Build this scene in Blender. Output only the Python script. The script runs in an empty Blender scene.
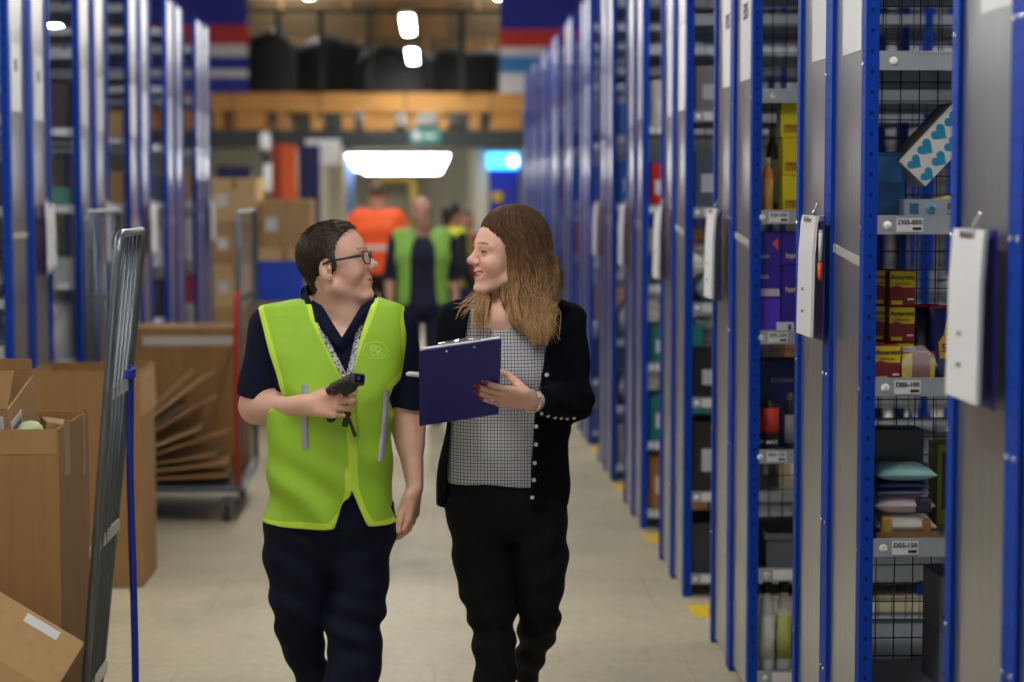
import bpy, bmesh, math, random
import numpy as np
from mathutils import Vector, Matrix, Euler
from mathutils.bvhtree import BVHTree

SC = bpy.context.scene
COL = SC.collection
rnd = random.Random(7)

# ------------------------------------------------------------------ camera
F = 2050.0                                   # focal length in pixels of a 1024 px wide frame
EYE = Vector((0.0, 0.0, 1.70))
PITCH = math.atan(146.0 / F)
YAW = math.atan(79.0 / F * math.cos(PITCH))
camd = bpy.data.cameras.new('camera')
cam = bpy.data.objects.new('camera', camd)
COL.objects.link(cam)
cam.location = EYE
cam.rotation_euler = (math.pi / 2 - PITCH, 0, -YAW)
camd.sensor_width = 36.0
camd.lens = F * 36.0 / 1024.0
camd.clip_start, camd.clip_end = 0.1, 200
camd.dof.use_dof = True
camd.dof.focus_distance = 5.52
camd.dof.aperture_fstop = 2.2
SC.camera = cam

# ------------------------------------------------------------------ world, exposure
world = bpy.data.worlds.new('world')
SC.world = world
world.use_nodes = True
world.node_tree.nodes['Background'].inputs[0].default_value = (0.62, 0.70, 0.85, 1)
world.node_tree.nodes['Background'].inputs[1].default_value = 0.25
SC.view_settings.view_transform = 'Standard'
SC.view_settings.look = 'None'
SC.view_settings.gamma = 1.0
SC.view_settings.use_curve_mapping = False
SC.view_settings.exposure = 0.38
SC.cycles.max_bounces = 8
SC.cycles.diffuse_bounces = 4
SC.cycles.glossy_bounces = 4
SC.cycles.transparent_max_bounces = 8
SC.cycles.sample_clamp_indirect = 6.0
SC.cycles.caustics_reflective = False
SC.cycles.caustics_refractive = False
TUBE_POWER = 46.0                            # strength of the fluorescent diffusers
# added front fill lamp, unseen, before the wall behind the viewer
dl = bpy.data.lights.new('front_fill', 'AREA')
dl.shape = 'RECTANGLE'
dl.size, dl.size_y = 5.0, 3.4
dl.energy = 110
dl.color = (1.0, 0.98, 0.95)
dlo = bpy.data.objects.new('front_fill', dl)
COL.objects.link(dlo)
dlo.location = (0.0, -7.88, 2.2)
dlo.rotation_euler = (math.radians(90), 0, 0)

# ------------------------------------------------------------------ helpers
_R = Vector((math.cos(YAW), -math.sin(YAW), 0))
_Fw = Vector((math.sin(YAW) * math.cos(PITCH), math.cos(YAW) * math.cos(PITCH), -math.sin(PITCH)))
_U = _R.cross(_Fw)


def at(px, py, Y):
    """The point of the place that lies Y metres down the aisle where the photograph has pixel px, py."""
    d = _Fw + _R * ((px - 512.0) / F) - _U * ((py - 341.0) / F)
    return EYE + d * (Y / d.y)


def lin(c):
    return tuple(((v / 12.92) if v <= 0.04045 else ((v + 0.055) / 1.055) ** 2.4) for v in c)


def rgb(r, g, b):
    return lin((r / 255.0, g / 255.0, b / 255.0))


def mat(name, col, rough=0.6, metal=0.0, vary=0.0, vscale=8.0, stretch=(1, 1, 1), bump=0.0, bscale=60.0,
        emit=0.0, ecol=None, coat=0.0, alpha=1.0, trans=0.0, sss=0.0, spec=0.5, sheen=0.0):
    m = bpy.data.materials.new(name)
    m.use_nodes = True
    nt = m.node_tree
    b = nt.nodes['Principled BSDF']
    b.inputs['Base Color'].default_value = (*col, 1)
    b.inputs['Roughness'].default_value = rough
    b.inputs['Metallic'].default_value = metal
    b.inputs['Specular IOR Level'].default_value = spec
    b.inputs['Coat Weight'].default_value = coat
    b.inputs['Alpha'].default_value = alpha
    b.inputs['Transmission Weight'].default_value = trans
    if sheen:
        b.inputs['Sheen Weight'].default_value = sheen
    if sss:
        b.inputs['Subsurface Weight'].default_value = sss
        b.inputs['Subsurface Radius'].default_value = (0.012, 0.004, 0.002)
        b.inputs['Subsurface Scale'].default_value = 0.6
    if emit:
        b.inputs['Emission Color'].default_value = (*(ecol or col), 1)
        b.inputs['Emission Strength'].default_value = emit
    if vary or bump:
        tc = nt.nodes.new('ShaderNodeTexCoord')
        mp = nt.nodes.new('ShaderNodeMapping')
        mp.inputs['Scale'].default_value = stretch
        nt.links.new(tc.outputs['Object'], mp.inputs['Vector'])
    if vary:
        n = nt.nodes.new('ShaderNodeTexNoise')
        n.inputs['Scale'].default_value = vscale
        n.inputs['Detail'].default_value = 5
        nt.links.new(mp.outputs[0], n.inputs['Vector'])
        mr = nt.nodes.new('ShaderNodeMapRange')
        mr.inputs['From Min'].default_value = 0.3
        mr.inputs['From Max'].default_value = 0.7
        mr.inputs['To Min'].default_value = 1 - vary
        mr.inputs['To Max'].default_value = 1 + vary
        nt.links.new(n.outputs['Fac'], mr.inputs['Value'])
        mx = nt.nodes.new('ShaderNodeVectorMath')
        mx.operation = 'SCALE'
        mx.inputs[0].default_value = col
        nt.links.new(mr.outputs[0], mx.inputs['Scale'])
        nt.links.new(mx.outputs[0], b.inputs['Base Color'])
    if bump:
        n2 = nt.nodes.new('ShaderNodeTexNoise')
        n2.inputs['Scale'].default_value = bscale
        n2.inputs['Detail'].default_value = 3
        nt.links.new(mp.outputs[0], n2.inputs['Vector'])
        bp = nt.nodes.new('ShaderNodeBump')
        bp.inputs['Strength'].default_value = bump
        bp.inputs['Distance'].default_value = 0.004
        nt.links.new(n2.outputs['Fac'], bp.inputs['Height'])
        nt.links.new(bp.outputs[0], b.inputs['Normal'])
    return m


class MB:
    """Collects shapes; build() links them as one mesh object."""

    def __init__(self):
        self.v, self.f, self.mi, self.sm = [], [], [], []
        self.cur = 0
        self.smooth = False

    def add(self, vs, fs, smooth=None):
        o = len(self.v)
        self.v += [tuple(p) for p in vs]
        for f in fs:
            self.f.append(tuple(i + o for i in f))
            self.mi.append(self.cur)
            self.sm.append(self.smooth if smooth is None else smooth)
        return self

    def use(self, i):
        self.cur = i
        return self

    def box(self, c, s, rot=None, bev=0.0):
        hx, hy, hz = s[0] / 2, s[1] / 2, s[2] / 2
        c = Vector(c)
        if bev > 0:
            bm = bmesh.new()
            bmesh.ops.create_cube(bm, size=1)
            for v in bm.verts:
                v.co = Vector((v.co.x * s[0], v.co.y * s[1], v.co.z * s[2]))
            bmesh.ops.bevel(bm, geom=bm.edges[:], offset=bev, segments=2, profile=0.5, affect='EDGES')
            vs = [v.co.copy() for v in bm.verts]
            fs = [[v.index for v in f.verts] for f in bm.faces]
            bm.verts.index_update()
            fs = [[v.index for v in f.verts] for f in bm.faces]
            bm.free()
        else:
            vs = [Vector((x * hx, y * hy, z * hz)) for x in (-1, 1) for y in (-1, 1) for z in (-1, 1)]
            fs = [(0, 1, 3, 2), (4, 6, 7, 5), (0, 4, 5, 1), (2, 3, 7, 6), (0, 2, 6, 4), (1, 5, 7, 3)]
        if rot is not None:
            M = rot if isinstance(rot, Matrix) else Euler(rot).to_matrix()
            vs = [M @ v for v in vs]
        return self.add([v + c for v in vs], fs)

    def ring_tube(self, pts, radii, n=8, cap=True, flat=None, smooth=True):
        pts = [Vector(p) for p in pts]
        if not hasattr(radii, '__len__'):
            radii = [radii] * len(pts)
        rings = []
        up = None
        for i, p in enumerate(pts):
            a = pts[max(i - 1, 0)]
            b = pts[min(i + 1, len(pts) - 1)]
            t = (b - a).normalized()
            if up is None:
                up = Vector((0, 0, 1)) if abs(t.z) < 0.9 else Vector((1, 0, 0))
            s = t.cross(up)
            if s.length < 1e-6:
                s = t.orthogonal()
            s.normalize()
            up = s.cross(t).normalized()
            r = radii[i]
            rings.append([p + (s * math.cos(2 * math.pi * k / n) + up * math.sin(2 * math.pi * k / n)) * r for k in range(n)])
        vs = [v for r in rings for v in r]
        fs = []
        for i in range(len(rings) - 1):
            for k in range(n):
                fs.append((i * n + k, i * n + (k + 1) % n, (i + 1) * n + (k + 1) % n, (i + 1) * n + k))
        if cap:
            fs.append(tuple(range(n - 1, -1, -1)))
            fs.append(tuple((len(rings) - 1) * n + k for k in range(n)))
        return self.add(vs, fs, smooth)

    def lathe(self, c, prof, n=20, axis='z', smooth=True):
        vs, fs = [], []
        for (r, z) in prof:
            for k in range(n):
                a = 2 * math.pi * k / n
                p = (r * math.cos(a), r * math.sin(a), z)
                if axis == 'x':
                    p = (z, p[0], p[1])
                elif axis == 'y':
                    p = (p[0], z, p[1])
                vs.append((c[0] + p[0], c[1] + p[1], c[2] + p[2]))
        for i in range(len(prof) - 1):
            for k in range(n):
                fs.append((i * n + k, i * n + (k + 1) % n, (i + 1) * n + (k + 1) % n, (i + 1) * n + k))
        fs.append(tuple(range(n - 1, -1, -1)))
        fs.append(tuple((len(prof) - 1) * n + k for k in range(n)))
        return self.add(vs, fs, smooth)

    def quadstrip(self, left, right, smooth=True):
        n = len(left)
        vs = list(left) + list(right)
        return self.add(vs, [(i, i + 1, n + i + 1, n + i) for i in range(n - 1)], smooth)

    def plate(self, pts, nrm, th):
        """A flat outline given real thickness."""
        nrm = Vector(nrm).normalized() * th
        n = len(pts)
        vs = [Vector(p) for p in pts] + [Vector(p) + nrm for p in pts]
        fs = [tuple(range(n - 1, -1, -1)), tuple(range(n, 2 * n))]
        fs += [(i, (i + 1) % n, n + (i + 1) % n, n + i) for i in range(n)]
        return self.add(vs, fs)

    def mesh(self, name):
        me = bpy.data.meshes.new(name)
        me.from_pydata(self.v, [], self.f)
        me.polygons.foreach_set('material_index', self.mi)
        me.polygons.foreach_set('use_smooth', self.sm)
        me.update()
        bm = bmesh.new()
        bm.from_mesh(me)
        bmesh.ops.recalc_face_normals(bm, faces=bm.faces)
        bm.to_mesh(me)
        bm.free()
        return me

    def build(self, name, mats, parent=None, loc=(0, 0, 0), rz=0.0):
        return put(name, self.mesh(name), mats, parent, loc, rz)


def put(name, me, mats, parent=None, loc=(0, 0, 0), rz=0.0):
    if mats is not None and len(me.materials) == 0:
        for m in (mats if isinstance(mats, (list, tuple)) else [mats]):
            me.materials.append(m)
    o = bpy.data.objects.new(name, me)
    COL.objects.link(o)
    o.location = loc
    o.rotation_euler = (0, 0, rz)
    if parent is not None:
        o.parent = parent
    return o


def tag(o, label=None, cat=None, group=None, kind=None):
    if label:
        o['label'] = label
    if cat:
        o['category'] = cat
    if group:
        o['group'] = group
    if kind:
        o['kind'] = kind
    return o


def empty(name, label, cat, loc, group=None, rz=0.0):
    o = bpy.data.objects.new(name, None)
    o.empty_display_size = 0.1
    COL.objects.link(o)
    o.location = loc
    o.rotation_euler = (0, 0, rz)
    return tag(o, label, cat, group)


def copy_tree(o, parent=None):
    c = o.copy()
    COL.objects.link(c)
    if parent is not None:
        c.parent = parent
    for ch in list(o.children):
        copy_tree(ch, c)
    return c


_text = {}


def text_mesh(s, size, depth=0.0005, bold=False):
    key = (s, size, bold)
    if key not in _text:
        cu = bpy.data.curves.new('lettering', 'FONT')
        cu.body = s
        cu.size = size
        cu.extrude = depth
        cu.align_x = 'CENTER'
        cu.align_y = 'CENTER'
        cu.resolution_u = 3
        if bold:
            cu.offset = size * 0.02
        ob = bpy.data.objects.new('lettering', cu)
        COL.objects.link(ob)
        dg = bpy.context.evaluated_depsgraph_get()
        me = bpy.data.meshes.new_from_object(ob.evaluated_get(dg))
        me.name = 'lettering'
        bpy.data.objects.remove(ob)
        _text[key] = me
    return _text[key].copy()


def lettering(s, size, m, parent, loc, rot, bold=False):
    me = text_mesh(s, size, bold=bold)
    me.materials.clear()
    o = put('lettering', me, m, parent, loc)
    o.rotation_euler = rot
    return o


FACE_CAM = (math.pi / 2, 0, 0)               # lettering that reads from -Y
FACE_AISLE_R = (math.pi / 2, 0, -math.pi / 2)  # on the right-hand racks, reads from -X
FACE_AISLE_L = (math.pi / 2, 0, math.pi / 2)
# ------------------------------------------------------------------ materials
M = {}


def rack_blue():
    m = mat('rack_blue', rgb(8, 52, 150), rough=0.55, spec=0.2)
    nt = m.node_tree
    b = nt.nodes['Principled BSDF']
    tc = nt.nodes.new('ShaderNodeTexCoord')
    sp = nt.nodes.new('ShaderNodeSeparateXYZ')
    nt.links.new(tc.outputs['Object'], sp.inputs[0])

    def math_(op, a, bb=None, v=None):
        n = nt.nodes.new('ShaderNodeMath')
        n.operation = op
        nt.links.new(a, n.inputs[0])
        if bb is not None:
            nt.links.new(bb, n.inputs[1])
        elif v is not None:
            n.inputs[1].default_value = v
        return n.outputs[0]

    zf = math_('PINGPONG', sp.outputs['Z'], v=0.025)          # 0 at every 50 mm
    zin = math_('LESS_THAN', zf, v=0.005)
    xa = math_('ABSOLUTE', sp.outputs['X'])
    xin = math_('LESS_THAN', xa, v=0.0038)
    ya = math_('ABSOLUTE', sp.outputs['Y'])
    yin = math_('LESS_THAN', ya, v=0.0055)
    both = math_('MAXIMUM', xin, yin)
    hole = math_('MULTIPLY', zin, both)
    mx = nt.nodes.new('ShaderNodeMix')
    mx.data_type = 'RGBA'
    mx.inputs[6].default_value = (*rgb(0, 60, 172), 1)
    mx.inputs[7].default_value = (*rgb(2, 20, 76), 1)
    nt.links.new(hole, mx.inputs[0])
    nt.links.new(mx.outputs[2], b.inputs['Base Color'])
    return m


def floor_mat():
    m = mat('concrete_floor', (0.3, 0.28, 0.24), rough=0.5)
    nt = m.node_tree
    b = nt.nodes['Principled BSDF']
    tc = nt.nodes.new('ShaderNodeTexCoord')
    n1 = nt.nodes.new('ShaderNodeTexNoise')
    n1.inputs['Scale'].default_value = 0.9
    n1.inputs['Detail'].default_value = 8
    n1.inputs['Roughness'].default_value = 0.62
    n2 = nt.nodes.new('ShaderNodeTexNoise')
    n2.inputs['Scale'].default_value = 26
    n2.inputs['Detail'].default_value = 6
    for n in (n1, n2):
        nt.links.new(tc.outputs['Object'], n.inputs['Vector'])
    r1 = nt.nodes.new('ShaderNodeValToRGB')
    r1.color_ramp.elements[0].position = 0.30
    r1.color_ramp.elements[0].color = (*rgb(150, 142, 120), 1)
    r1.color_ramp.elements[1].position = 0.56
    r1.color_ramp.elements[1].color = (*rgb(190, 180, 152), 1)
    e = r1.color_ramp.elements.new(0.42)
    e.color = (*rgb(177, 168, 142), 1)
    nt.links.new(n1.outputs['Fac'], r1.inputs[0])
    r2 = nt.nodes.new('ShaderNodeMapRange')
    r2.inputs['From Min'].default_value = 0.3
    r2.inputs['From Max'].default_value = 0.7
    r2.inputs['To Min'].default_value = 0.90
    r2.inputs['To Max'].default_value = 1.08
    nt.links.new(n2.outputs['Fac'], r2.inputs['Value'])
    # thin joints of the old floor tiles
    br = nt.nodes.new('ShaderNodeTexBrick')
    br.offset = 0.5
    br.inputs['Scale'].default_value = 1.0
    br.inputs['Brick Width'].default_value = 0.92
    br.inputs['Row Height'].default_value = 0.92
    br.inputs['Mortar Size'].default_value = 0.006
    br.inputs['Color1'].default_value = (1, 1, 1, 1)
    br.inputs['Color2'].default_value = (0.965, 0.965, 0.965, 1)
    br.inputs['Mortar'].default_value = (0.86, 0.85, 0.84, 1)
    nt.links.new(tc.outputs['Object'], br.inputs['Vector'])
    m1 = nt.nodes.new('ShaderNodeMix')
    m1.data_type = 'RGBA'
    m1.blend_type = 'MULTIPLY'
    m1.inputs[0].default_value = 1
    nt.links.new(r1.outputs[0], m1.inputs[6])
    nt.links.new(br.outputs['Color'], m1.inputs[7])
    m2 = nt.nodes.new('ShaderNodeVectorMath')
    m2.operation = 'SCALE'
    nt.links.new(m1.outputs[2], m2.inputs[0])
    nt.links.new(r2.outputs[0], m2.inputs['Scale'])
    nt.links.new(m2.outputs[0], b.inputs['Base Color'])
    rr = nt.nodes.new('ShaderNodeMapRange')
    rr.inputs['To Min'].default_value = 0.62
    rr.inputs['To Max'].default_value = 0.36
    nt.links.new(n1.outputs['Fac'], rr.inputs['Value'])
    nt.links.new(rr.outputs[0], b.inputs['Roughness'])
    return m


M['blue'] = rack_blue()
M['floor'] = floor_mat()
M['panel'] = mat('galvanised_panel', (0.47, 0.48, 0.50), rough=0.29, metal=0.85, vary=0.10, vscale=5, stretch=(1, 14, 0.25))
M['shelf'] = mat('shelf_grey', rgb(160, 168, 178), rough=0.45, metal=0.1, vary=0.06)
M['wire'] = mat('black_wire', rgb(16, 17, 20), rough=0.5)
M['wire_light'] = mat('pale_wire', rgb(170, 172, 172), rough=0.4, metal=0.4)
M['paper'] = mat('paper', rgb(225, 226, 232), rough=0.7)
M['ink'] = mat('ink', rgb(28, 30, 38), rough=0.6)
M['sticker'] = mat('sticker', rgb(235, 235, 235), rough=0.5)
M['board_blue'] = mat('clipboard_blue', rgb(24, 26, 130), rough=0.34, spec=0.5)
M['chrome'] = mat('chrome', (0.75, 0.75, 0.76), rough=0.2, metal=1.0)
M['zinc'] = mat('zinc_tube', rgb(118, 126, 136), rough=0.36, metal=0.85, vary=0.12, vscale=20)
M['zinc_pale'] = mat('pale_plate', rgb(205, 205, 198), rough=0.4, metal=0.3)
M['card'] = mat('cardboard', rgb(160, 121, 77), rough=0.82, vary=0.07, vscale=3, stretch=(14, 14, 0.6))
M['card2'] = mat('cardboard_pale', rgb(184, 148, 104), rough=0.82, vary=0.06, vscale=3, stretch=(10, 10, 1))
M['card3'] = mat('cardboard_dark', rgb(136, 100, 60), rough=0.85, vary=0.08, vscale=4)
M['card_light'] = mat('cardboard_light', rgb(216, 182, 134), rough=0.82, vary=0.06, vscale=3)
M['tape'] = mat('parcel_tape', rgb(170, 132, 84), rough=0.3, vary=0.05)
M['tape_white'] = mat('white_tape', rgb(205, 200, 190), rough=0.4)
M['white'] = mat('white_card', rgb(226, 226, 224), rough=0.6)
M['grey'] = mat('grey_plastic', rgb(120, 124, 130), rough=0.5)
M['dark'] = mat('dark_plastic', rgb(24, 25, 29), rough=0.5)
M['black_cloth'] = mat('black_wrap', rgb(26, 31, 36), rough=0.55, bump=0.6, bscale=9)
M['strap'] = mat('blue_strap', rgb(16, 44, 160), rough=0.55)
M['red'] = mat('red_paint', rgb(205, 36, 30), rough=0.4)
M['tub'] = mat('blue_tub', rgb(10, 62, 190), rough=0.35)
M['yellow'] = mat('yellow_tape', rgb(222, 186, 20), rough=0.55, vary=0.12, vscale=30)
M['steel_dark'] = mat('dark_steel', rgb(52, 56, 62), rough=0.5)
M['timber'] = mat('timber', rgb(205, 150, 84), rough=0.7, vary=0.1, vscale=2, stretch=(1, 8, 8))
M['cream'] = mat('cream_paint', rgb(206, 203, 184), rough=0.7, vary=0.03)
M['tube'] = mat('fluorescent_tube', (1, 1, 1), emit=TUBE_POWER, ecol=(1.0, 0.97, 0.90))
M['housing'] = mat('lamp_housing', rgb(200, 200, 200), rough=0.5)
M['orange'] = mat('orange_steel', rgb(232, 96, 28), rough=0.45)
M['navy'] = mat('navy_sheet', rgb(20, 26, 88), rough=0.6)
M['rubber'] = mat('wheel_rubber', rgb(40, 42, 45), rough=0.6)

# ------------------------------------------------------------------ the room
def struct(name, bm, m):
    return tag(bm.build(name, m), kind='structure')


struct('floor', MB().box((0, 17, -0.05), (18, 50, 0.1)), M['floor'])
M['wallp'] = mat('wall_paint', rgb(196, 196, 194), rough=0.8)
M['ceil'] = mat('ceiling_sheet', rgb(120, 122, 126), rough=0.8)
struct('ceiling', MB().box((0, 17, 6.25), (18, 50, 0.1)), M['ceil'])
bms = MB()
for x_ in (-6.6, -4.2, -0.27, 3.4, 6.2):
    bms.box((x_, 10.5, 4.6), (0.10, 37, 0.10))
struct('trim_1', bms, M['steel_dark'] if 'steel_dark' in M else M['wallp'])
struct('wall_left', MB().box((-9.0, 17, 3.1), (0.1, 50, 6.2)), M['wallp'])
struct('wall_right', MB().box((9.0, 17, 3.1), (0.1, 50, 6.2)), M['wallp'])
struct('wall_front', MB().box((0, -8.0, 3.1), (18, 0.1, 6.2)), M['wallp'])
struct('wall_back', MB().box((0, 40.0, 3.1), (18, 0.1, 6.2)), M['cream'])

df = MB()  # unseen door-like frame, added round the front fill lamp
for sx in (-2.6, 2.6):
    df.box((sx, -7.9, 1.98), (0.2, 0.16, 3.96))
df.box((0, -7.9, 4.02), (5.4, 0.16, 0.2))
struct('fill_frame', df, M['steel_dark'])

# ------------------------------------------------------------------ ceiling lights
def lamp_proto():
    root = empty('ceiling_light', '', 'light', (0, 0, 0), 'pendant fluorescent battens above the aisles')
    MB().box((0, 0, 0.055), (0.15, 2.2, 0.05), bev=0.008).build('housing', M['housing'], root)
    MB().box((0, 0, 0.012), (0.12, 2.16, 0.036), bev=0.012).build('diffuser', M['tube'], root)
    h = MB()
    for y in (-0.8, 0.8):
        h.ring_tube([(0, y, 0.08), (0, y, 1.0)], 0.006, 6)
    h.build('suspension_rod', M['zinc'], root)
    return root


lp = lamp_proto()
first = True
for xx, ys in ((-0.27, (4.0, 8.6, 13.2, 17.8, 22.8, 27.9)), (1.2, (32.0, 36.5)), (-2.2, (32.0, 36.5)), (3.4, (4.0, 8.6, 13.2, 17.8, 22.4)), (6.2, (4.0, 8.6, 13.2, 17.8, 22.4)), (-6.6, (8.6, 13.2, 17.8)), (-4.2, (4.0, 8.6, 13.2, 17.8, 22.4))):  # rows other than the aisle's are added to brighten racks, walls and deck
    for y in ys:
        o = lp if first else copy_tree(lp)
        first = False
        o.location = (xx, y, 3.55 if y < 30 else 5.2)
        o['label'] = 'long white fluorescent batten of the aisle row or an added row'
        if xx == -0.27 and y == 27.9:
            o['label'] = 'lit batten above the aisle just in front of the dark wrapped stacks, lower of two'
        if xx == -0.27 and y == 22.8:
            o['label'] = 'lit batten above the aisle, higher in view than the one before the dark stacks'

# ------------------------------------------------------------------ shelving racks
XR, XL, DEP, BAY = 1.055, -1.835, 0.47, 1.0
LEVELS = (0.10, 0.45, 0.85, 1.25, 1.65, 2.05, 2.45, 2.85)
RTOP = 3.08
PW, PD = 0.033, 0.046

post_me = MB().box((0, 0, RTOP / 2), (PW, PD, RTOP)).mesh('post')
post_me.materials.append(M['blue'])
panel_me = MB().box((0, 0, RTOP / 2), (0.006, DEP - 2 * PD, RTOP - 0.04)).mesh('end_panel')
panel_me.materials.append(M['panel'])
sm = MB()
sm.box((0, 0, -0.012), (BAY - PW, DEP - 0.006, 0.003))
sm.box((0, -DEP / 2 + 0.004, -0.023), (BAY - PW, 0.004, 0.046))
sm.box((0, -DEP / 2 + 0.009, -0.044), (BAY - PW, 0.012, 0.003))
sm.box((0, -DEP / 2 + 0.0035, -0.002), (BAY - PW, 0.005, 0.005))
sm.box((0, DEP / 2 - 0.004, -0.023), (BAY - PW, 0.004, 0.046))
shelf_me = sm.mesh('shelf')
shelf_me.materials.append(M['shelf'])


def mesh_back(pitch, r, m):
    w = MB()
    n = int((BAY - PW) / pitch)
    for i in range(n + 1):
        x = -n * pitch / 2 + i * pitch
        w.box((x, 0, RTOP / 2), (r, r, RTOP - 0.1))
    k = int((RTOP - 0.1) / pitch)
    for i in range(k + 1):
        w.box((0, r, 0.05 + i * pitch), (BAY - PW, r, r))
    me = w.mesh('wire_back')
    me.materials.append(m)
    return me


wire_me = mesh_back(0.05, 0.0028, M['wire'])
screw_me = MB().lathe((0, 0, 0), [(0.0, -0.003), (0.0055, -0.003), (0.0055, 0.0), (0.004, 0.002), (0.0, 0.002)], 8, 'x').mesh('bolt')
screw_me.materials.append(M['chrome'])


def rack(side, Y0, back, nb, label, group):
    """One single-sided shelving rack whose end panel faces the aisle. side +1 / -1; back: its open front faces down the aisle, away from us."""
    X0 = XR if side > 0 else XL
    root = empty('shelving_rack', label, 'shelving rack', (X0, Y0, 0), group)
    # local frame: y from 0 (nearer face) to DEP
    for b in range(nb + 1):
        for yy in (PD / 2, DEP - PD / 2):
            put('post', post_me, None, root, (side * (PW / 2 + b * BAY), yy, 0))
    put('end_panel', panel_me, None, root, (side * 0.014, DEP / 2, 0))
    shelves = {}
    for b in range(nb):
        xc = side * (PW / 2 + BAY / 2 + b * BAY)
        for z in LEVELS:
            s = put('shelf', shelf_me, None, root, (xc, DEP / 2, z), math.pi if back else 0)
            shelves[(b, z)] = s
        if not back:
            put('wire_back', wire_me, None, root, (xc, DEP - 0.012, 0))
    return root, shelves


ORD = ['first', 'second', 'third', 'fourth', 'fifth', 'sixth', 'seventh', 'eighth', 'ninth', 'tenth', 'eleventh', 'twelfth']
RIGHT_Y = [3.215 + 1.78 * k for k in range(12)]
LEFT_Y = [9.0 + 1.78 * k for k in range(5)]
right_racks, left_racks = [], []
for k, y in enumerate(RIGHT_Y):
    nb = 2 if k < 7 else 1
    A = rack(1, y, False, nb, '', 'blue shelving racks on the heart-box side')
    B = rack(1, y + DEP, True, nb, '', 'blue shelving racks on the heart-box side')
    where = ['nearest the viewer', 'holding the heart-patterned box',
             'holding the yellow and purple boxes'][k] if k < 3 else '%s beyond the purple boxes' % ORD[k - 3]
    A[0]['label'] = 'blue and grey shelving rack, front half of pair %s' % where
    B[0]['label'] = 'blue and grey shelving rack, rear half of pair %s' % where
    right_racks.append((A, B))
for k, y in enumerate(LEFT_Y):
    nb = 2
    A = rack(-1, y, False, nb, '', 'blue shelving racks on the cage-trolley side')
    B = rack(-1, y + DEP + 0.03, True, nb, '', 'blue shelving racks on the cage-trolley side')
    where = ['%s pair counted from the viewer' % ORD[k], 'last pair before the carton stack'][k == 4]
    A[0]['label'] = 'blue rack behind the trolleys, front half of the %s' % where
    B[0]['label'] = 'blue rack behind the trolleys, rear half of the %s' % where
    left_racks.append((A, B))

# ------------------------------------------------------------------ location labels on the shelf lips, notices, ties
def shelf_label(shelf, x, txt, stick=True, blank=False):
    """shelf is unrotated; x is measured from the shelf's centre."""
    yf = -DEP / 2
    lb = MB().box((0, 0, 0), (0.066, 0.0012, 0.034)).build('location_label', M['paper'], shelf, (x, yf + 0.0005, -0.023))
    if txt:
        lettering(txt, 0.0165, M['ink'], lb, (0, -0.0012, 0.006), FACE_CAM, bold=True)
        MB().box((0.018, -0.0009, -0.0095), (0.022, 0.0008, 0.007)).build('bar_code', M['ink'], lb)
    if stick:
        s = MB().lathe((0, 0, 0), [(0.0, -0.001), (0.0105, -0.001), (0.0105, 0.001), (0.0, 0.001)], 18, 'y').build('round_sticker', M['sticker'], shelf, (x - 0.055, yf + 0.0005, -0.024))
        if txt:
            lettering({'0': 'A', '1': 'B'}.get('', '1'), 0.011, M['ink'], s, (0, -0.0016, 0), FACE_CAM)


names = {1.65: '050', 1.25: '100', 0.85: '150'}
for k, letter in ((1, 'D05'), (2, 'E05')):
    sh = right_racks[k][0][1]
    for z, s in names.items():
        shelf_label(sh[(0, z)], -0.403 if k == 1 else -0.425, '%s-%s' % (letter, s))
for k in (1, 2):
    sh = right_racks[k][0][1]
    s = sh[(0, 2.05)]
    MB().lathe((0, 0, 0), [(0.0, -0.001), (0.0105, -0.001), (0.0105, 0.001), (0.0, 0.001)], 18, 'y').build('round_sticker', M['sticker'], s, (-0.448, -DEP / 2 + 0.0005, -0.024))
for k in (2,):
    for z in (0.45, 0.10):
        shelf_label(right_racks[k][0][1][(0, z)], -0.40, None)
for k in (3, 4, 5, 6):
    for z in LEVELS[:6]:
        shelf_label(right_racks[k][0][1][(0, z)], -0.41, None)
for k in range(5):
    for z in LEVELS[:6]:
        shelf_label(left_racks[k][0][1][(0, z)], 0.42, None)


def notice(root, side, dy, z0, h, w, txt=None, tie=None):
    x = side * 0.0095
    o = MB().box((0, 0, 0), (0.0015, w, h)).build('notice_sheet', M['paper'], root, (x, dy, z0 + h / 2))
    if txt:
        lettering(txt, 0.075, M['ink'], o, (-side * 0.0012, 0, 0.05), FACE_AISLE_R if side > 0 else FACE_AISLE_L, bold=True)


for k in range(0, 12):
    A, B = right_racks[k]
    t = {1: 'D05', 2: 'E05'}.get(k)
    t2 = {1: 'E05', 2: 'F05', 0: 'D05'}.get(k)
    notice(A[0], 1, DEP / 2 - 0.02, 2.09 - 0.03 * (k % 2), 0.36, 0.23, t)
    notice(B[0], 1, DEP / 2 - 0.06, 2.05 + 0.02 * (k % 3), 0.36, 0.23, t2)
    if k:
        MB().box((0, 0, 0), (0.003, DEP - 2 * PD, 0.022), rot=(0.08, 0, 0)).build('tie_strip', M['zinc_pale'], A[0], (0.009, DEP / 2, 1.545))
for k in range(5):
    A, B = left_racks[k]
    notice(A[0], -1, DEP / 2 - 0.02, 2.07, 0.30, 0.21, '05' if k == 0 else None)
    notice(B[0], -1, DEP / 2 - 0.0, 2.05, 0.30, 0.21, '05' if k == 0 else None)
    MB().box((0, 0, 0), (0.003, DEP - 2 * PD, 0.022)).build('tie_strip', M['zinc_pale'], A[0], (-0.009, DEP / 2, 1.52))

# bolts down the aisle faces of the nearer pairs
for k in range(0, 4):
    for R_ in right_racks[k]:
        for yy in (PD / 2, DEP - PD / 2):
            for z in LEVELS[1:7]:
                put('bolt', screw_me, None, R_[0], (-0.001, yy, z - 0.03))


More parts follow.
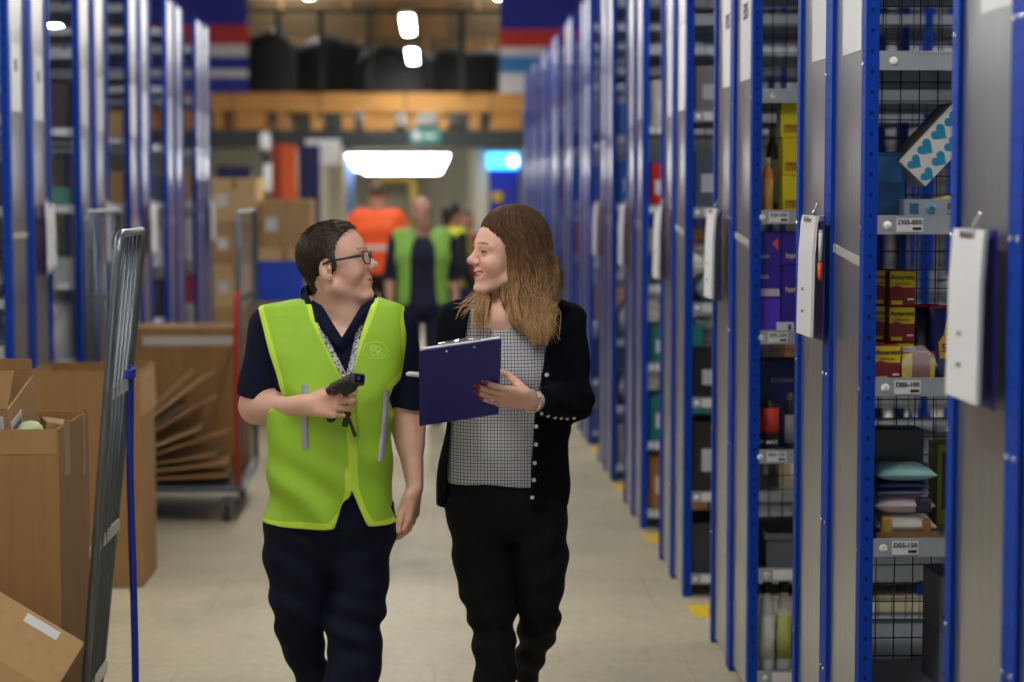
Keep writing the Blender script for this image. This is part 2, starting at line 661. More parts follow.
# ------------------------------------------------------------------ clipboards hung on the end panels
def hung_clipboard(side, y, ztop, label, pen=False, wide=0.23, tall=0.335, sheaf=0.026):
    X0 = XR if side > 0 else XL
    root = empty('wall_clipboard', label, 'clipboard', (X0 - side * 0.012, y, ztop), 'clipboards hung on the rack ends')
    s = -side                                 # out into the aisle
    MB().box((s * 0.004, 0, -tall / 2), (0.004, wide, tall), bev=0.0015).build('board', M['board_blue'], root)
    # the sheaf of paper bellies out into the aisle
    pm = MB()
    prof = [(0.5 * sheaf + 0.012, 0.0), (0.62 * sheaf + 0.012, -0.02), (0.85 * sheaf + 0.012, -0.10), (sheaf + 0.010, -0.2), (sheaf + 0.012, -tall + 0.01)]
    n = len(prof)
    th = 0.010
    vs = []
    for yy in (-wide / 2 + 0.01, wide / 2 - 0.01):
        for (x, z) in prof:
            vs.append((s * x, yy, z))
        for (x, z) in prof:
            vs.append((s * (x - th * 0.8), yy, z))
    fs = []
    for i in range(n - 1):
        fs.append((i, i + 1, 2 * n + i + 1, 2 * n + i))
        fs.append((n + i + 1, n + i, 3 * n + i, 3 * n + i + 1))
        fs.append((i + 1, i, n + i, n + i + 1))
        fs.append((2 * n + i, 2 * n + i + 1, 3 * n + i + 1, 3 * n + i))
    fs.append((n - 1, 2 * n - 1, 4 * n - 1, 3 * n - 1))
    fs.append((0, 2 * n, 3 * n, n))
    pm.add(vs, fs)
    pp = pm.build('paper_sheaf', M['paper'], root)
    for zz in (-0.2, -0.26):
        MB().box((s * (sheaf + 0.0118), 0.02, zz), (0.0008, 0.03, 0.008)).build('printed_line', M['grey'], pp)
    c = MB()
    c.box((s * (0.25 * sheaf + 0.01), 0, -0.010), (0.5 * sheaf + 0.016, 0.10, 0.014), bev=0.003)
    c.ring_tube([(s * 0.016, 0, -0.01), (s * 0.012, 0, 0.012), (s * 0.004, 0, 0.026), (s * 0.002, 0, 0.032)], 0.0035, 8)
    c.build('clip', M['chrome'], root)
    if pen:
        p = MB()
        p.ring_tube([(0, 0, 0), (0, 0, 0.075)], 0.005, 10)
        p.ring_tube([(0, 0, 0.075), (0, 0, 0.083)], [0.005, 0.003], 10)
        po = p.build('pen', M['white'], None, (X0 + s * 0.028, y - wide / 2 - 0.004, ztop - 0.12))
        q = MB()
        q.ring_tube([(0, 0, -0.004), (0, 0, -0.042), (0, 0, -0.052)], [0.0062, 0.0058, 0.0015], 10)
        q.build('grip', M['orange'], po)
        po.rotation_euler = (0.06, 0, 0)
        tag(po, 'white ballpoint with orange grip tucked beside the clipboard next to the purple boxes', 'pen')
    return root


hung_clipboard(1, 3.87, 1.635, 'large blue clipboard with thick white papers on the rack end nearest the viewer', wide=0.25, sheaf=0.024)
hung_clipboard(1, 5.53, 1.645, 'blue clipboard with a white sheaf and orange-gripped pen, beside the purple boxes', pen=True)
hung_clipboard(1, 7.48, 1.65, 'blue clipboard with white papers on the rack end just past the purple boxes')
hung_clipboard(1, 9.26, 1.65, 'blue clipboard with papers on the first pair beyond the purple boxes')
hung_clipboard(1, 11.04, 1.65, 'blue clipboard with papers on the second pair beyond the purple boxes')
hung_clipboard(1, 12.82, 1.65, 'blue clipboard with papers on the third pair beyond the purple boxes')
hung_clipboard(-1, 9.74, 1.66, 'blue clipboard with ruled white sheet on the trolley-side rack end nearest the viewer', sheaf=0.02)
hung_clipboard(-1, 11.52, 1.66, 'blue clipboard on the second trolley-side rack end, behind the leaning cage', sheaf=0.02)
hung_clipboard(-1, 13.3, 1.66, 'blue clipboard on the third trolley-side rack end, before the big taped carton', sheaf=0.02)
hung_clipboard(-1, 16.86, 1.66, 'blue clipboard on the last trolley-side rack end beside the carton stack', sheaf=0.02)
# ------------------------------------------------------------------ goods on the shelves
_cm = {}


def cm(r, g, b, rough=0.5, **k):
    key = (r, g, b, rough)
    if key not in _cm:
        _cm[key] = mat('print_%d_%d_%d' % (r, g, b), rgb(r, g, b), rough=rough, vary=0.04, **k)
    return _cm[key]


def carton(name, label, cat, c, s, m, group=None, rz=0.0, tape=None, panel=None, text=None, tcol=None, bev=0.003, rot=None):
    """Closed box: c = centre of its underside, s = width, depth, height. panel = (material, x0, x1, z0, z1 as fractions of the front)."""
    o = MB().box((0, 0, s[2] / 2), s, bev=bev).build(name, m, None, c, rz)
    if rot:
        o.rotation_euler = rot
    tag(o, label, cat, group)
    if tape:
        tw_ = 0.05 if s[0] > 0.2 else s[0] * 0.2
        MB().box((0, 0, s[2] + 0.0004), (tw_, s[1] * 0.99, 0.0008)).build('tape', tape, o)
        MB().box((0, -s[1] / 2 - 0.0004, s[2] * 0.86), (tw_, 0.0008, s[2] * 0.26)).build('tape', tape, o)
    for p in ([panel] if panel and not isinstance(panel, list) else (panel or [])):
        x0, x1, z0, z1 = p[1:5]
        MB().box(((x0 + x1 - 1) / 2 * s[0], -s[1] / 2 - 0.0005, (z0 + z1) / 2 * s[2]), ((x1 - x0) * s[0], 0.001, (z1 - z0) * s[2])).build('printed_panel', p[0], o)
    if text:
        for (tx, size, fx, fz) in text:
            lettering(tx, size, tcol, o, ((fx - 0.5) * s[0], -s[1] / 2 - 0.0018, fz * s[2]), FACE_CAM, bold=True)
    return o


def pillow(w, d, h, n=14, seed=0, crimp=0.12):
    """A filled pouch lying flat: w along x, d along y."""
    r = random.Random(seed)
    ph = [r.uniform(0, 6.28) for _ in range(6)]
    mb = MB()
    mb.smooth = True
    vs = []
    for sgn in (1, -1):
        for i in range(n + 1):
            for j in range(n + 1):
                u, v = 2 * i / n - 1, 2 * j / n - 1
                t = max(0.0, (1 - abs(u) ** 3.2)) ** 0.6 * max(0.0, (1 - abs(v) ** 3.2)) ** 0.6
                wob = 0.12 * math.sin(5 * u + ph[0]) * math.cos(4 * v + ph[1]) + 0.07 * math.sin(9 * v + ph[2] + 3 * u)
                z = sgn * h / 2 * t * (1 + wob * (1 if sgn > 0 else 0.2)) + (0.0012 * sgn)
                vs.append((u * w / 2, v * d / 2, z + h / 2))
    N = (n + 1) ** 2
    fs = []
    for i in range(n):
        for j in range(n):
            a, b, c, e = i * (n + 1) + j, (i + 1) * (n + 1) + j, (i + 1) * (n + 1) + j + 1, i * (n + 1) + j + 1
            fs.append((a, b, c, e))
            fs.append((N + e, N + c, N + b, N + a))
    for i in range(n):
        for (a, b) in ((i, i + 1), ):
            fs.append((a * (n + 1), N + a * (n + 1), N + b * (n + 1), b * (n + 1)))
            fs.append((a * (n + 1) + n, b * (n + 1) + n, N + b * (n + 1) + n, N + a * (n + 1) + n))
            fs.append((a, b, N + b, N + a))
            fs.append((n * (n + 1) + a, N + n * (n + 1) + a, N + n * (n + 1) + b, n * (n + 1) + b))
    return mb.add(vs, fs)


def heart_pts(cx, cz, size, y, rot=0.0, n=26):
    p = []
    for i in range(n):
        t = 2 * math.pi * i / n
        x = 16 * math.sin(t) ** 3 / 34
        z = (13 * math.cos(t) - 5 * math.cos(2 * t) - 2 * math.cos(3 * t) - math.cos(4 * t)) / 34
        c, s = math.cos(rot), math.sin(rot)
        p.append((cx + size * (x * c - z * s), y, cz + size * (x * s + z * c)))
    return p


def top(z):
    return z - 0.0105


def px_x(px, Y):
    return at(px, 195, Y).x


# ---- the bay with the heart box
Yf = 5.055
Z = top(1.65)
x0 = px_x(872, Yf)
carton('storage_box', 'dark blue speckled box left of the heart-patterned box on its shelf', 'box', (px_x(889, 5.09) , 5.15, Z), (0.078, 0.12, 0.168), cm(20, 92, 150), panel=(cm(48, 130, 190), 0.1, 0.9, 0.55, 0.93))
tx0, tx1 = px_x(905, 5.03), px_x(958, 5.03)
tray = empty('display_tray', 'low grey printed tray that the heart-patterned box leans in', 'tray', ((tx0 + tx1) / 2, 5.12, Z))
tw = tx1 - tx0
t = MB()
t.box((0, 0, 0.002), (tw, 0.18, 0.004))
t.box((0, -0.09, 0.025), (tw, 0.003, 0.05)).box((0, 0.09, 0.025), (tw, 0.003, 0.05))
t.box((-tw / 2, 0, 0.025), (0.003, 0.18, 0.05)).box((tw / 2, 0, 0.025), (0.003, 0.18, 0.05))
t.build('body', cm(150, 160, 168), tray)
MB().lathe((0.0, -0.0922, 0.027), [(0, -0.0006), (0.014, -0.0006), (0.014, 0.0006), (0, 0.0006)], 20, 'y').build('printed_badge', cm(90, 150, 190), tray)
lettering('70', 0.013, M['ink'], tray, (0.0, -0.0936, 0.027), FACE_CAM, bold=True)
MB().box((-0.043, -0.0922, 0.027), (0.022, 0.001, 0.026)).build('printed_panel', cm(50, 95, 130), tray)
lettering('B', 0.02, M['ink'], tray, (0.045, -0.0926, 0.032), FACE_CAM, bold=True)
lettering('E R', 0.009, M['ink'], tray, (0.045, -0.0926, 0.013), FACE_CAM, bold=True)
hc = at(938, 145, 5.07)
hb = MB().box((0, 0, 0), (0.195, 0.13, 0.093), bev=0.002).build('gift_box', M['white'], None, (hc.x, 5.125, hc.z))
hb.rotation_euler = (0, -math.radians(47), 0)
tag(hb, 'white gift box printed with blue hearts, tipped over in the grey tray', 'gift box')
hm = cm(28, 140, 190)
for (cx, cz, sz) in ((-0.073, 0.014, 0.036), (-0.073, -0.03, 0.034), (-0.028, 0.02, 0.040), (-0.025, -0.026, 0.038), (0.022, 0.02, 0.040), (0.022, -0.024, 0.038), (0.068, 0.018, 0.04), (0.068, -0.026, 0.038)):
    MB().plate(heart_pts(cx, cz, sz * 1.15, -0.0655, math.radians(8)), (0, -1, 0), 0.0006).build('heart_print', hm, hb)
MB().box((0, 0, 0.0472), (0.197, 0.132, 0.002)).build('lid_edge', cm(92, 88, 80), hb)
lo = pillow(0.085, 0.09, 0.05, seed=4).build('bread_bag', cm(206, 190, 90), None, (px_x(947, 5.08), 5.1, Z + 0.0045))
tag(lo, 'yellow bag lying under the tipped heart-patterned box', 'bag')

# ---- the shelf with the stacked red and yellow boxes
Z = top(1.25)
RY = cm(128, 26, 30)
YE = cm(214, 190, 24)
rb = None
place = [(901, 5.13, 0, 'bottom box of the middle stack of red and yellow boxes'),
         (901, 5.13, 1, 'red and yellow box second from the bottom of the middle stack'),
         (901, 5.13, 2, 'red and yellow box at the top of the middle stack'),
         (882, 5.18, 1, 'red and yellow box half hidden behind the blue post, lower one'),
         (882, 5.18, 2, 'red and yellow box half hidden behind the blue post, upper one'),
         (882, 5.18, 0, 'red and yellow box behind the single box by the blue post'),
         (887, 5.045, 0, 'single red and yellow box at the shelf front by the blue post')]
BW, BH = 0.066, 0.0905
for (px, yy, lv, lab) in place:
    if rb is None:
        rb = carton('snack_box', lab, 'box', (0, 0, 0), (BW, 0.06, BH), RY, 'red and yellow snack boxes',
                    panel=[(YE, 0.02, 0.98, 0.52, 0.97), (YE, 0.08, 0.5, 0.05, 0.15), (M['paper'], 0.7, 0.94, 0.17, 0.22)],
                    text=[('Amaretti', 0.0165, 0.5, 0.80)], tcol=M['ink'])
        lettering('ORIGINAL', 0.008, cm(150, 60, 20), rb, (0, -0.0318, BH * 0.62), FACE_CAM, bold=True)
        wv = MB()
        zz = [0.52 + 0.05 * math.sin(i / 12 * 6.28) for i in range(13)]
        wv.plate([((i / 12 - 0.5) * BW * 0.96, -0.0312, zz[i] * BH) for i in range(13)] + [(0.48 * BW, -0.0312, 0.40 * BH), (-0.48 * BW, -0.0312, 0.40 * BH)], (0, -1, 0), 0.0004).build('printed_panel', RY, rb)
        o = rb
    else:
        o = copy_tree(rb)
    o['label'] = lab
    o.location = (px_x(px, yy), yy, Z + lv * (BH + 0.0005))
bagbox = MB().box((0, 0, 0.036), (0.088, 0.055, 0.072), bev=0.004).build('snack_pack', RY, None, (px_x(917, 5.05), 5.05, Z), 0.12)
tag(bagbox, 'red and yellow pack in crumpled clear film at the shelf front', 'snack pack')
MB().box((-0.03, -0.0283, 0.036), (0.026, 0.001, 0.066)).build('printed_panel', YE, bagbox)
MB().box((0.036, -0.0283, 0.032), (0.012, 0.001, 0.05)).build('printed_panel', YE, bagbox)
film = mat('clear_film', (0.9, 0.9, 0.9), rough=0.12, alpha=0.28, bump=0.8, bscale=60)
pl = pillow(0.092, 0.08, 0.082, seed=11).build('film_wrap', film, bagbox)
for i, (px, yy, lab, cc) in enumerate(((926, 5.2, 'dark blue standing pouch with a crimson top, next to the red and yellow stack', (22, 28, 70)),
                                       (946, 5.14, 'dark blue standing pouch with a golden flame print, against the blue post', (24, 40, 96)))):
    p = MB()
    p.smooth = True
    hgt, ww, dd = 0.178, 0.075, 0.06
    n = 20
    vs, fs = [], []
    lv = [0, .05, .25, .5, .75, .9, 1.0]
    for t_ in lv:
        th = dd / 2 * (1 - t_ ** 3) + 0.003
        for k in range(n):
            a = 2 * math.pi * k / n
            ca, sa = math.cos(a), math.sin(a)
            vs.append((ww / 2 * math.copysign(abs(ca) ** 0.5, ca), th * math.copysign(abs(sa) ** 0.8, sa), t_ * hgt))
    for a in range(len(lv) - 1):
        for k in range(n):
            fs.append((a * n + k, a * n + (k + 1) % n, (a + 1) * n + (k + 1) % n, (a + 1) * n + k))
    fs.append(tuple(range(n)))
    fs.append(tuple((len(lv) - 1) * n + k for k in range(n)))
    p.add(vs, fs)
    po = p.build('snack_pouch', cm(*cc, 0.3), None, (px_x(px, yy), yy, Z))
    tag(po, lab, 'pouch')
    MB().box((0, 0, hgt - 0.006), (ww * 1.01, 0.009, 0.02), bev=0.003).build('top_seal', cm(150, 20, 70), po)
    if i == 1:
        MB().plate([(-0.018, -0.034, 0.05), (0.018, -0.034, 0.05), (0.022, -0.034, 0.09), (0.006, -0.031, 0.115), (0, -0.03, 0.15), (-0.008, -0.031, 0.11), (-0.022, -0.034, 0.09)], (0, -1, 0), 0.002).build('printed_flame', cm(214, 178, 40), po)
        lettering('50', 0.03, cm(150, 20, 24), po, (0, -0.0375, 0.075), FACE_CAM, bold=True)

# ---- the shelf with the pouches
Z = top(0.85)
xc = px_x(905, 5.1)
pt = MB()
pt.box((0, 0, 0.002), (0.155, 0.17, 0.004)).box((0, -0.085, 0.012), (0.155, 0.003, 0.022)).box((0.077, 0, 0.012), (0.003, 0.17, 0.022)).box((-0.077, 0, 0.012), (0.003, 0.17, 0.022))
pto = tag(pt.build('cardboard_tray', M['card3'], None, (xc, 5.11, Z)), 'thin cardboard tray under the silver and white pouches', 'tray')
zz = Z + 0.0045
for (w, d, h, c, dx, lab, nm, rgh) in ((0.15, 0.16, 0.060, (206, 202, 196), 0.0, 'silver and cream pouch lying lowest in the cardboard tray', 'silver_pouch', 0.28),
                                 (0.15, 0.16, 0.052, (196, 180, 192), -0.004, 'pale pink pouch with a dark end on the silver pouch', 'pink_pouch', 0.4),
                                 (0.13, 0.16, 0.018, (92, 96, 132), -0.01, 'thin violet grey packet between the pink pouch and the dark blue one', 'flat_packet', 0.4),
                                 (0.13, 0.16, 0.018, (18, 30, 84), -0.01, 'flat dark blue packet under the teal pouch', 'flat_packet', 0.4),
                                 (0.15, 0.16, 0.040, (150, 190, 196), 0.0, 'pale teal shiny pouch on top of the pouch pile', 'teal_pouch', 0.3)):
    po = pillow(w, d, h, seed=int(h * 1e4)).build(nm, cm(*c, rgh), None, (xc + dx, 5.11, zz))
    tag(po, lab, 'pouch')
    if nm == 'silver_pouch':
        MB().box((-0.052, -0.062, h * 0.55), (0.03, 0.05, h * 0.75), bev=0.008).build('printed_panel', cm(176, 140, 60), po)
        MB().box((0.05, -0.062, h * 0.5), (0.022, 0.05, h * 0.6), bev=0.008).build('printed_panel', cm(150, 100, 50), po)
    if nm == 'pink_pouch':
        MB().box((0.046, -0.058, h * 0.5), (0.04, 0.05, h * 0.72), bev=0.008).build('printed_panel', cm(46, 40, 60), po)
    zz += h * 0.94
carton('storage_box', 'small olive yellow box behind the pouch pile against the blue post', 'box', (px_x(948, 5.3), 5.3, Z + 0.0), (0.06, 0.1, 0.215), cm(150, 150, 40), panel=(cm(70, 70, 60), 0.2, 0.8, 0.2, 0.9))
carton('storage_box', 'charcoal box standing at the back behind the teal pouch', 'box', (px_x(890, 5.36), 5.33, Z), (0.16, 0.1, 0.25), cm(70, 74, 78))
# ---- heart boxes on the shelf below
Z = top(0.45)
for i in range(2):
    o = carton('gift_box', ['dark heart-printed box on the second shelf up, lower of two', 'dark heart-printed box on the second shelf up, upper of two'][i], 'gift box',
               (px_x(962, 5.2), 5.22, Z + i * 0.1455), (0.12, 0.18, 0.145), cm(120, 124, 140), 'stacked heart boxes')
    for (a, b) in ((-0.035, 0.035), (0.01, 0.1), (0.035, 0.04), (-0.03, 0.11), (0.04, 0.115)):
        MB().plate(heart_pts(a, b, 0.034, -0.0906, 0.2), (0, -1, 0), 0.0006).build('heart_print', cm(30, 52, 120), o)

# ---- the bay with the yellow and purple boxes
Yf = 6.83
Z = top(1.65)
for i in range(3):
    o = carton('yellow_carton', ['lowest', 'middle', 'topmost'][i] + ' of the three bright yellow boxes stacked on one shelf', 'box',
               (px_x(794.5, 6.86) - (0.006 if i == 2 else 0) + 0.012, 6.88, Z + i * 0.126), (0.115, 0.1, 0.125), cm(212, 196, 8), 'stacked yellow boxes')
    MB().box((-0.01, -0.0505, 0.03), (0.08, 0.001, 0.03)).build('printed_panel', cm(176, 140, 10), o)
    for dz in (0.036, 0.024):
        lettering('PAPADUM' if dz > 0.03 else '10 PCS', 0.013 if dz > 0.03 else 0.009, cm(110, 66, 12), o, (-0.012, -0.0515, dz), FACE_CAM, bold=True)


def bottle(name, label, cat, c, r, h, body, cap, neck=0.45, group=None, lab=None):
    o = MB().lathe((0, 0, 0), [(0.0, 0), (r * 0.94, 0), (r, 0.006), (r, h * 0.70), (r * 0.92, h * 0.77), (r * neck, h * 0.86), (r * neck, h * 0.9), (0.0, h * 0.9)], 24).build(name, body, None, c)
    tag(o, label, cat, group)
    MB().lathe((0, 0, h * 0.88), [(0.0, 0), (r * neck * 1.2, 0), (r * neck * 1.2, h * 0.1), (r * neck * 1.05, h * 0.12), (0.0, h * 0.12)], 20).build('cap', cap, o)
    if lab:
        MB().lathe((0, 0, h * 0.12), [(r * 1.0, 0), (r * 1.012, 0), (r * 1.012, h * 0.5), (r * 1.0, h * 0.5)], 24).build('paper_label', lab, o)
    return o


bottle('sauce_bottle', 'orange bottle beside the yellow boxes', 'bottle', (px_x(767, 6.85), 6.85, Z), 0.020, 0.185, cm(236, 150, 60, 0.3), M['white'], lab=cm(240, 190, 110))
bottle('sauce_bottle', 'dark brown tall bottle behind the orange bottle', 'bottle', (px_x(772, 6.98), 6.98, Z), 0.022, 0.29, cm(70, 52, 44, 0.3), M['grey'], lab=cm(190, 186, 180))
Z = top(1.25)
PU = cm(48, 26, 150)
PU2 = cm(92, 52, 214)
for i, (px, lv, c, lab) in enumerate(((764, 0, PU2, 'bright violet box at the bottom of the purple pile by the post'),
                                      (764, 1, PU, 'purple box with a white strip above the bright violet one'),
                                      (764, 2, PU, 'purple box with an orange corner, topmost by the post'),
                                      (791, 0, PU, 'purple box at the bottom behind the small white card'),
                                      (791, 1, PU, 'purple box in the middle of the pile with lettering'),
                                      (791, 2, PU, 'topmost purple box with lettering, away from the post'))):
    o = carton('purple_carton', lab, 'box', (px_x(px, 6.9) + 0.002, 6.885, Z + lv * 0.113), (0.089, 0.13, 0.1125), c, 'pile of purple boxes')
    if i in (4, 5):
        lettering('hansk', 0.026, cm(206, 190, 150), o, (-0.002, -0.0663, 0.032), FACE_CAM, bold=True)
    if i == 1:
        MB().box((0, -0.0655, 0.022), (0.08, 0.001, 0.024)).build('printed_panel', cm(200, 196, 210), o)
        lettering('kick', 0.018, cm(190, 180, 200), o, (-0.01, -0.0663, 0.075), FACE_CAM, bold=True)
    if i == 2:
        MB().plate([(0.012, -0.0656, 0.075), (0.034, -0.0656, 0.09), (0.034, -0.0656, 0.05)], (0, -1, 0), 0.0006).build('printed_corner', cm(226, 90, 60), o)
        lettering('kick', 0.018, cm(190, 180, 200), o, (-0.01, -0.0663, 0.03), FACE_CAM, bold=True)
carton('price_card', 'small white card leaning on the bottom purple box', 'card', (px_x(787, 6.8), 6.812, Z), (0.058, 0.004, 0.036), M['paper'], bev=0.0008, panel=(cm(60, 60, 160), 0.66, 0.86, 0.2, 0.8))
Z = top(0.85)
carton('storage_box', 'dark navy box with pale lettering behind the red can', 'box', (px_x(779, 7.0), 7.0, Z), (0.14, 0.12, 0.30), cm(14, 30, 92), text=[('KITCHEN', 0.018, 0.55, 0.76)], tcol=cm(140, 150, 170))
can = MB().lathe((0, 0, 0), [(0, 0), (0.024, 0), (0.026, 0.004), (0.026, 0.15), (0.022, 0.165), (0.012, 0.17), (0, 0.17)], 24).build('spray_can', cm(30, 26, 30, 0.3), None, (px_x(773, 6.85), 6.85, Z))
tag(can, 'black can with a red band in front of the navy box', 'can')
MB().lathe((0, 0, 0.06), [(0.026, 0), (0.0264, 0), (0.0264, 0.085), (0.026, 0.085)], 24).build('red_band', cm(214, 60, 50), can)
lettering('MAX', 0.018, M['paper'], can, (0.0, -0.0272, 0.03), FACE_CAM, bold=True)
can2 = copy_tree(can)
can2.location.x = px_x(759, 6.87)
can2.location.y = 6.87
can2['label'] = 'black can with a red band half hidden by the blue post'
bottle('drink_bottle', 'slim black bottle to the side of the red banded can', 'bottle', (px_x(792, 6.88), 6.88, Z), 0.018, 0.19, cm(34, 32, 36, 0.3), M['grey'], lab=cm(150, 150, 150))
Z = top(0.45)


def tote(name, label, c, s, m, cat='tub'):
    root = MB()
    w, d, h = s
    tp = 0.012
    for (cx, cy, sx, sy) in ((0, -d / 2, w, 0.004), (0, d / 2, w, 0.004), (-w / 2, 0, 0.004, d), (w / 2, 0, 0.004, d)):
        root.box((cx, cy, h / 2), (sx, sy, h))
    root.box((0, 0, 0.003), (w, d, 0.006))
    o = root.build(name, m, None, c)
    tag(o, label, cat)
    r = MB()
    for (cx, cy, sx, sy) in ((0, -d / 2 - 0.005, w + 0.026, 0.012), (0, d / 2 + 0.005, w + 0.026, 0.012), (-w / 2 - 0.005, 0, 0.012, d), (w / 2 + 0.005, 0, 0.012, d)):
        r.box((cx, cy, h - 0.01), (sx, sy, 0.02), bev=0.003)
    r.build('rim', m, o)
    return o


tote('storage_tub', 'grey open tub on the second shelf under the red banded cans', (px_x(790, 6.9) + 0.05, 6.99, Z), (0.26, 0.34, 0.12), cm(92, 98, 106))
Z = top(0.10)
for (px, yy, lb, lab) in ((757, 6.86, cm(176, 186, 90), 'white bottle with a green label by the post, bottom shelf'), (771, 6.85, M['white'], 'plain white bottle in the middle, bottom shelf'), (788, 6.86, cm(190, 196, 110), 'white bottle with a yellow green label, farthest from the post')):
    bottle('cleaning_bottle', lab, 'bottle', (px_x(px, yy), yy, Z), 0.0255, 0.30, cm(206, 204, 196, 0.4), M['dark'], neck=0.6, group='white bottles on the bottom shelf', lab=lb)

# ---- goods in the other bays, each on its shelf
LV = {0.10: 'bottom shelf', 0.45: 'second shelf up', 0.85: 'third shelf up', 1.25: 'fourth shelf up', 1.65: 'fifth shelf up', 2.05: 'sixth shelf up', 2.45: 'seventh shelf up'}


def goods(side, k, z, kind, c, s, dx=0.045, dy=0.05, cname='brown', note=''):
    """One item on the front half-rack of pair k; dx = distance of its nearer side from the end panel."""
    X0, Ys = (XR, RIGHT_Y) if side > 0 else (XL, LEFT_Y)
    if side > 0:
        w = 'rack %s beyond the purple boxes' % ORD[k - 3]
    else:
        w = '%s trolley-side rack' % ORD[k]
    x = X0 + side * (dx + s[0] / 2)
    y = Ys[k] + dy + s[1] / 2
    lab = '%s %s, %s, %s' % (cname, {'box': 'carton', 'tub': 'tub', 'sack': 'sack', 'bottle': 'bottle', 'roll': 'roll'}[kind], LV[z], w)
    if note:
        lab += ', ' + note
    p = (x, y, top(z))
    m = cm(*c)
    g = 'goods on the racks'
    if kind == 'box':
        o = carton('storage_carton', lab, 'carton', p, s, m, None, panel=(M['paper'], 0.12, 0.5, 0.3, 0.62) if s[2] > 0.1 else None)
    elif kind == 'tub':
        o = tote('storage_tub', lab, p, s, m)
    elif kind == 'sack':
        o = tag(pillow(s[0], s[1], s[2], seed=int(z * 100 + k)).build('sack', m, None, p), lab, 'sack')
    elif kind == 'roll':
        o = MB().lathe((0, 0, 0), [(0.02, 0), (s[0] / 2 - 0.004, 0), (s[0] / 2, 0.004), (s[0] / 2, s[2] - 0.004), (s[0] / 2 - 0.004, s[2]), (0.02, s[2])], 28).build('paper_roll', m, None, p)
        tag(o, lab, 'roll')
    else:
        o = bottle('storage_bottle', lab, 'bottle', p, s[0] / 2, s[2], m, M['white'])
    return o


for a in ((3, 0.10, 'tub', (60, 64, 70), (0.30, 0.36, 0.22), 'charcoal'), (3, 0.45, 'box', (58, 44, 34), (0.30, 0.34, 0.30), 'dark brown'), (3, 0.85, 'box', (44, 38, 36), (0.30, 0.30, 0.20), 'blackish'),
          (3, 1.25, 'sack', (176, 190, 196), (0.30, 0.30, 0.13), 'pale plastic'), (3, 1.65, 'box', (90, 104, 128), (0.22, 0.25, 0.24), 'slate'), (3, 2.05, 'box', (150, 150, 146), (0.25, 0.25, 0.2), 'light grey'),
          (4, 0.10, 'box', (170, 120, 56), (0.30, 0.34, 0.28), 'tan'), (4, 0.45, 'box', (24, 130, 130), (0.30, 0.32, 0.24), 'teal'), (4, 0.85, 'box', (40, 120, 124), (0.28, 0.3, 0.2), 'dull teal'),
          (4, 1.25, 'sack', (214, 212, 206), (0.30, 0.3, 0.2), 'white'), (4, 1.65, 'box', (206, 40, 44), (0.2, 0.25, 0.22), 'bright red'), (4, 2.05, 'box', (212, 206, 200), (0.2, 0.25, 0.24), 'off-white'),
          (5, 0.10, 'box', (150, 146, 140), (0.3, 0.34, 0.24), 'grey'), (5, 0.45, 'sack', (190, 188, 184), (0.3, 0.3, 0.22), 'pale grey'), (5, 0.85, 'sack', (216, 212, 204), (0.3, 0.3, 0.24), 'white'),
          (5, 1.25, 'box', (196, 192, 186), (0.28, 0.3, 0.26), 'off-white'), (5, 1.65, 'box', (24, 104, 196), (0.25, 0.3, 0.26), 'bright blue'), (5, 2.05, 'tub', (60, 110, 190), (0.25, 0.3, 0.2), 'blue'),
          (6, 0.45, 'box', (60, 62, 70), (0.3, 0.3, 0.26), 'dark grey'), (6, 0.85, 'box', (186, 150, 110), (0.28, 0.3, 0.24), 'sandy'), (6, 1.25, 'box', (204, 200, 210), (0.28, 0.3, 0.26), 'pale lilac'), (6, 1.65, 'box', (60, 90, 190), (0.28, 0.3, 0.26), 'mid blue'),
          (7, 0.85, 'box', (150, 156, 190), (0.28, 0.3, 0.24), 'bluish grey'), (7, 1.25, 'box', (216, 120, 90), (0.28, 0.3, 0.26), 'salmon'), (7, 1.65, 'box', (40, 100, 190), (0.28, 0.3, 0.26), 'azure'),
          (8, 1.25, 'box', (226, 224, 230), (0.28, 0.3, 0.28), 'white'), (8, 1.65, 'box', (200, 60, 60), (0.28, 0.3, 0.2), 'dull red')):
    goods(1, a[0], a[1], a[2], a[3], a[4], cname=a[5])
# a second item deeper along some shelves, seen through the wire backs
for a in ((3, 0.85, 'box', (170, 130, 84), (0.26, 0.3, 0.24), 'brown'), (3, 1.25, 'box', (206, 204, 200), (0.3, 0.3, 0.2), 'white'), (3, 1.65, 'box', (150, 112, 70), (0.24, 0.3, 0.2), 'brown'), (3, 0.45, 'box', (196, 186, 150), (0.34, 0.3, 0.2), 'cream'),
          (4, 1.25, 'box', (186, 150, 100), (0.34, 0.3, 0.24), 'brown'), (4, 0.85, 'box', (70, 74, 86), (0.3, 0.3, 0.24), 'charcoal'), (4, 1.65, 'box', (214, 210, 204), (0.34, 0.3, 0.2), 'white'), (5, 1.25, 'box', (160, 120, 76), (0.34, 0.3, 0.26), 'brown'), (5, 1.65, 'box', (200, 196, 190), (0.3, 0.3, 0.2), 'pale grey')):
    goods(1, a[0], a[1], a[2], a[3], a[4], dx=0.42, cname=a[5], note='farther in')
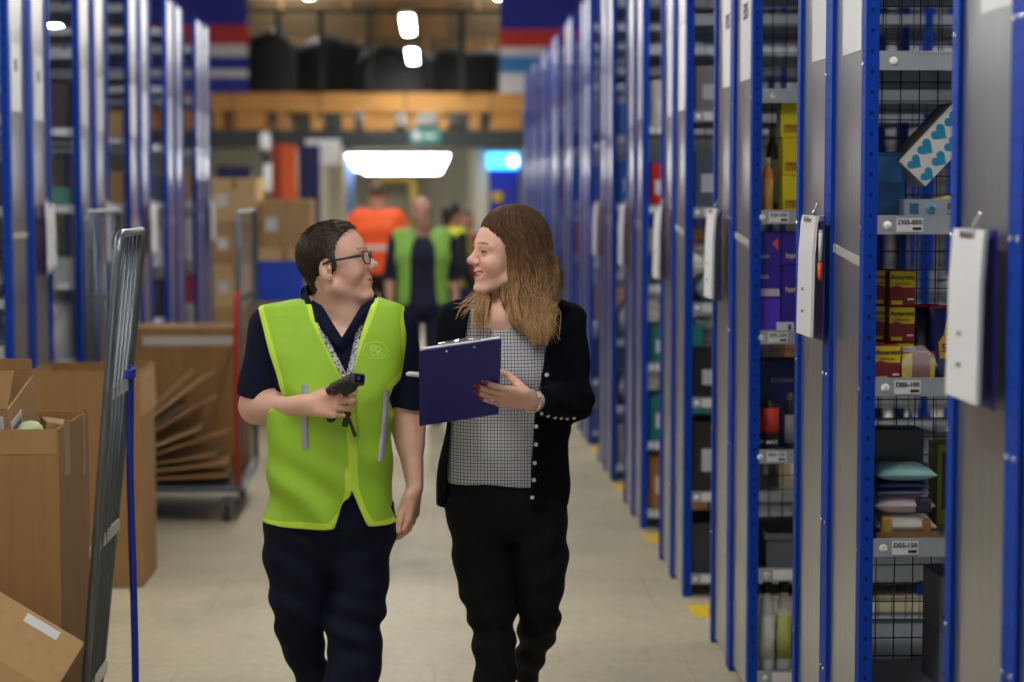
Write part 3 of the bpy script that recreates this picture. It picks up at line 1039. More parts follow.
for a in ((0, 0.85, 'box', (196, 196, 192), (0.26, 0.3, 0.2), 'white'), (0, 1.25, 'sack', (206, 206, 204), (0.3, 0.3, 0.18), 'white'), (0, 1.65, 'box', (60, 64, 66), (0.26, 0.3, 0.2), 'charcoal'), (0, 0.45, 'box', (150, 150, 150), (0.26, 0.3, 0.2), 'grey'),
          (1, 0.85, 'roll', (222, 222, 224), (0.24, 0.24, 0.29), 'white'), (1, 1.25, 'box', (190, 192, 194), (0.25, 0.3, 0.13), 'pale grey'), (1, 1.65, 'box', (92, 150, 130), (0.25, 0.3, 0.10), 'green banded'), (1, 2.05, 'box', (70, 60, 66), (0.26, 0.3, 0.24), 'dark plum'), (1, 0.45, 'box', (150, 110, 70), (0.26, 0.3, 0.24), 'brown'),
          (2, 0.85, 'box', (130, 130, 134), (0.26, 0.3, 0.2), 'grey'), (2, 1.25, 'box', (176, 140, 96), (0.25, 0.3, 0.22), 'brown'), (2, 1.65, 'box', (190, 152, 100), (0.25, 0.3, 0.2), 'sandy'), (2, 2.05, 'box', (206, 170, 110), (0.25, 0.3, 0.16), 'golden brown'),
          (3, 1.25, 'box', (214, 212, 210), (0.25, 0.3, 0.22), 'white'), (3, 1.65, 'box', (80, 84, 92), (0.25, 0.3, 0.2), 'slate'), (3, 0.85, 'box', (60, 60, 66), (0.25, 0.3, 0.26), 'charcoal'),
          (4, 1.25, 'box', (212, 206, 196), (0.25, 0.3, 0.28), 'off-white'), (4, 1.65, 'box', (186, 146, 96), (0.25, 0.3, 0.24), 'brown'), (4, 0.85, 'box', (180, 60, 50), (0.2, 0.3, 0.24), 'brick red')):
    goods(-1, a[0], a[1], a[2], a[3], a[4], cname=a[5])
# ------------------------------------------------------------------ roll cages
def wheel(parent, p):
    f = MB()
    f.box((0, 0, 0.10), (0.05, 0.06, 0.05), bev=0.008)
    f.box((-0.02, 0, 0.075), (0.005, 0.04, 0.09)).box((0.02, 0, 0.075), (0.005, 0.04, 0.09))
    o = f.build('caster', M['zinc'], parent, p)
    MB().lathe((0, 0, 0.05), [(0.008, -0.016), (0.046, -0.016), (0.05, -0.011), (0.05, 0.011), (0.046, 0.016), (0.008, 0.016)], 24, 'x').build('wheel', M['rubber'], o)


def side_frame(x_at, y0, y1, zb, zt, nbars, cross, r=0.011, twist=0.0):
    """A cage side standing along the aisle; x_at(z) gives its lean."""
    t = MB()
    rc = 0.05
    P_ = lambda y, z: (x_at(z) + (y - y0) / (y1 - y0) * twist * (1.86 - z), y, z)
    t.ring_tube([P_(y0, zb), P_(y0, zt - rc), P_(y0 + rc * 0.3, zt - rc * 0.3), P_(y0 + rc, zt), P_(y1 - rc, zt), P_(y1 - rc * 0.3, zt - rc * 0.3), P_(y1, zt - rc), P_(y1, zb)], r, 10)
    t.ring_tube([P_(y0, zb + 0.02), P_(y1, zb + 0.02)], r * 0.8, 8)
    bars = MB()
    for i in range(nbars):
        y = y0 + (y1 - y0) * (i + 1) / (nbars + 1)
        bars.ring_tube([P_(y, zb + 0.02), P_(y, zt)], 0.0048, 8)
    cr = []
    for z in cross:
        a, b = Vector(P_(y0, z)), Vector(P_(y1, z + 0.012))
        cr.append(MB().box((a + b) / 2, (0.006, (y1 - y0), 0.034)))
    return t, bars, cr


def rails(cr, m, sf):
    for c in cr:
        c.build('cross_rail', m, sf)



# the leaning cage nearest the viewer
CY0, CY1 = 5.63, 6.14
cage = empty('roll_cage', 'grey metal roll cage with a leaning barred side and blue strap, nearest the viewer', 'roll cage', (-1.4, 5.885, 0))
lean = lambda z: -0.995 + 0.0875 * z + 1.4
t, bars, cr = side_frame(lean, CY0 - 5.885, CY1 - 5.885, 0.19, 1.595, 5, (0.28, 0.71, 1.137), 0.012, -0.0215)
sf = t.build('side_frame', M['zinc'], cage)
bars.build('bars', M['zinc'], sf)
rails(cr, M['zinc_pale'], sf)
t, bars, cr = side_frame(lambda z: -0.39 - 0.02 * z, CY0 - 5.885, CY1 - 5.885, 0.19, 1.595, 5, (0.28, 0.71, 1.137), 0.012)
sf = t.build('side_frame', M['zinc'], cage)
bars.build('bars', M['zinc'], sf)
rails(cr, M['zinc_pale'], sf)
b = MB()
b.box((0, 0, 0.165), (0.80, 0.56, 0.03), bev=0.006)
b.build('base', M['zinc'], cage)
for sx in (-0.33, 0.33):
    for sy in (-0.2, 0.2):
        wheel(cage, (sx, sy, 0.0))
# blue strap knotted on the rail
sx_, sz_ = -1.015 + 0.097 * 1.15 + 0.006, 1.160
s0 = at(128.5, 374, 6.06)
st = MB()
st.smooth = True
path = [(s0.x - 0.004, 6.065, s0.z + 0.02), (s0.x + 0.004, 6.07, s0.z - 0.01), (s0.x + 0.000, 6.066, s0.z - 0.25), (s0.x + 0.002, 6.065, 0.75), (s0.x + 0.008, 6.06, 0.4), (s0.x + 0.010, 6.05, 0.10), (s0.x + 0.02, 6.02, 0.006), (s0.x + 0.06, 5.93, 0.004)]


def catmull(pts, n=6):
    pts = [Vector(p) for p in pts]
    out = []
    for i in range(len(pts) - 1):
        p0, p1, p2, p3 = pts[max(i - 1, 0)], pts[i], pts[i + 1], pts[min(i + 2, len(pts) - 1)]
        for k in range(n):
            u = k / n
            out.append(0.5 * ((2 * p1) + (-p0 + p2) * u + (2 * p0 - 5 * p1 + 4 * p2 - p3) * u * u + (-p0 + 3 * p1 - 3 * p2 + p3) * u ** 3))
    out.append(pts[-1])
    return out


cp = catmull(path)
vs, fs = [], []
for i, p in enumerate(cp):
    a = 0.35 * math.sin(i * 0.25) + 0.25
    d = Vector((math.cos(a), math.sin(a), 0)) * 0.0105
    nn = Vector((-math.sin(a), math.cos(a), 0.0)) * 0.0016
    for q in (p - d - nn, p + d - nn, p + d + nn, p - d + nn):
        vs.append(q)
for i in range(len(cp) - 1):
    for k in range(4):
        fs.append((i * 4 + k, i * 4 + (k + 1) % 4, (i + 1) * 4 + (k + 1) % 4, (i + 1) * 4 + k))
fs += [(3, 2, 1, 0), tuple((len(cp) - 1) * 4 + k for k in range(4))]
st.add(vs, fs)
so = tag(st.build('strap', M['strap']), 'flat bright blue strap knotted to the leaning cage and hanging to the floor', 'strap')
kn = MB()
kn.smooth = True
for j in range(3):
    kn.ring_tube([Vector((s0.x - 0.002 + 0.016 * math.cos(a), 6.062 + 0.016 * math.sin(a), s0.z + 0.012 - 0.011 * j + 0.006 * math.sin(a + j))) for a in [2 * math.pi * i / 14 for i in range(15)]], 0.0085, 8)
kn.build('knot', M['strap'], so)


# ------------------------------------------------------------------ open cartons
def open_carton(name, label, loc, s, m, m_in, rz=0.0, flaps=(), rim=0.0, rot=None, labelpos=None):
    """Open-topped carton; loc = centre of its underside. flaps: (side, angle from upright in degrees, fraction of height)."""
    w, d, h = s
    th = 0.005
    o = empty(name, label, 'carton', loc, None, rz)
    if rot:
        o.rotation_euler = rot
    b = MB()
    b.box((0, 0, th / 2), (w, d, th))
    b.box((0, -d / 2 + th / 2, h / 2), (w, th, h)).box((0, d / 2 - th / 2, h / 2), (w, th, h))
    b.box((-w / 2 + th / 2, 0, h / 2), (th, d - 2 * th, h)).box((w / 2 - th / 2, 0, h / 2), (th, d - 2 * th, h))
    b.build('body', m, o)
    for (side, ang, ln) in flaps:
        f = MB()
        a = math.radians(ang)
        L = ln
        if side in 'fb':
            sy = -1 if side == 'f' else 1
            f.box((0, 0, L / 2), (w * 0.985, th * 0.8, L))
            fo = f.build('flap', m_in, o, (0, sy * (d / 2 - th / 2), h))
            fo.rotation_euler = (-sy * a, 0, 0)
        else:
            sx = -1 if side == 'l' else 1
            f.box((0, 0, L / 2), (th * 0.8, d * 0.985, L))
            fo = f.build('flap', m_in, o, (sx * (w / 2 - th / 2), 0, h))
            fo.rotation_euler = (0, sx * a, 0)
    return o


# tall carton standing in the leaning cage
AW = 0.66
xa = -1.05
A_ = open_carton('open_carton', 'tall open brown carton in the leaning cage, a smaller carton tipped on top', (xa - AW / 2, 6.0, 0.181), (AW, 0.50, 0.865), M['card'], M['card2'],
                 flaps=(('l', 178, 0.25), ('b', 176, 0.22)))
for c_, s_ in (((AW / 2 + 0.0006, -0.12, 0.80), (0.001, 0.09, 0.16)), ((AW / 2 + 0.0006, 0.16, 0.78), (0.001, 0.03, 0.20)), ((0.2, -0.2506, 0.83), (0.25, 0.001, 0.07))):
    MB().box(c_, s_).build('tape', M['tape'], A_)
# smaller carton lying tipped on its rim
Cb = open_carton('open_carton', 'small open carton with white labels, tipped inside the top of the tall carton', (-1.375, 6.055, 0.925), (0.36, 0.29, 0.21), M['card2'], M['card'],
                 flaps=(('f', -52, 0.13), ('b', 10, 0.05)), rot=(math.radians(15), math.radians(0), math.radians(-4)))
MB().box((0.1808, -0.07, 0.12), (0.0015, 0.11, 0.085)).build('white_label', M['paper'], Cb)
MB().box((0.182, -0.07, 0.136), (0.001, 0.09, 0.018)).build('printed_line', M['grey'], Cb)
MB().box((0.10, -0.1458, 0.16), (0.13, 0.0015, 0.06)).build('white_label', M['paper'], Cb)
carton('folded_carton', 'pale carton standing in the tall open carton, just below its rim', 'cardboard', (-1.135, 6.08, 0.88), (0.085, 0.16, 0.155), M['card2'], rot=(0.0, 0.16, 0.3))
gb = MB().lathe((0, 0, 0), [(0, 0), (0.02, 0.004), (0.034, 0.02), (0.038, 0.038), (0.034, 0.056), (0.02, 0.07), (0, 0.074)], 20).build('plastic_ball', cm(196, 216, 170, 0.35), None, (-1.148, 5.86, 0.985))
tag(gb, 'pale green ball peeping over the rim of the tall carton', 'ball')
carton('packing_carton', 'brown inner carton holding up the goods inside the tall carton', 'carton', (-1.335, 6.0, 0.188), (0.48, 0.42, 0.69), M['card3'])

# carton on the floor by the first trolley-side rack
Bx = open_carton('open_carton', 'large plain open carton standing on the floor behind the leaning cage', (-1.265 - 0.235, 9.09, 0.0), (0.47, 0.46, 0.945), M['card'], M['card2'],
                 flaps=(('b', 172, 0.2), ('r', 178, 0.2)))
MB().box((0.2356, -0.02, 0.9), (0.001, 0.07, 0.10)).build('tape', M['tape'], Bx)

# tilted carton in the lowest corner
Dp = at(20, 655, 5.25)
Dc = MB().box((0, 0, -0.14), (0.50, 0.34, 0.28), bev=0.003).build('tilted_carton', M['card2'], None, at(-6, 592, 5.30))
Dc.location = (-1.194, 5.25, 0.547)
Dc.rotation_euler = (math.radians(52), math.radians(33), math.radians(4))
tag(Dc, 'pale closed carton tipped against the tall carton, with a small white label', 'carton')
MB().box((0.132, 0.145, 0.0008), (0.10, 0.026, 0.0012)).build('white_label', M['paper'], Dc)
MB().box((0.20, -0.02, 0.0006), (0.045, 0.008, 0.001)).build('ink_mark', M['ink'], Dc)
MB().box((0.0, -0.02, 0.0005), (0.496, 0.05, 0.0009)).build('tape', M['tape'], Dc)
sl = MB().box((0, 0, 0.09), (0.006, 0.012, 0.18), bev=0.001).build('wood_splinter', M['card2'], None, (-0.93, 5.5, 0.0))
sl.rotation_euler = (0, math.radians(36), 0)
tag(sl, 'thin pale strip of wood leaning near the foot of the leaning cage', 'strip')

# ------------------------------------------------------------------ trolley with flattened cardboard
T0, T1 = 10.6, 11.6
tro = empty('roll_cage', 'cage trolley loaded with flattened cardboard and a red edged gate', 'roll cage', (-1.38, 11.1, 0))
base = MB().box((0, 0, 0.175), (0.78, 1.02, 0.03), bev=0.006).build('base', M['zinc'], tro)
for sx in (-0.3, 0.3):
    for sy in (-0.42, 0.42):
        wheel(tro, (sx, sy, 0.0))
t, bars, cr = side_frame(lambda z: 0.375, -0.5, 0.5, 0.19, 1.61, 3, (0.6, 1.15), 0.014)
sf = t.build('side_frame', M['zinc'], tro)
bars.build('bars', M['zinc'], sf)
rails(cr, M['zinc'], sf)
t, bars, cr = side_frame(lambda z: -0.375, -0.5, 0.5, 0.19, 1.61, 3, (0.6, 1.15), 0.014)
sf = t.build('side_frame', M['zinc'], tro)
bars.build('bars', M['zinc'], sf)
MB().ring_tube([(0.365, -0.535, 0.2), (0.365, -0.535, 1.15), (0.375, -0.52, 1.2), (0.375, -0.47, 1.205)], 0.012, 10).build('red_gate_bar', M['red'], tro)
# big taped carton at its back
big = carton('taped_carton', 'big brown carton with a white tape band, behind the flattened cardboard', 'carton', (-1.345, 11.36, 0.192), (0.62, 0.42, 0.79), M['card'])
MB().box((0.02, -0.2108, 0.72), (0.50, 0.001, 0.05)).build('tape_band', M['tape_white'], big)
MB().box((0, 0, 0.7906), (0.06, 0.41, 0.001)).build('tape', M['tape'], big)
r2 = random.Random(21)
mts = [M['card'], M['card2'], M['card_light'], M['card'], M['card_light'], M['card2'], M['zinc_pale'], M['card_light'], M['card2']]
words_ = ['lowest dark sheet', 'brown sheet second from the bottom', 'pale sheet third from the bottom', 'dark sheet fourth from the bottom', 'pale sheet in the middle', 'brown sheet above the middle', 'whitish sheet', 'pale sheet second from the top', 'topmost brown sheet']
for i in range(9):
    w, d_ = (0.62, 0.60, 0.56, 0.62, 0.50, 0.62, 0.46, 0.64, 0.58)[i], (0.34, 0.36, 0.30, 0.34, 0.36, 0.30, 0.28, 0.36, 0.32)[i]
    a = math.radians((2, 6, 9, 17, 21, 31, 34, 38, 42)[i])
    o = MB()
    o.box((w / 2, 0, 0.004), (w, d_, 0.007), bev=0.002)
    o.box((w * 0.55, -d_ * 0.20, 0.0105), (w * 0.8, d_ * 0.45, 0.005))
    ob = o.build('cardboard_sheet', mts[i], None, (-1.70 + 0.012 * (i % 2), 10.86 + r2.uniform(-0.03, 0.03), 0.205 + 0.022 * i))
    ob.rotation_euler = (math.radians(r2.uniform(-0.6, 0.6)), -a, math.radians(r2.uniform(-7, 7)))
    tag(ob, words_[i] + ' in the flattened cardboard heap on the trolley', 'cardboard', 'flattened cardboard on the trolley')

# folded cage by the racks
fold = empty('roll_cage', 'empty folded roll cage standing behind the large plain carton', 'roll cage', (-1.62, 10.03, 0))
t, bars, cr = side_frame(lambda z: 0.02, -0.5, 0.5, 0.19, 1.62, 3, (0.7, 1.2), 0.014)
sf = t.build('side_frame', M['zinc'], fold)
bars.build('bars', M['zinc'], sf)
rails(cr, M['zinc'], sf)
MB().box((-0.03, 0, 0.17), (0.14, 1.0, 0.03), bev=0.006).build('base', M['zinc'], fold)
for sy in (-0.42, 0.42):
    wheel(fold, (-0.03, sy, 0.0))

# yellow corner marks on the floor in front of each rack pair
for k in range(2, 10):
    y = RIGHT_Y[k]
    mk = MB().box((0, 0, 0.001), (0.075, 0.26, 0.002))
    mk.box((0.07, 0.09, 0.001), (0.07, 0.08, 0.002))
    w = 'the heart-box pair' if k == 1 else ('the purple boxes' if k == 2 else 'the %s pair beyond the purple boxes' % ORD[k - 3])
    tag(mk.build('floor_marking', M['yellow'], None, (XR + 0.03, y - 0.3, 0.0)), 'worn yellow tape mark on the floor in front of ' + w, 'floor marking', 'yellow floor marks')
# ------------------------------------------------------------------ the far end: mezzanine
MY = 29.5
SCL = F / MY
def zx(px, py, Y=MY):
    p = at(px, py, Y)
    return p.x, p.z


_, z_deck = zx(433, 93)
_, z_edge = zx(433, 112)
_, z_jb = zx(433, 130)
_, z_bb = zx(433, 148)
X0m, X1m = -6.5, 4.5
Wm = X1m - X0m
cxm = (X0m + X1m) / 2
mez = empty('mezzanine_floor', 'timber edged mezzanine deck on a dark steel beam across the far end', 'mezzanine', (cxm, MY, 0))
fb = MB()
n = 9
for i in range(n):
    w = Wm / n
    fb.box((-Wm / 2 + (i + 0.5) * w, 0, (z_deck + z_edge) / 2), (w - 0.02, 0.05, z_deck - z_edge))
fb.build('edge_planks', M['timber'], mez)
jm = MB()
for i in range(24):
    jm.box((-Wm / 2 + (i + 0.5) * Wm / 24, 0.8, (z_edge + z_jb) / 2), (0.14 if i % 4 else 0.44, 1.5, z_edge - z_jb - 0.004))
jm.build('joist_slats', M['timber'], mez)
MB().box((0, 0.1, (z_jb + z_bb) / 2), (Wm, 0.25, z_jb - z_bb)).build('steel_beam', M['steel_dark'], mez)
MB().box((0, 5.2, z_edge + 0.02), (Wm, 10.2, 0.03)).build('deck_board', M['steel_dark'], mez)
for xx in (-2.3, -1.62, 0.72):
    MB().box((xx - cxm, 0.35, z_bb / 2), (0.16, 0.16, z_bb)).build('support_post', {-1.62: M['cream'], -2.3: M['navy'], 0.72: M['cream']}[xx], mez)

# railing with mesh
rail = empty('guard_rail', 'black steel guard rail with mesh along the mezzanine edge', 'railing', (cxm, MY - 0.1, z_deck))
_, z_rail = zx(433, 12)
hr = z_rail - z_deck
MB().box((0, 0, hr), (Wm, 0.05, 0.06)).build('top_rail', M['wire'], rail)
for px in (150, 279, 322, 370, 462, 560):
    x, _ = zx(px, 50)
    MB().box((x - cxm, 0, hr / 2), (0.09 if px in (279, 322, 462) else 0.06, 0.06, hr)).build('post', M['wire'], rail)
wm = MB()
for i in range(int(Wm / 0.12)):
    wm.box((-Wm / 2 + i * 0.12, 0.02, hr * 0.45), (0.008, 0.008, hr * 0.9))
for i in range(9):
    wm.box((0, 0.02, 0.06 + i * 0.12), (Wm, 0.008, 0.008))
wm.build('mesh_infill', M['wire'], rail)

# dark wrapped stacks on the deck
def wrapped(label, px0, px1, pyt, Y, seed):
    x0, zt = zx(px0, pyt, Y)
    x1, _ = zx(px1, pyt, Y)
    zb = z_edge + 0.036
    r = random.Random(seed)
    w, h, d = (x1 - x0) * 0.97, zt - zb, 0.9
    mb = MB()
    mb.smooth = True
    nx, nz, ny = 14, 8, 8
    vs, idx, fs = [], {}, []
    def P_(u, v, t):
        # superellipsoid-like sagging lump
        k = 1 - 0.25 * t ** 3
        return ((u * w / 2) * (1 - 0.12 * t ** 2) + 0.03 * math.sin(7 * v + seed), v * d / 2 * (1 - 0.1 * t), t * h * (1 - 0.10 * abs(u) ** 2.5 + 0.05 * math.sin(5 * u + seed) - 0.04 * abs(v)))
    n = 28
    rings = 9
    for j in range(rings):
        t = j / (rings - 1)
        for k in range(n):
            a = 2 * math.pi * k / n
            ca, sa = math.cos(a), math.sin(a)
            u, v = math.copysign(abs(ca) ** 0.45, ca), math.copysign(abs(sa) ** 0.45, sa)
            vs.append(P_(u, v, t))
    for j in range(rings - 1):
        for k in range(n):
            fs.append((j * n + k, j * n + (k + 1) % n, (j + 1) * n + (k + 1) % n, (j + 1) * n + k))
    # domed lid
    for s_ in (0.6, 0.25):
        for k in range(n):
            a = 2 * math.pi * k / n
            ca, sa = math.cos(a), math.sin(a)
            u, v = s_ * math.copysign(abs(ca) ** 0.6, ca), s_ * math.copysign(abs(sa) ** 0.6, sa)
            p = P_(u, v, 1)
            vs.append((p[0], p[1], p[2] + 0.03))
    for j in (rings - 1, rings):
        for k in range(n):
            fs.append((j * n + k, j * n + (k + 1) % n, (j + 1) * n + (k + 1) % n, (j + 1) * n + k))
    fs.append(tuple((rings + 1) * n + k for k in range(n)))
    fs.append(tuple(range(n - 1, -1, -1)))
    mb.add(vs, fs)
    o = mb.build('wrapped_stack', M['black_cloth'], None, ((x0 + x1) / 2, Y + 0.3, zb))
    return tag(o, label, 'wrapped goods', 'black wrapped stacks on the mezzanine')


wrapped('smallest black wrapped stack, next to the striped banner', 243, 296, 32, MY + 0.5, 1)
wrapped('tallest black wrapped stack in the middle of the mezzanine', 286, 372, 38, MY + 1.6, 2)
wrapped('low black wrapped stack under the hanging lights', 352, 436, 48, MY + 0.5, 3)
wrapped('wide black wrapped stack towards the blue racks', 422, 510, 49, MY + 1.6, 4)
wrapped('black wrapped stack behind the upper ends of the blue racks', 495, 560, 58, MY + 0.5, 5)
# cardboard wall behind
k = 0
for row in range(3):
    for i in range(8):
        w_, h_ = 1.02, 0.62
        x = -3.4 + i * w_ * 1.01 + (0.2 if row % 2 else 0)
        carton('pallet_carton', 'large tan carton on the mezzanine, %s along in the %s' % (ORD[i], ['bottom row', 'middle row', 'top row'][row]), 'carton',
               (x, 33.0, z_edge + 0.036 + row * (h_ + 0.004)), (w_, 0.8, h_), [cm(96, 78, 52, 0.85), cm(110, 88, 58, 0.85), M['card3']][(i + row) % 3], 'tan cartons on the mezzanine', tape=M['tape'])

# striped banners on the rail
def banner(label, px0, px1, stripes):
    x0, _ = zx(px0, 50, MY - 0.16)
    x1, _ = zx(px1, 50, MY - 0.16)
    root = empty('striped_banner', label, 'banner', ((x0 + x1) / 2, MY - 0.16, z_deck))
    for (ya, yb, m) in stripes:
        _, za = zx(433, ya, MY - 0.16)
        _, zb = zx(433, yb, MY - 0.16)
        MB().box((0, 0, (za + zb) / 2 - z_deck), (x1 - x0, 0.012, za - zb)).build('stripe', m, root)
    return root


FB, FR, FW, FL = cm(12, 28, 150), cm(186, 36, 40), cm(206, 206, 214), cm(40, 120, 190)
banner('wide blue, red and white striped banner hung on the railing beside the smallest wrapped stack', 60, 248, [(-40, 26, FB), (26, 45, FR), (45, 57, FW), (57, 70, FB), (70, 78, FW), (78, 93, FB)])
banner('blue, red and white striped banner hung on the railing above the blue lit sign', 500, 600, [(-40, 29, FB), (29, 47, FR), (47, 56, FW), (56, 73, FL), (73, 93, FW)])

# signs under the beam
sx, sz = zx(323, 152, MY - 0.12)
sg = tag(MB().box((0, 0, 0), (0.50, 0.012, 0.36), bev=0.004).build('hanging_sign', M['paper'], None, (sx, MY - 0.14, sz)), 'blank looking white square sign hung below the dark beam', 'sign')
hk = MB()
for dx in (-0.2, 0.2):
    hk.ring_tube([(dx, 0, 0.17), (dx, 0.11, 0.22), (dx, 0.13, 0.28)], 0.006, 6)
hk.build('hanger', M['wire'], sg)
for i, wv in enumerate((0.34, 0.3, 0.36)):
    MB().box((0, -0.0068, 0.08 - i * 0.08), (wv, 0.001, 0.016)).build('printed_line', cm(170, 172, 180), sg)
sx, sz = zx(425, 136, MY - 0.05)
ex = tag(MB().box((0, 0, 0), (0.44, 0.03, 0.19), bev=0.004).build('exit_sign', mat('exit_green', rgb(72, 150, 138), rough=0.4, emit=0.12), None, (sx, MY - 0.045, sz)), 'small green exit sign on the dark beam', 'sign')
pg = MB()
pg.box((-0.12, -0.017, 0), (0.08, 0.003, 0.13)).box((0.02, -0.017, 0), (0.10, 0.003, 0.03))
pg.plate([(0.07, -0.0155, -0.05), (0.13, -0.0155, 0), (0.07, -0.0155, 0.05)], (0, -1, 0), 0.003)
pg.build('pictogram', M['paper'], ex)
sx, sz = zx(503, 161, 29.52)
bl = tag(MB().box((0, 0, 0), (0.46, 0.10, 0.23), bev=0.02).build('lit_sign', mat('lit_blue', rgb(60, 190, 255), emit=3.2, ecol=rgb(60, 170, 255)), None, (sx, 29.52, sz)), 'glowing light blue sign box under the beam beside the blue racks', 'sign')
MB().lathe((0.14, -0.05, 0), [(0, -0.012), (0.06, -0.012), (0.07, 0), (0, 0)], 20, 'y').build('lamp', mat('lit_white', (1, 1, 1), emit=5, ecol=(0.8, 0.95, 1)), bl)
hk = MB()
for dx in (-0.15, 0.15):
    hk.ring_tube([(dx, 0, 0.1), (dx, 0, z_bb - sz + 0.01)], 0.008, 6)
hk.build('hanger', M['wire'], bl)

# long light under the deck
x0, z0_ = zx(347, 155, 31)
x1, z1_ = zx(449, 170, 31)
cl = empty('strip_light', 'long bright white strip light under the mezzanine', 'light', ((x0 + x1) / 2, 31, (z0_ + z1_) / 2))
hw, hh = (x1 - x0) / 2, (z0_ - z1_) / 2
MB().box((0, 0.03, hh + 0.02), (2 * hw + 0.06, 0.3, 0.04)).build('housing', M['housing'], cl)
dm = MB()
pr = [(-hw, hh), (hw, hh), (hw * 0.84, -hh), (-hw * 0.84, -hh)]
dm.add([(x, -0.1, z) for x, z in pr] + [(x, 0.14, z) for x, z in pr], [(0, 1, 2, 3), (7, 6, 5, 4), (0, 4, 5, 1), (1, 5, 6, 2), (2, 6, 7, 3), (3, 7, 4, 0)])
dm.build('diffuser', mat('strip_diffuser', (1, 1, 1), emit=16, ecol=(1, 0.98, 0.92)), cl)
hk = MB()
for dx in (-0.6, 0.6):
    hk.ring_tube([(dx, 0.03, hh), (dx, 0.03, z_edge - cl.location.z)], 0.01, 6)
hk.build('hanger', M['wire'], cl)

c2 = copy_tree(cl)  # unseen extra fixture, added to brighten the space under the deck
c2.location.y = 35.5
c2['label'] = 'added strip light deeper under the mezzanine, hidden behind the first'

# things under the deck
orange = empty('lift_mast', 'orange steel uprights behind the carton stack', 'mast', (zx(282, 180, 27)[0], 27.0, 0))
for dx, w in ((-0.10, 0.17), (0.09, 0.20)):
    MB().box((dx, 0.1 if dx < 0 else 0, 1.18), (w, 0.1, 2.36), bev=0.01).build('upright', M['orange'] if dx > 0 else cm(176, 60, 24), orange)
MB().box((0, 0.05, 0.2), (0.5, 0.5, 0.4), bev=0.02).build('base', M['steel_dark'], orange)
fx = zx(266, 160, 24)[0]
fk = empty('pallet_stacker', 'dark mast with white lamp and yellow stripes behind the cartons', 'stacker', (fx, 24.0, 0))
MB().box((0, 0, 1.1), (0.11, 0.10, 2.2), bev=0.01).build('mast', M['steel_dark'], fk)
MB().box((0, -0.06, 2.32), (0.12, 0.1, 0.20), bev=0.03).build('head_lamp', M['paper'], fk)
MB().box((0.02, -0.06, 1.9), (0.10, 0.04, 0.32), bev=0.02).build('grey_plate', M['paper'], fk)
ym = MB()
ym.box((-0.05, -0.06, 1.72), (0.05, 0.03, 0.35), bev=0.01)
ym.box((0.0, -0.06, 1.60), (0.10, 0.03, 0.1), bev=0.01)
ym.build('yellow_stripe', M['yellow'], fk)
MB().box((0, 0.1, 0.15), (0.6, 0.6, 0.3), bev=0.02).build('base', M['steel_dark'], fk)
x0 = zx(296, 190, 28)[0]; x1 = zx(318, 190, 28)[0]
tag(MB().box(((x0 + x1) / 2, 28.6, 1.2), (x1 - x0, 0.1, 2.39), bev=0.01).build('partition_screen', M['navy']), 'tall dark navy screen beside the orange uprights', 'screen')
x0 = zx(212, 190, 28)[0]; x1 = zx(247, 190, 28)[0]
tag(MB().box(((x0 + x1) / 2, 28.6, 1.05), (x1 - x0, 0.1, 2.1), bev=0.01).build('partition_screen', M['navy']), 'navy screen behind the top of the carton stack', 'screen')
for (pa, pb, Y, zt, m, lab) in ((330, 345, 30.8, 2.5, M['cream'], 'cream pillar left of the blue pipe'), (346, 353, 31.2, 2.5, cm(60, 96, 150), 'blue upright pipe beside the cream pillar')):
    xa_, xb_ = zx(pa, 190, Y)[0], zx(pb, 190, Y)[0]
    tag(MB().box(((xa_ + xb_) / 2, Y, zt / 2), (xb_ - xa_, 0.15, zt), bev=0.02).build('pillar' if m is M['cream'] else 'pipe', m), lab.replace('left of', 'next to'), 'pillar' if m is M['cream'] else 'pipe')
# yellow pipe bridge and door on the far wall
yp = MB()
xa_, za_ = zx(376, 178, 38)
xb_, zb_ = zx(414, 178, 38)
yp.ring_tube([(xa_, 38, za_), (xb_ - 0.1, 38, za_), (xb_, 38, za_ - 0.1), (xb_, 38, 0.0)], 0.09, 12)
yp.ring_tube([(xa_, 38, za_), (xa_, 38, 0)], 0.05, 12)
tag(yp.build('yellow_pipe', cm(206, 176, 90)), 'pale yellow pipe arching before the far wall', 'pipe')
xa_, xb_ = zx(470, 190, 34)[0], zx(488, 190, 34)[0]
tag(MB().box(((xa_ + xb_) / 2, 34, 1.3), (xb_ - xa_, 0.3, 2.6), bev=0.02).build('pillar', M['cream']), 'pale pillar near the blue lit sign', 'pillar')
xa_, xb_ = zx(490, 190, 29.2)[0], zx(521, 190, 29.2)[0]
dr = tag(MB().box(((xa_ + xb_) / 2, 29.75, 1.1), (xb_ - xa_, 0.06, 2.2), bev=0.01).build('partition_screen', cm(20, 40, 160)), 'blue panel standing under the blue lit sign', 'screen')
tag(MB().box((zx(497, 198, 29.7)[0], 29.70, zx(497, 197, 29.1)[1]), (0.16, 0.02, 0.14), bev=0.02).build('warning_sign', M['yellow']), 'small yellow sign on the blue panel', 'sign')
dd = tag(MB().box((0, 0, 1.05), (1.1, 0.06, 2.1)).build('door_1', cm(196, 190, 164), None, (zx(400, 200, 39.8)[0], 39.9, 0)), kind='structure')
MB().box((0.42, -0.05, 1.0), (0.1, 0.05, 0.03), bev=0.005).build('door_handle', M['chrome'], dd)

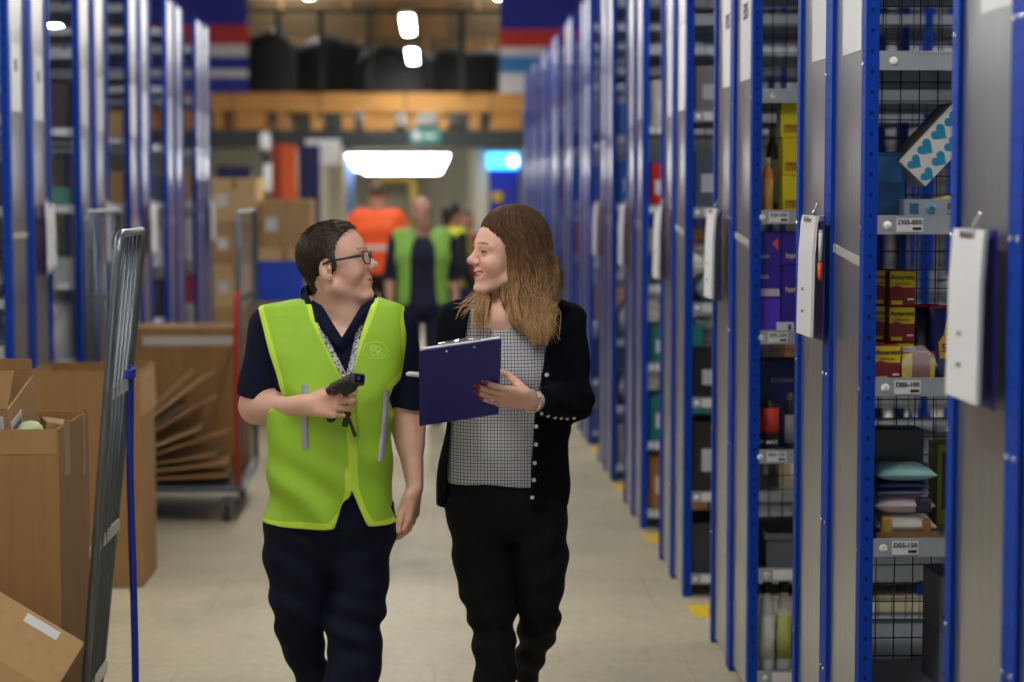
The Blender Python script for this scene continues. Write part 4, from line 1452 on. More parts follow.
# ------------------------------------------------------------------ brown cartons past the last trolley-side rack
def stack(px0, px1, pytop, Y, n, h, d, words, lean=0.0):
    xa, zt = at(px0, pytop, Y).x, at(px0, pytop, Y).z
    xb = at(px1, pytop, Y).x
    for i in range(n):
        z = zt - (n - i) * h
        lab = 'brown carton, %s from the top %s' % (ORD[n - 1 - i], words)
        if z < -0.001:
            continue
        carton('brown_carton', lab, 'carton', ((xa + xb) / 2 + rnd.uniform(-0.01, 0.01), Y + d / 2 + rnd.uniform(0, 0.02), z), (xb - xa, d, h - 0.003), [M['card_light'], M['card2']][i % 2], 'brown cartons stacked past the racks',
               tape=M['tape'], panel=(M['paper'], 0.12, 0.34, 0.35, 0.62), bev=0.008)


YS = 17.6
def stack_h(pytop, n):
    return at(433, pytop, YS).z / n


stack(212, 258, 178, YS, 5, stack_h(178, 5), 0.5, 'of the tall stack beside the last rack')
stack(259, 311, 199, YS, 4, stack_h(199, 4), 0.5, 'of the shorter stack beside the orange uprights')
# blue tub on a carton
xb = at(280, 300, 15.4)
carton('brown_carton', 'brown carton with the blue tub standing on it', 'carton', (xb.x, 15.4, 0), (0.46, 0.5, at(433, 301, 15.2).z - 0.002), M['card'], tape=M['tape'])
tb = tote('blue_tub', 'bright blue plastic tub standing on a carton behind the woman in glasses', (xb.x, 15.4, at(433, 301, 15.2).z), (0.36, 0.42, 0.285), M['tub'])
# ------------------------------------------------------------------ smooth solids for people and clothes
try:
    import openvdb as vdb
except ImportError:
    import pyopenvdb as vdb


def catrows(rows, n=6):
    """Smoothly resampled rows (first column ascending or descending)."""
    a = np.array(rows, float)
    out = []
    for i in range(len(a) - 1):
        p0, p1, p2, p3 = a[max(i - 1, 0)], a[i], a[i + 1], a[min(i + 2, len(a) - 1)]
        for k in range(n):
            u = k / n
            q = 0.5 * ((2 * p1) + (-p0 + p2) * u + (2 * p0 - 5 * p1 + 4 * p2 - p3) * u * u + (-p0 + 3 * p1 - 3 * p2 + p3) * u ** 3)
            q[0] = p1[0] + (p2[0] - p1[0]) * u
            out.append(q)
    out.append(a[-1])
    return np.array(out)


class Solid:
    PAD = 0.03

    def __init__(self, lo, hi, h):
        self.h = h
        self.lo = np.array(lo, float)
        self.n = np.ceil((np.array(hi, float) - self.lo) / h).astype(int) + 1
        self.a = np.full(self.n, 0.06, np.float32)

    def sl(self, lo, hi, pad=None):
        pad = self.PAD if pad is None else pad
        i0 = np.clip(np.floor((np.minimum(lo, hi) - pad - self.lo) / self.h).astype(int), 0, self.n)
        i1 = np.clip(np.ceil((np.maximum(lo, hi) + pad - self.lo) / self.h).astype(int) + 1, 0, self.n)
        return tuple(slice(int(p), int(q)) for p, q in zip(i0, i1))

    def xyz(self, s):
        r = [(self.lo[k] + self.h * np.arange(s[k].start, s[k].stop)).astype(np.float32) for k in range(3)]
        return r[0][:, None, None], r[1][None, :, None], r[2][None, None, :]

    def merge(self, s, d, k, op='add'):
        A = self.a[s]
        if A.size == 0:
            return
        if op == 'sub':
            A, d = -A, d
        if k > 0:
            h = np.maximum(k - np.abs(A - d), 0) / k
            m = np.minimum(A, d) - h * h * k * 0.25
        else:
            m = np.minimum(A, d)
        self.a[s] = -m if op == 'sub' else m

    def cap(self, a, b, ra, rb=None, k=0.012, op='add', flat=None, clip=None):
        """Tapered round limb from a to b. flat = (axis vector, factor): squeezed along that axis."""
        rb = ra if rb is None else rb
        a, b = np.array(a, float), np.array(b, float)
        R = max(ra, rb)
        s = self.sl(np.minimum(a, b) - R, np.maximum(a, b) + R)
        x, y, z = self.xyz(s)
        v = b - a
        L = max(float(v @ v), 1e-12)
        px, py, pz = x - a[0], y - a[1], z - a[2]
        t = np.clip((px * v[0] + py * v[1] + pz * v[2]) / L, 0, 1)
        dx, dy, dz = px - t * v[0], py - t * v[1], pz - t * v[2]
        if flat is not None:
            f = np.array(flat[0], float)
            f /= np.linalg.norm(f)
            c = (dx * f[0] + dy * f[1] + dz * f[2]) * (1 / flat[1] - 1)
            dx, dy, dz = dx + c * f[0], dy + c * f[1], dz + c * f[2]
        d = np.sqrt(dx * dx + dy * dy + dz * dz) - (ra + (rb - ra) * t)
        for (cp_, cn_) in (clip or ()):
            cn_ = np.array(cn_, float) / np.linalg.norm(cn_)
            d = np.maximum(d, (x - cp_[0]) * cn_[0] + (y - cp_[1]) * cn_[1] + (z - cp_[2]) * cn_[2])
        self.merge(s, d.astype(np.float32), k, op)

    def ell(self, c, r, R=None, k=0.012, op='add'):
        c, r = np.array(c, float), np.array(r, float)
        e = np.array([r.max()] * 3) if R is not None else r
        s = self.sl(c - e, c + e)
        x, y, z = self.xyz(s)
        x, y, z = x - c[0], y - c[1], z - c[2]
        if R is not None:
            x, y, z = (R[0, 0] * x + R[1, 0] * y + R[2, 0] * z, R[0, 1] * x + R[1, 1] * y + R[2, 1] * z, R[0, 2] * x + R[1, 2] * y + R[2, 2] * z)
        q = np.sqrt((x / r[0]) ** 2 + (y / r[1]) ** 2 + (z / r[2]) ** 2)
        g = np.sqrt((x / r[0] ** 2) ** 2 + (y / r[1] ** 2) ** 2 + (z / r[2] ** 2) ** 2)
        d = q * (q - 1) / np.maximum(g, 1e-6)
        self.merge(s, d.astype(np.float32), k, op)

    def loft(self, rows, p=2.4, k=0.012, op='add', off=0.0):
        """rows: (z, cx, cy, rx, ry) stacked upright."""
        q = catrows(rows)
        q = q[np.argsort(q[:, 0])]
        lo = np.array([(q[:, 1] - q[:, 3]).min(), (q[:, 2] - q[:, 4]).min(), q[0, 0]]) - off
        hi = np.array([(q[:, 1] + q[:, 3]).max(), (q[:, 2] + q[:, 4]).max(), q[-1, 0]]) + off
        s = self.sl(lo, hi)
        x, y, z = self.xyz(s)
        zz = z[0, 0]
        f = [np.interp(zz, q[:, 0], q[:, i]).astype(np.float32)[None, None, :] for i in range(1, 5)]
        rx, ry = f[2] + off, f[3] + off
        rho = (np.abs((x - f[0]) / rx) ** p + np.abs((y - f[1]) / ry) ** p) ** (1 / p)
        d = (rho - 1) * np.minimum(rx, ry)
        d = np.maximum(d, np.maximum(q[0, 0] - off * 0 - z, z - q[-1, 0]))
        self.merge(s, d.astype(np.float32), k, op)

    def cut_poly(self, poly, ymin, ymax, axes=(0, 2), grow=0.0):
        """Cuts away the prism over an outline in the x-z plane, between two depths."""
        P = np.array(poly, float)
        lo = np.array([P[:, 0].min() - 0.02, ymin, P[:, 1].min() - 0.02])
        hi = np.array([P[:, 0].max() + 0.02, ymax, P[:, 1].max() + 0.02])
        s = self.sl(lo, hi, 0.005)
        x, y, z = self.xyz(s)
        X, Zz = x[:, 0, 0][:, None], z[0, 0][None, :]
        dmin = np.full((X.shape[0], Zz.shape[1]), 1e9)
        inside = np.zeros(dmin.shape, bool)
        n = len(P)
        for i in range(n):
            a, b = P[i], P[(i + 1) % n]
            v = b - a
            wx, wz = X - a[0], Zz - a[1]
            t = np.clip((wx * v[0] + wz * v[1]) / max(v @ v, 1e-12), 0, 1)
            dmin = np.minimum(dmin, (wx - t * v[0]) ** 2 + (wz - t * v[1]) ** 2)
            cnd = ((a[1] > Zz) != (b[1] > Zz)) & (X < (b[0] - a[0]) * (Zz - a[1]) / (b[1] - a[1] + 1e-12) + a[0])
            inside ^= cnd
        d = np.sqrt(dmin) * np.where(inside, -1, 1) - grow
        d3 = np.maximum(d[:, None, :], np.maximum(ymin - y, y - ymax)).astype(np.float32)
        self.a[s] = np.maximum(self.a[s], -d3)

    def field(self, fn, band=0.03):
        """Adds fn(x, y, z) to the distance near the surface (folds, ribs)."""
        m = np.nonzero(np.abs(self.a) < band)
        x = self.lo[0] + self.h * m[0]
        y = self.lo[1] + self.h * m[1]
        z = self.lo[2] + self.h * m[2]
        self.a[m] += fn(x, y, z).astype(np.float32)

    def keep(self, fn):
        """Intersects with fn(x, y, z) <= 0."""
        s = tuple(slice(0, int(n)) for n in self.n)
        x, y, z = self.xyz(s)
        self.a = np.maximum(self.a, fn(x, y, z).astype(np.float32))

    def mesh(self, name, root, smooth=2, col=None):
        h = self.h
        a = np.clip(self.a, -4 * h, 4 * h).astype(np.float32)
        a[0], a[-1], a[:, 0], a[:, -1], a[:, :, 0], a[:, :, -1] = (4 * h,) * 6
        g = vdb.FloatGrid(4 * h)
        g.copyFromArray(a)
        pts, quads = g.convertToQuads()
        pts = np.array(pts, float) * h + self.lo
        quads = np.array(quads, int)
        # outward winding
        A, B, C_, D = (pts[quads[:, i]] for i in range(4))
        vol = np.einsum('ij,ij->i', A, np.cross(B - A, C_ - A) + np.cross(C_ - A, D - A)).sum()
        cc = pts.mean(0)
        vol = np.einsum('ij,ij->i', A - cc, np.cross(B - A, C_ - A) + np.cross(C_ - A, D - A)).sum()
        if vol < 0:
            quads = quads[:, ::-1]
        # light smoothing
        e = np.concatenate([quads[:, [0, 1]], quads[:, [1, 2]], quads[:, [2, 3]], quads[:, [3, 0]]])
        for it in range(smooth):
            acc = np.zeros_like(pts)
            cnt = np.zeros(len(pts))
            for i in range(3):
                acc[:, i] = np.bincount(e[:, 0], pts[e[:, 1], i], len(pts)) + np.bincount(e[:, 1], pts[e[:, 0], i], len(pts))
            cnt = np.bincount(e[:, 0], minlength=len(pts)) + np.bincount(e[:, 1], minlength=len(pts))
            m = acc / np.maximum(cnt, 1)[:, None]
            pts = pts + (0.55 if it % 2 == 0 else -0.5) * (m - pts)
        self.pts, self.quads = pts, quads
        r = np.array(root, float)
        me = bpy.data.meshes.new(name)
        me.vertices.add(len(pts))
        me.vertices.foreach_set('co', (pts - r).astype(np.float32).ravel())
        nq = len(quads)
        me.loops.add(nq * 4)
        me.loops.foreach_set('vertex_index', quads.astype(np.int32).ravel())
        me.polygons.add(nq)
        me.polygons.foreach_set('loop_start', np.arange(0, nq * 4, 4, dtype=np.int32))
        me.polygons.foreach_set('use_smooth', np.ones(nq, bool))
        me.update(calc_edges=True)
        me.validate()
        if col is not None:
            cl = np.ones((len(pts), 4), np.float32)
            cl[:, :3] = col(pts)
            at_ = me.color_attributes.new('Col', 'FLOAT_COLOR', 'POINT')
            at_.data.foreach_set('color', cl.ravel())
        return me

    def bvh(self):
        return BVHTree.FromPolygons([Vector(p) for p in self.pts], [tuple(q) for q in self.quads.tolist()])


def mat_col(name, rough=0.5, bump=0.0, bscale=300, sss=0.0, vary=0.0, vscale=40, stretch=(1, 1, 1), sheen=0.0, spec=0.5):
    """Takes its colour from the mesh's own colour attribute."""
    m = mat(name, (0.5, 0.5, 0.5), rough=rough, bump=bump, bscale=bscale, sss=sss, stretch=stretch, sheen=sheen, spec=spec)
    nt = m.node_tree
    b = nt.nodes['Principled BSDF']
    a = nt.nodes.new('ShaderNodeAttribute')
    a.attribute_name = 'Col'
    if vary:
        tc = nt.nodes.new('ShaderNodeTexCoord')
        mp = nt.nodes.new('ShaderNodeMapping')
        mp.inputs['Scale'].default_value = stretch
        n = nt.nodes.new('ShaderNodeTexNoise')
        n.inputs['Scale'].default_value = vscale
        n.inputs['Detail'].default_value = 4
        nt.links.new(tc.outputs['Object'], mp.inputs[0])
        nt.links.new(mp.outputs[0], n.inputs['Vector'])
        mr = nt.nodes.new('ShaderNodeMapRange')
        mr.inputs['From Min'].default_value = 0.3
        mr.inputs['From Max'].default_value = 0.7
        mr.inputs['To Min'].default_value = 1 - vary
        mr.inputs['To Max'].default_value = 1 + vary
        nt.links.new(n.outputs['Fac'], mr.inputs[0])
        v = nt.nodes.new('ShaderNodeVectorMath')
        v.operation = 'SCALE'
        nt.links.new(a.outputs['Color'], v.inputs[0])
        nt.links.new(mr.outputs[0], v.inputs['Scale'])
        nt.links.new(v.outputs[0], b.inputs['Base Color'])
    else:
        nt.links.new(a.outputs['Color'], b.inputs['Base Color'])
    return m


# ------------------------------------------------------------------ head and hand
class Head:
    def __init__(self, c, yaw, pitch, roll=0.0, s=1.0):
        """yaw: direction the face looks in, measured from +X, anticlockwise; lengths in mm inside."""
        cy, sy, cp, sp = math.cos(yaw), math.sin(yaw), math.cos(pitch), math.sin(pitch)
        X = np.array([cy * cp, sy * cp, sp])
        Y = np.array([-sy, cy, 0.0])
        Zv = np.cross(X, Y)
        cr, sr = math.cos(roll), math.sin(roll)
        Y, Zv = Y * cr + Zv * sr, Zv * cr - Y * sr
        self.R = np.stack([X, Y, Zv], axis=1)
        self.c = np.array(c, float)
        self.s = s / 1000.0

    def w(self, x, y, z):
        return self.c + self.R @ (np.array([x, y, z], float) * self.s)

    def local(self, p):
        return ((p - self.c) @ self.R) / self.s

    def ell(self, B, c, r, k=0.012, op='add', tilt=0.0):
        R = self.R
        if tilt:
            ct, st = math.cos(tilt), math.sin(tilt)
            R = R @ np.array([[ct, 0, -st], [0, 1, 0], [st, 0, ct]])
        B.ell(self.w(*c), np.array(r, float) * self.s, R, k, op)

    def cap(self, B, a, b, ra, rb=None, k=0.012, op='add'):
        B.cap(self.w(*a), self.w(*b), ra * self.s, (rb if rb is not None else ra) * self.s, k, op)

    def build(self, B, smile=0.0, full=0.0, neck=None, neck_r=52, nose=0.0):
        E_, C_ = self.ell, self.cap
        E_(B, (-5, 0, 46), (89, 74, 78), 0.0)
        E_(B, (36, 0, 42), (56, 62, 62), 0.02)
        E_(B, (40, 0, -18), (46, 56 + full * 4, 64), 0.025)
        for sd in (-1, 1):
            C_(B, (2, sd * 52, -52), (66, sd * 13, -90), 17 + full * 4, 15, 0.022)
            E_(B, (56, sd * 35, -22), (27, 25 + full * 3, 26 + smile * 2), 0.018)
            if smile:
                E_(B, (64, sd * 36, -16), (20, 18, 16), 0.014)
        E_(B, (75, 0, -91), (19, 23, 17), 0.014)
        E_(B, (72, 0, -50), (24, 29, 27), 0.016)
        C_(B, (80, -26, 33), (80, 26, 33), 11, 11, 0.016)
        for sd in (-1, 1):
            C_(B, (80, sd * 24, 33), (70, sd * 46, 30), 9, 8, 0.012)
            E_(B, (99, sd * 31, 13), (17, 17, 12), 0.012, 'sub')
            E_(B, (75, sd * 31, 14), (15, 15, 14), 0.004)
        # nose
        C_(B, (88, 0, 24), (104, 0, -8), 8.0, 10, 0.010)
        E_(B, (107 + nose, 0, -13), (14, 11.5, 10.5), 0.010)
        C_(B, (95, 0, 8), (108 + nose, 0, -11), 6.5, 8, 0.006)
        for sd in (-1, 1):
            E_(B, (99, sd * 12, -18), (10, 7.5, 8), 0.005)
            E_(B, (103, sd * 7, -25), (5, 3.5, 4), 0.003, 'sub')
        # mouth
        cz = 7 * smile
        if smile > 0.6:
            E_(B, (94, 0, -49.5), (24, 31, 8.5), 0.004, 'sub')
            E_(B, (76, 0, -46.5), (14.5, 27, 6), 0.002)
        for sd in (-1, 1):
            a = (94.5, 0, -44.5) if smile > 0.6 else (94, 0, -47)
            C_(B, a, (80 - 9 * smile, sd * (23 + 6 * smile), -48 + cz), 3.6, 2.2, 0.005)
            a = (91, 0, -60) if smile > 0.6 else (91.5, 0, -56)
            C_(B, a, (79 - 9 * smile, sd * (22 + 6 * smile), -50 + cz), 4.4, 2.2, 0.005)
            if smile <= 0.6:
                C_(B, (99, 0, -51.3), (86, sd * 22, -49 + cz), 1.6, 1.2, 0.002, 'sub')
            # crease beside the mouth
            C_(B, (93, sd * 20, -24), (82, sd * 38, -46), 2.6, 1.8, 0.008, 'sub')
        # ears
        for sd in (-1, 1):
            E_(B, (-10, sd * 74, 2), (18, 8, 31), 0.005, tilt=-0.25)
            E_(B, (-7, sd * 83, 5), (10, 6.5, 18), 0.003, 'sub', tilt=-0.25)
            E_(B, (1, sd * 81, 0), (5, 5, 6), 0.003)
            E_(B, (-1, sd * 75, -24), (9, 6, 9), 0.004)
        if neck is not None:
            B.cap(self.w(-22, 0, -30), neck, neck_r * self.s, neck_r * self.s * 1.06, 0.03)

    def colour(self, P, col, skin, lips, brow, smile=0.0, gaze=(1, 0, 0), iris=(0.12, 0.16, 0.2), teeth=None):
        q = self.local(P)
        x, y, z = q[:, 0], q[:, 1], q[:, 2]
        near = (x > 40) & (np.abs(y) < 70) & (z > -115) & (z < 70)
        # blush
        for sd in (-1, 1):
            d2 = ((x - 72) / 26) ** 2 + ((y - sd * 38) / 22) ** 2 + ((z + 18) / 20) ** 2
            f = np.exp(-d2)[:, None] * 0.35
            col[:] = np.where(near[:, None], col * (1 - f) + np.array(skin) * np.array([1.02, 0.66, 0.62]) * f, col)
        d2 = ((x - 110) / 14) ** 2 + (y / 14) ** 2 + ((z + 14) / 12) ** 2
        f = np.exp(-d2)[:, None] * 0.3
        col[:] = col * (1 - f) + np.array(skin) * np.array([1.0, 0.7, 0.66]) * f
        # lips
        ay = np.abs(y)
        zc = -51 + 8 * smile * np.clip(ay / 26, 0, 1) ** 1.5
        wm = 31 if smile > 0.6 else 25
        hu = 5.6 * np.clip(1 - ay / wm, 0, 1) ** 0.6
        hl = (14 if smile > 0.6 else 7.5) * np.clip(1 - ay / wm, 0, 1) ** 0.7
        lp = (x > 68) & (ay < wm) & (z < zc + hu + (4 if smile > 0.6 else 0)) & (z > zc - hl)
        col[lp] = lips
        if teeth is not None:
            tt = (((x - 76) / 16.5) ** 2 + (y / 29) ** 2 + ((z + 46.5) / 7.2) ** 2 < 1) & (x < 93.5)
            col[tt] = teeth
        # brows
        br = (x > 60) & (ay > 12) & (ay < 48) & (np.abs(z - (37 + 3 * np.sin((ay - 12) / 36 * 3.0))) < 2.4)
        col[br] = brow
        # eyes
        g = np.array(gaze, float)
        g /= np.linalg.norm(g)
        for sd in (-1, 1):
            e = q - np.array([75, sd * 31, 14])
            r = np.linalg.norm(e, axis=1)
            on = (r < 16.5) & (e[:, 0] > 3)
            slit = 2.3 if smile > 0.6 else 4.6
            wh = on & (np.abs(e[:, 2] + 0.5) < slit * np.clip(1 - (np.abs(e[:, 1]) / 14) ** 2, 0, 1))
            col[wh] = (0.62, 0.58, 0.56) if smile < 0.6 else (0.16, 0.11, 0.10)
            cs = (e @ g) / np.maximum(r, 1e-6)
            col[wh & (cs > 0.86)] = iris
            lash = on & ~wh & (e[:, 2] > 0) & (e[:, 2] < slit + 2.6) & (np.abs(e[:, 1]) < 14)
            col[lash] = (0.05, 0.035, 0.03)


def hand(B, W_, D, N, T, curls, thumb, s=1.0, flare=0.06, k=0.0035, rfin=1.0):
    """W_: wrist; D: along the fingers; N: out of the palm; T: towards the thumb. Returns the nail spots."""
    W_, D, N, T = (np.array(v, float) for v in (W_, D, N, T))
    D /= np.linalg.norm(D)
    N = N - D * (N @ D)
    N /= np.linalg.norm(N)
    T = T - D * (T @ D) - N * (T @ N)
    T /= np.linalg.norm(T)
    nails = []
    offs = (0.0285, 0.0095, -0.0095, -0.0275)
    base = (0.088, 0.092, 0.087, 0.078)
    lens = (0.070, 0.078, 0.073, 0.057)
    rad = (0.0088, 0.0090, 0.0086, 0.0076)
    kn = []
    for i in range(4):
        b = W_ + (D * base[i] + T * offs[i]) * s
        kn.append(b)
        a = W_ + (D * 0.012 + T * offs[i] * 0.55) * s
        B.cap(a, b, 0.0135 * s, 0.0105 * s, 0.012)
    B.cap(W_ + (D * 0.03 + T * 0.018 + N * 0.006) * s, W_ + (D * 0.06 + T * 0.02 + N * 0.006) * s, 0.014 * s, 0.012 * s, 0.012)
    B.cap(W_ + (D * 0.03 - T * 0.018 + N * 0.006) * s, W_ + (D * 0.065 - T * 0.018 + N * 0.004) * s, 0.013 * s, 0.011 * s, 0.012)
    for i in range(4):
        ang = 0.0
        p = kn[i]
        fl = flare * (1.5 - i) / 1.5
        d0 = D * math.cos(fl) + T * math.sin(fl)
        r = rad[i] * s * rfin
        for j in range(3):
            ang += curls[i][j]
            d = d0 * math.cos(ang) + N * math.sin(ang)
            q = p + d * lens[i] * s * (0.46, 0.30, 0.24)[j]
            B.cap(p, q, r * (1.0, 0.93, 0.86)[j], r * (0.93, 0.86, 0.74)[j], k)
            p = q
        nd = N * math.cos(ang) - d0 * math.sin(ang)
        nails.append((p - nd * r * 0.62 - d * 0.001, d, r))
    p = W_ + (D * 0.022 + T * 0.024 + N * 0.006) * s
    for j, (td, L) in enumerate(zip(thumb, (0.046, 0.034, 0.027))):
        d = D * td[0] + T * td[1] + N * td[2]
        d /= np.linalg.norm(d)
        q = p + d * L * s
        B.cap(p, q, (0.0145, 0.0112, 0.0100)[j] * s, (0.0112, 0.0102, 0.0082)[j] * s, 0.008 if j == 0 else 0.004)
        p = q
    return nails
# ------------------------------------------------------------------ shared cloth and skin
SKIN_M = mat_col('skin', rough=0.46, bump=0.08, bscale=240, vary=0.03, vscale=30, spec=0.4)
HAIR_M = mat_col('hair', rough=0.6, vary=0.3, vscale=60, stretch=(4, 4, 0.5), spec=0.2)
CLOTH_NAVY = mat('navy_cloth', rgb(17, 24, 48), rough=0.9, bump=0.25, bscale=420, vary=0.08, vscale=12, spec=0.2)
CLOTH_NAVY_D = mat('dark_navy_cloth', rgb(14, 20, 40), rough=0.85, bump=0.2, bscale=420, vary=0.1, vscale=10, spec=0.25)
CLOTH_BLACK = mat('black_cloth', rgb(12, 13, 18), rough=0.85, bump=0.2, bscale=420, vary=0.1, vscale=10, spec=0.22)
CLOTH_KNIT = mat('black_knit', rgb(10, 13, 21), rough=0.95, bump=0.3, bscale=500, vary=0.12, vscale=14, spec=0.12)
VEST_M = mat_col('hi_vis_mesh', rough=0.62, bump=0.22, bscale=520, vary=0.05, vscale=9)
SHOE_M = mat('black_leather', rgb(16, 16, 18), rough=0.35)


def blouse_mat():
    m = mat('patterned_blouse', rgb(205, 207, 212), rough=0.8)
    nt = m.node_tree
    b = nt.nodes['Principled BSDF']
    tc = nt.nodes.new('ShaderNodeTexCoord')
    sp = nt.nodes.new('ShaderNodeSeparateXYZ')
    nt.links.new(tc.outputs['Object'], sp.inputs[0])

    def mth(op, a, v=None, bb=None):
        n = nt.nodes.new('ShaderNodeMath')
        n.operation = op
        nt.links.new(a, n.inputs[0])
        if bb is not None:
            nt.links.new(bb, n.inputs[1])
        elif v is not None:
            n.inputs[1].default_value = v
        return n.outputs[0]

    lines = []
    for ax in ('X', 'Z'):
        p1 = mth('PINGPONG', sp.outputs[ax], 0.0045)
        lines.append(mth('LESS_THAN', p1, 0.0013))
    grid = mth('MAXIMUM', lines[0], bb=lines[1])
    dots = []
    for ax in ('X', 'Z'):
        sh = mth('ADD', sp.outputs[ax], 0.0045)
        dots.append(mth('LESS_THAN', mth('PINGPONG', sh, 0.0045), 0.0013))
    dot = mth('MULTIPLY', dots[0], bb=dots[1])
    allm = mth('MAXIMUM', grid, bb=dot)
    mx = nt.nodes.new('ShaderNodeMix')
    mx.data_type = 'RGBA'
    mx.inputs[6].default_value = (*rgb(214, 215, 220), 1)
    mx.inputs[7].default_value = (*rgb(84, 86, 100), 1)
    nt.links.new(allm, mx.inputs[0])
    nt.links.new(mx.outputs[2], b.inputs['Base Color'])
    return m


BLOUSE_M = blouse_mat()


class Fig:
    """Pixel frame of a figure standing at depth Y0."""

    def __init__(self, Y0):
        self.Y = Y0
        self.s = F / Y0

    def p(self, px, py, d=0.0):
        v = at(px, py, self.Y + d)
        return np.array((v.x, v.y, v.z))

    def rows(self, rows):
        out = []
        for (py, cx, hw, d, hd) in rows:
            c = self.p(cx, py, d)
            out.append((c[2], c[0], c[1], hw / self.s * (self.Y + d) / self.Y, hd))
        return out

    def poly(self, pts, d=-0.12):
        return [(q[0], q[2]) for q in (self.p(x, y, d) for x, y in pts)]


def drape(bvhs, px, py, lift=0.002):
    t = at(px, py, 6.0)
    d = (t - EYE).normalized()
    best = None
    for b in bvhs:
        h = b.ray_cast(EYE, d)
        if h[0] is not None and (best is None or h[3] < best[1]):
            best = (h[0], h[3], h[1])
    if best is None:
        return None
    n = best[2]
    if n.dot(d) > 0:
        n = -n
    return best[0] + n * lift


def strip(bvhs, path, width, root, name, m, lift=0.0025, parent=None, th=0.0015, n=8):
    """A band lying on cloth along a path."""
    pts = catmull([(x, y, 0) for x, y in path], n)
    L, R_ = [], []
    for i, p in enumerate(pts):
        a, b = pts[max(i - 1, 0)], pts[min(i + 1, len(pts) - 1)]
        t = (b - a).normalized()
        s = Vector((-t.y, t.x, 0)) * width / 2
        l, r = drape(bvhs, p.x + s.x, p.y + s.y, lift), drape(bvhs, p.x - s.x, p.y - s.y, lift)
        if l is None or r is None:
            continue
        if L and ((l - L[-1]).length > 0.08 or (r - R_[-1]).length > 0.08):
            continue
        L.append(l)
        R_.append(r)
    mb = MB()
    mb.smooth = True
    vs, fs = [], []
    rt = Vector(root)
    back = Vector((0, th, 0))
    for l, r in zip(L, R_):
        vs += [l - rt, r - rt, r - rt + back, l - rt + back]
    for i in range(len(L) - 1):
        for k in range(4):
            fs.append((i * 4 + k, i * 4 + (k + 1) % 4, i * 4 + 4 + (k + 1) % 4, i * 4 + 4 + k))
    mb.add(vs, fs)
    return mb.build(name, m, parent)


def folds(seed, amp, dirs):
    r = random.Random(seed)
    ws = [(Vector(d).normalized(), f, r.uniform(0, 6.28), a) for (d, f, a) in dirs]

    def fn(x, y, z):
        w1 = 0.25 * np.sin(9 * z + 4 * x + seed) + 0.2 * np.sin(14 * x - 6 * z + 2 * seed)
        o = 0
        for (d, f, ph, a) in ws:
            o = o + a * np.sin(f * (d.x * x + d.y * y + d.z * z) + ph + 2.2 * w1)
        return o * amp
    return fn


# ================================================================== woman in the high-visibility vest
G = Fig(5.55)
rootL = (G.p(338, 400)[0], 5.55, 0.0)
PL = empty('person', 'person with short dark hair and glasses in a lime vest, holding a scanner', 'person', rootL)
skinL = np.array(rgb(230, 182, 162))
HL = Head(G.p(335, 268, 0.0), yaw=math.radians(-10), pitch=math.radians(11), s=0.97)
B = Solid((G.p(228, 0)[0], 5.10, -0.01), (G.p(434, 0)[0], 6.15, 1.72), 0.0026)
# legs, trunk
legL = [(530, 299, 26, 0.0, 0.08), (585, 299, 24, 0.0, 0.075), (620, 301, 20, 0.01, 0.065), (660, 306, 14, 0.06, 0.05), (690, 312, 11, 0.12, 0.045), (745, 317, 9, 0.25, 0.04)]
legR = [(530, 362, 27, 0.0, 0.08), (585, 358, 24, -0.01, 0.075), (640, 355, 21, -0.03, 0.06), (700, 353, 18, -0.06, 0.055), (760, 351, 13, -0.09, 0.045), (806, 351, 10, -0.10, 0.04)]
B.loft(G.rows(legL), 2.1)
B.loft(G.rows(legR), 2.1, 0.02)
trunk = [(312, 340, 30, 0.02, 0.05), (322, 334, 62, 0.02, 0.065), (345, 333, 62, 0.01, 0.095), (385, 333, 56, -0.005, 0.115), (425, 331, 54, -0.005, 0.12), (470, 331, 56, -0.005, 0.12), (520, 331, 55, 0.0, 0.10), (545, 331, 46, 0.0, 0.07)]
B.loft(G.rows(trunk), 2.3, 0.03)
HL.build(B, smile=0.35, full=0.6, neck=G.p(338, 312, 0.02), neck_r=51, nose=2)
B.cap(HL.w(46, 0, -66), G.p(346, 313, -0.005), 0.026, 0.040, 0.02)
for sd in (-1, 1):
    B.cap(HL.w(0, 0, -70), G.p(340 + sd * 28, 316, 0.03), 0.035, 0.028, 0.03)
# her right arm, bent across to the scanner
shA, elA, wrA = G.p(270, 326, 0.02), G.p(257, 406, 0.035), G.p(309, 405, -0.17)
B.cap(shA, elA, 0.052, 0.043, 0.02)
B.cap(elA, wrA, 0.044, 0.0285, 0.02)
m1 = elA * 0.65 + wrA * 0.35
B.cap(elA, m1, 0.044, 0.041, 0.02)
DA = G.p(352, 404, -0.235) - G.p(309, 405, -0.17)
nlA = hand(B, wrA, DA, (0.1, 0.85, -0.15), (0.1, 0.1, 1.0), [(0.55, 0.95, 0.7), (0.75, 1.1, 0.7), (0.85, 1.1, 0.7), (0.95, 1.1, 0.7)], [(0.75, 0.5, 0.55), (0.95, 0.05, 0.5), (0.9, -0.1, 0.55)], 0.98)
# her left arm, hanging
shB, elB, wrB = G.p(396, 327, 0.02), G.p(408, 424, 0.05), G.p(415, 487, 0.0)
B.cap(shB, elB, 0.052, 0.041, 0.02)
B.cap(elB, wrB, 0.041, 0.0235, 0.02, flat=None)
m1 = elB * 0.7 + wrB * 0.3
B.cap(elB, m1, 0.041, 0.037, 0.02)
nlB = hand(B, wrB, (-0.10, -0.06, -1.0), (-1.0, 0.35, 0.0), (-0.35, -1.0, 0.0), [(0.35, 0.55, 0.35), (0.3, 0.5, 0.3), (0.28, 0.5, 0.3), (0.25, 0.45, 0.3)], [(0.92, 0.18, 0.32), (0.97, 0.25, 0.02), (0.96, 0.3, -0.05)], 0.97)
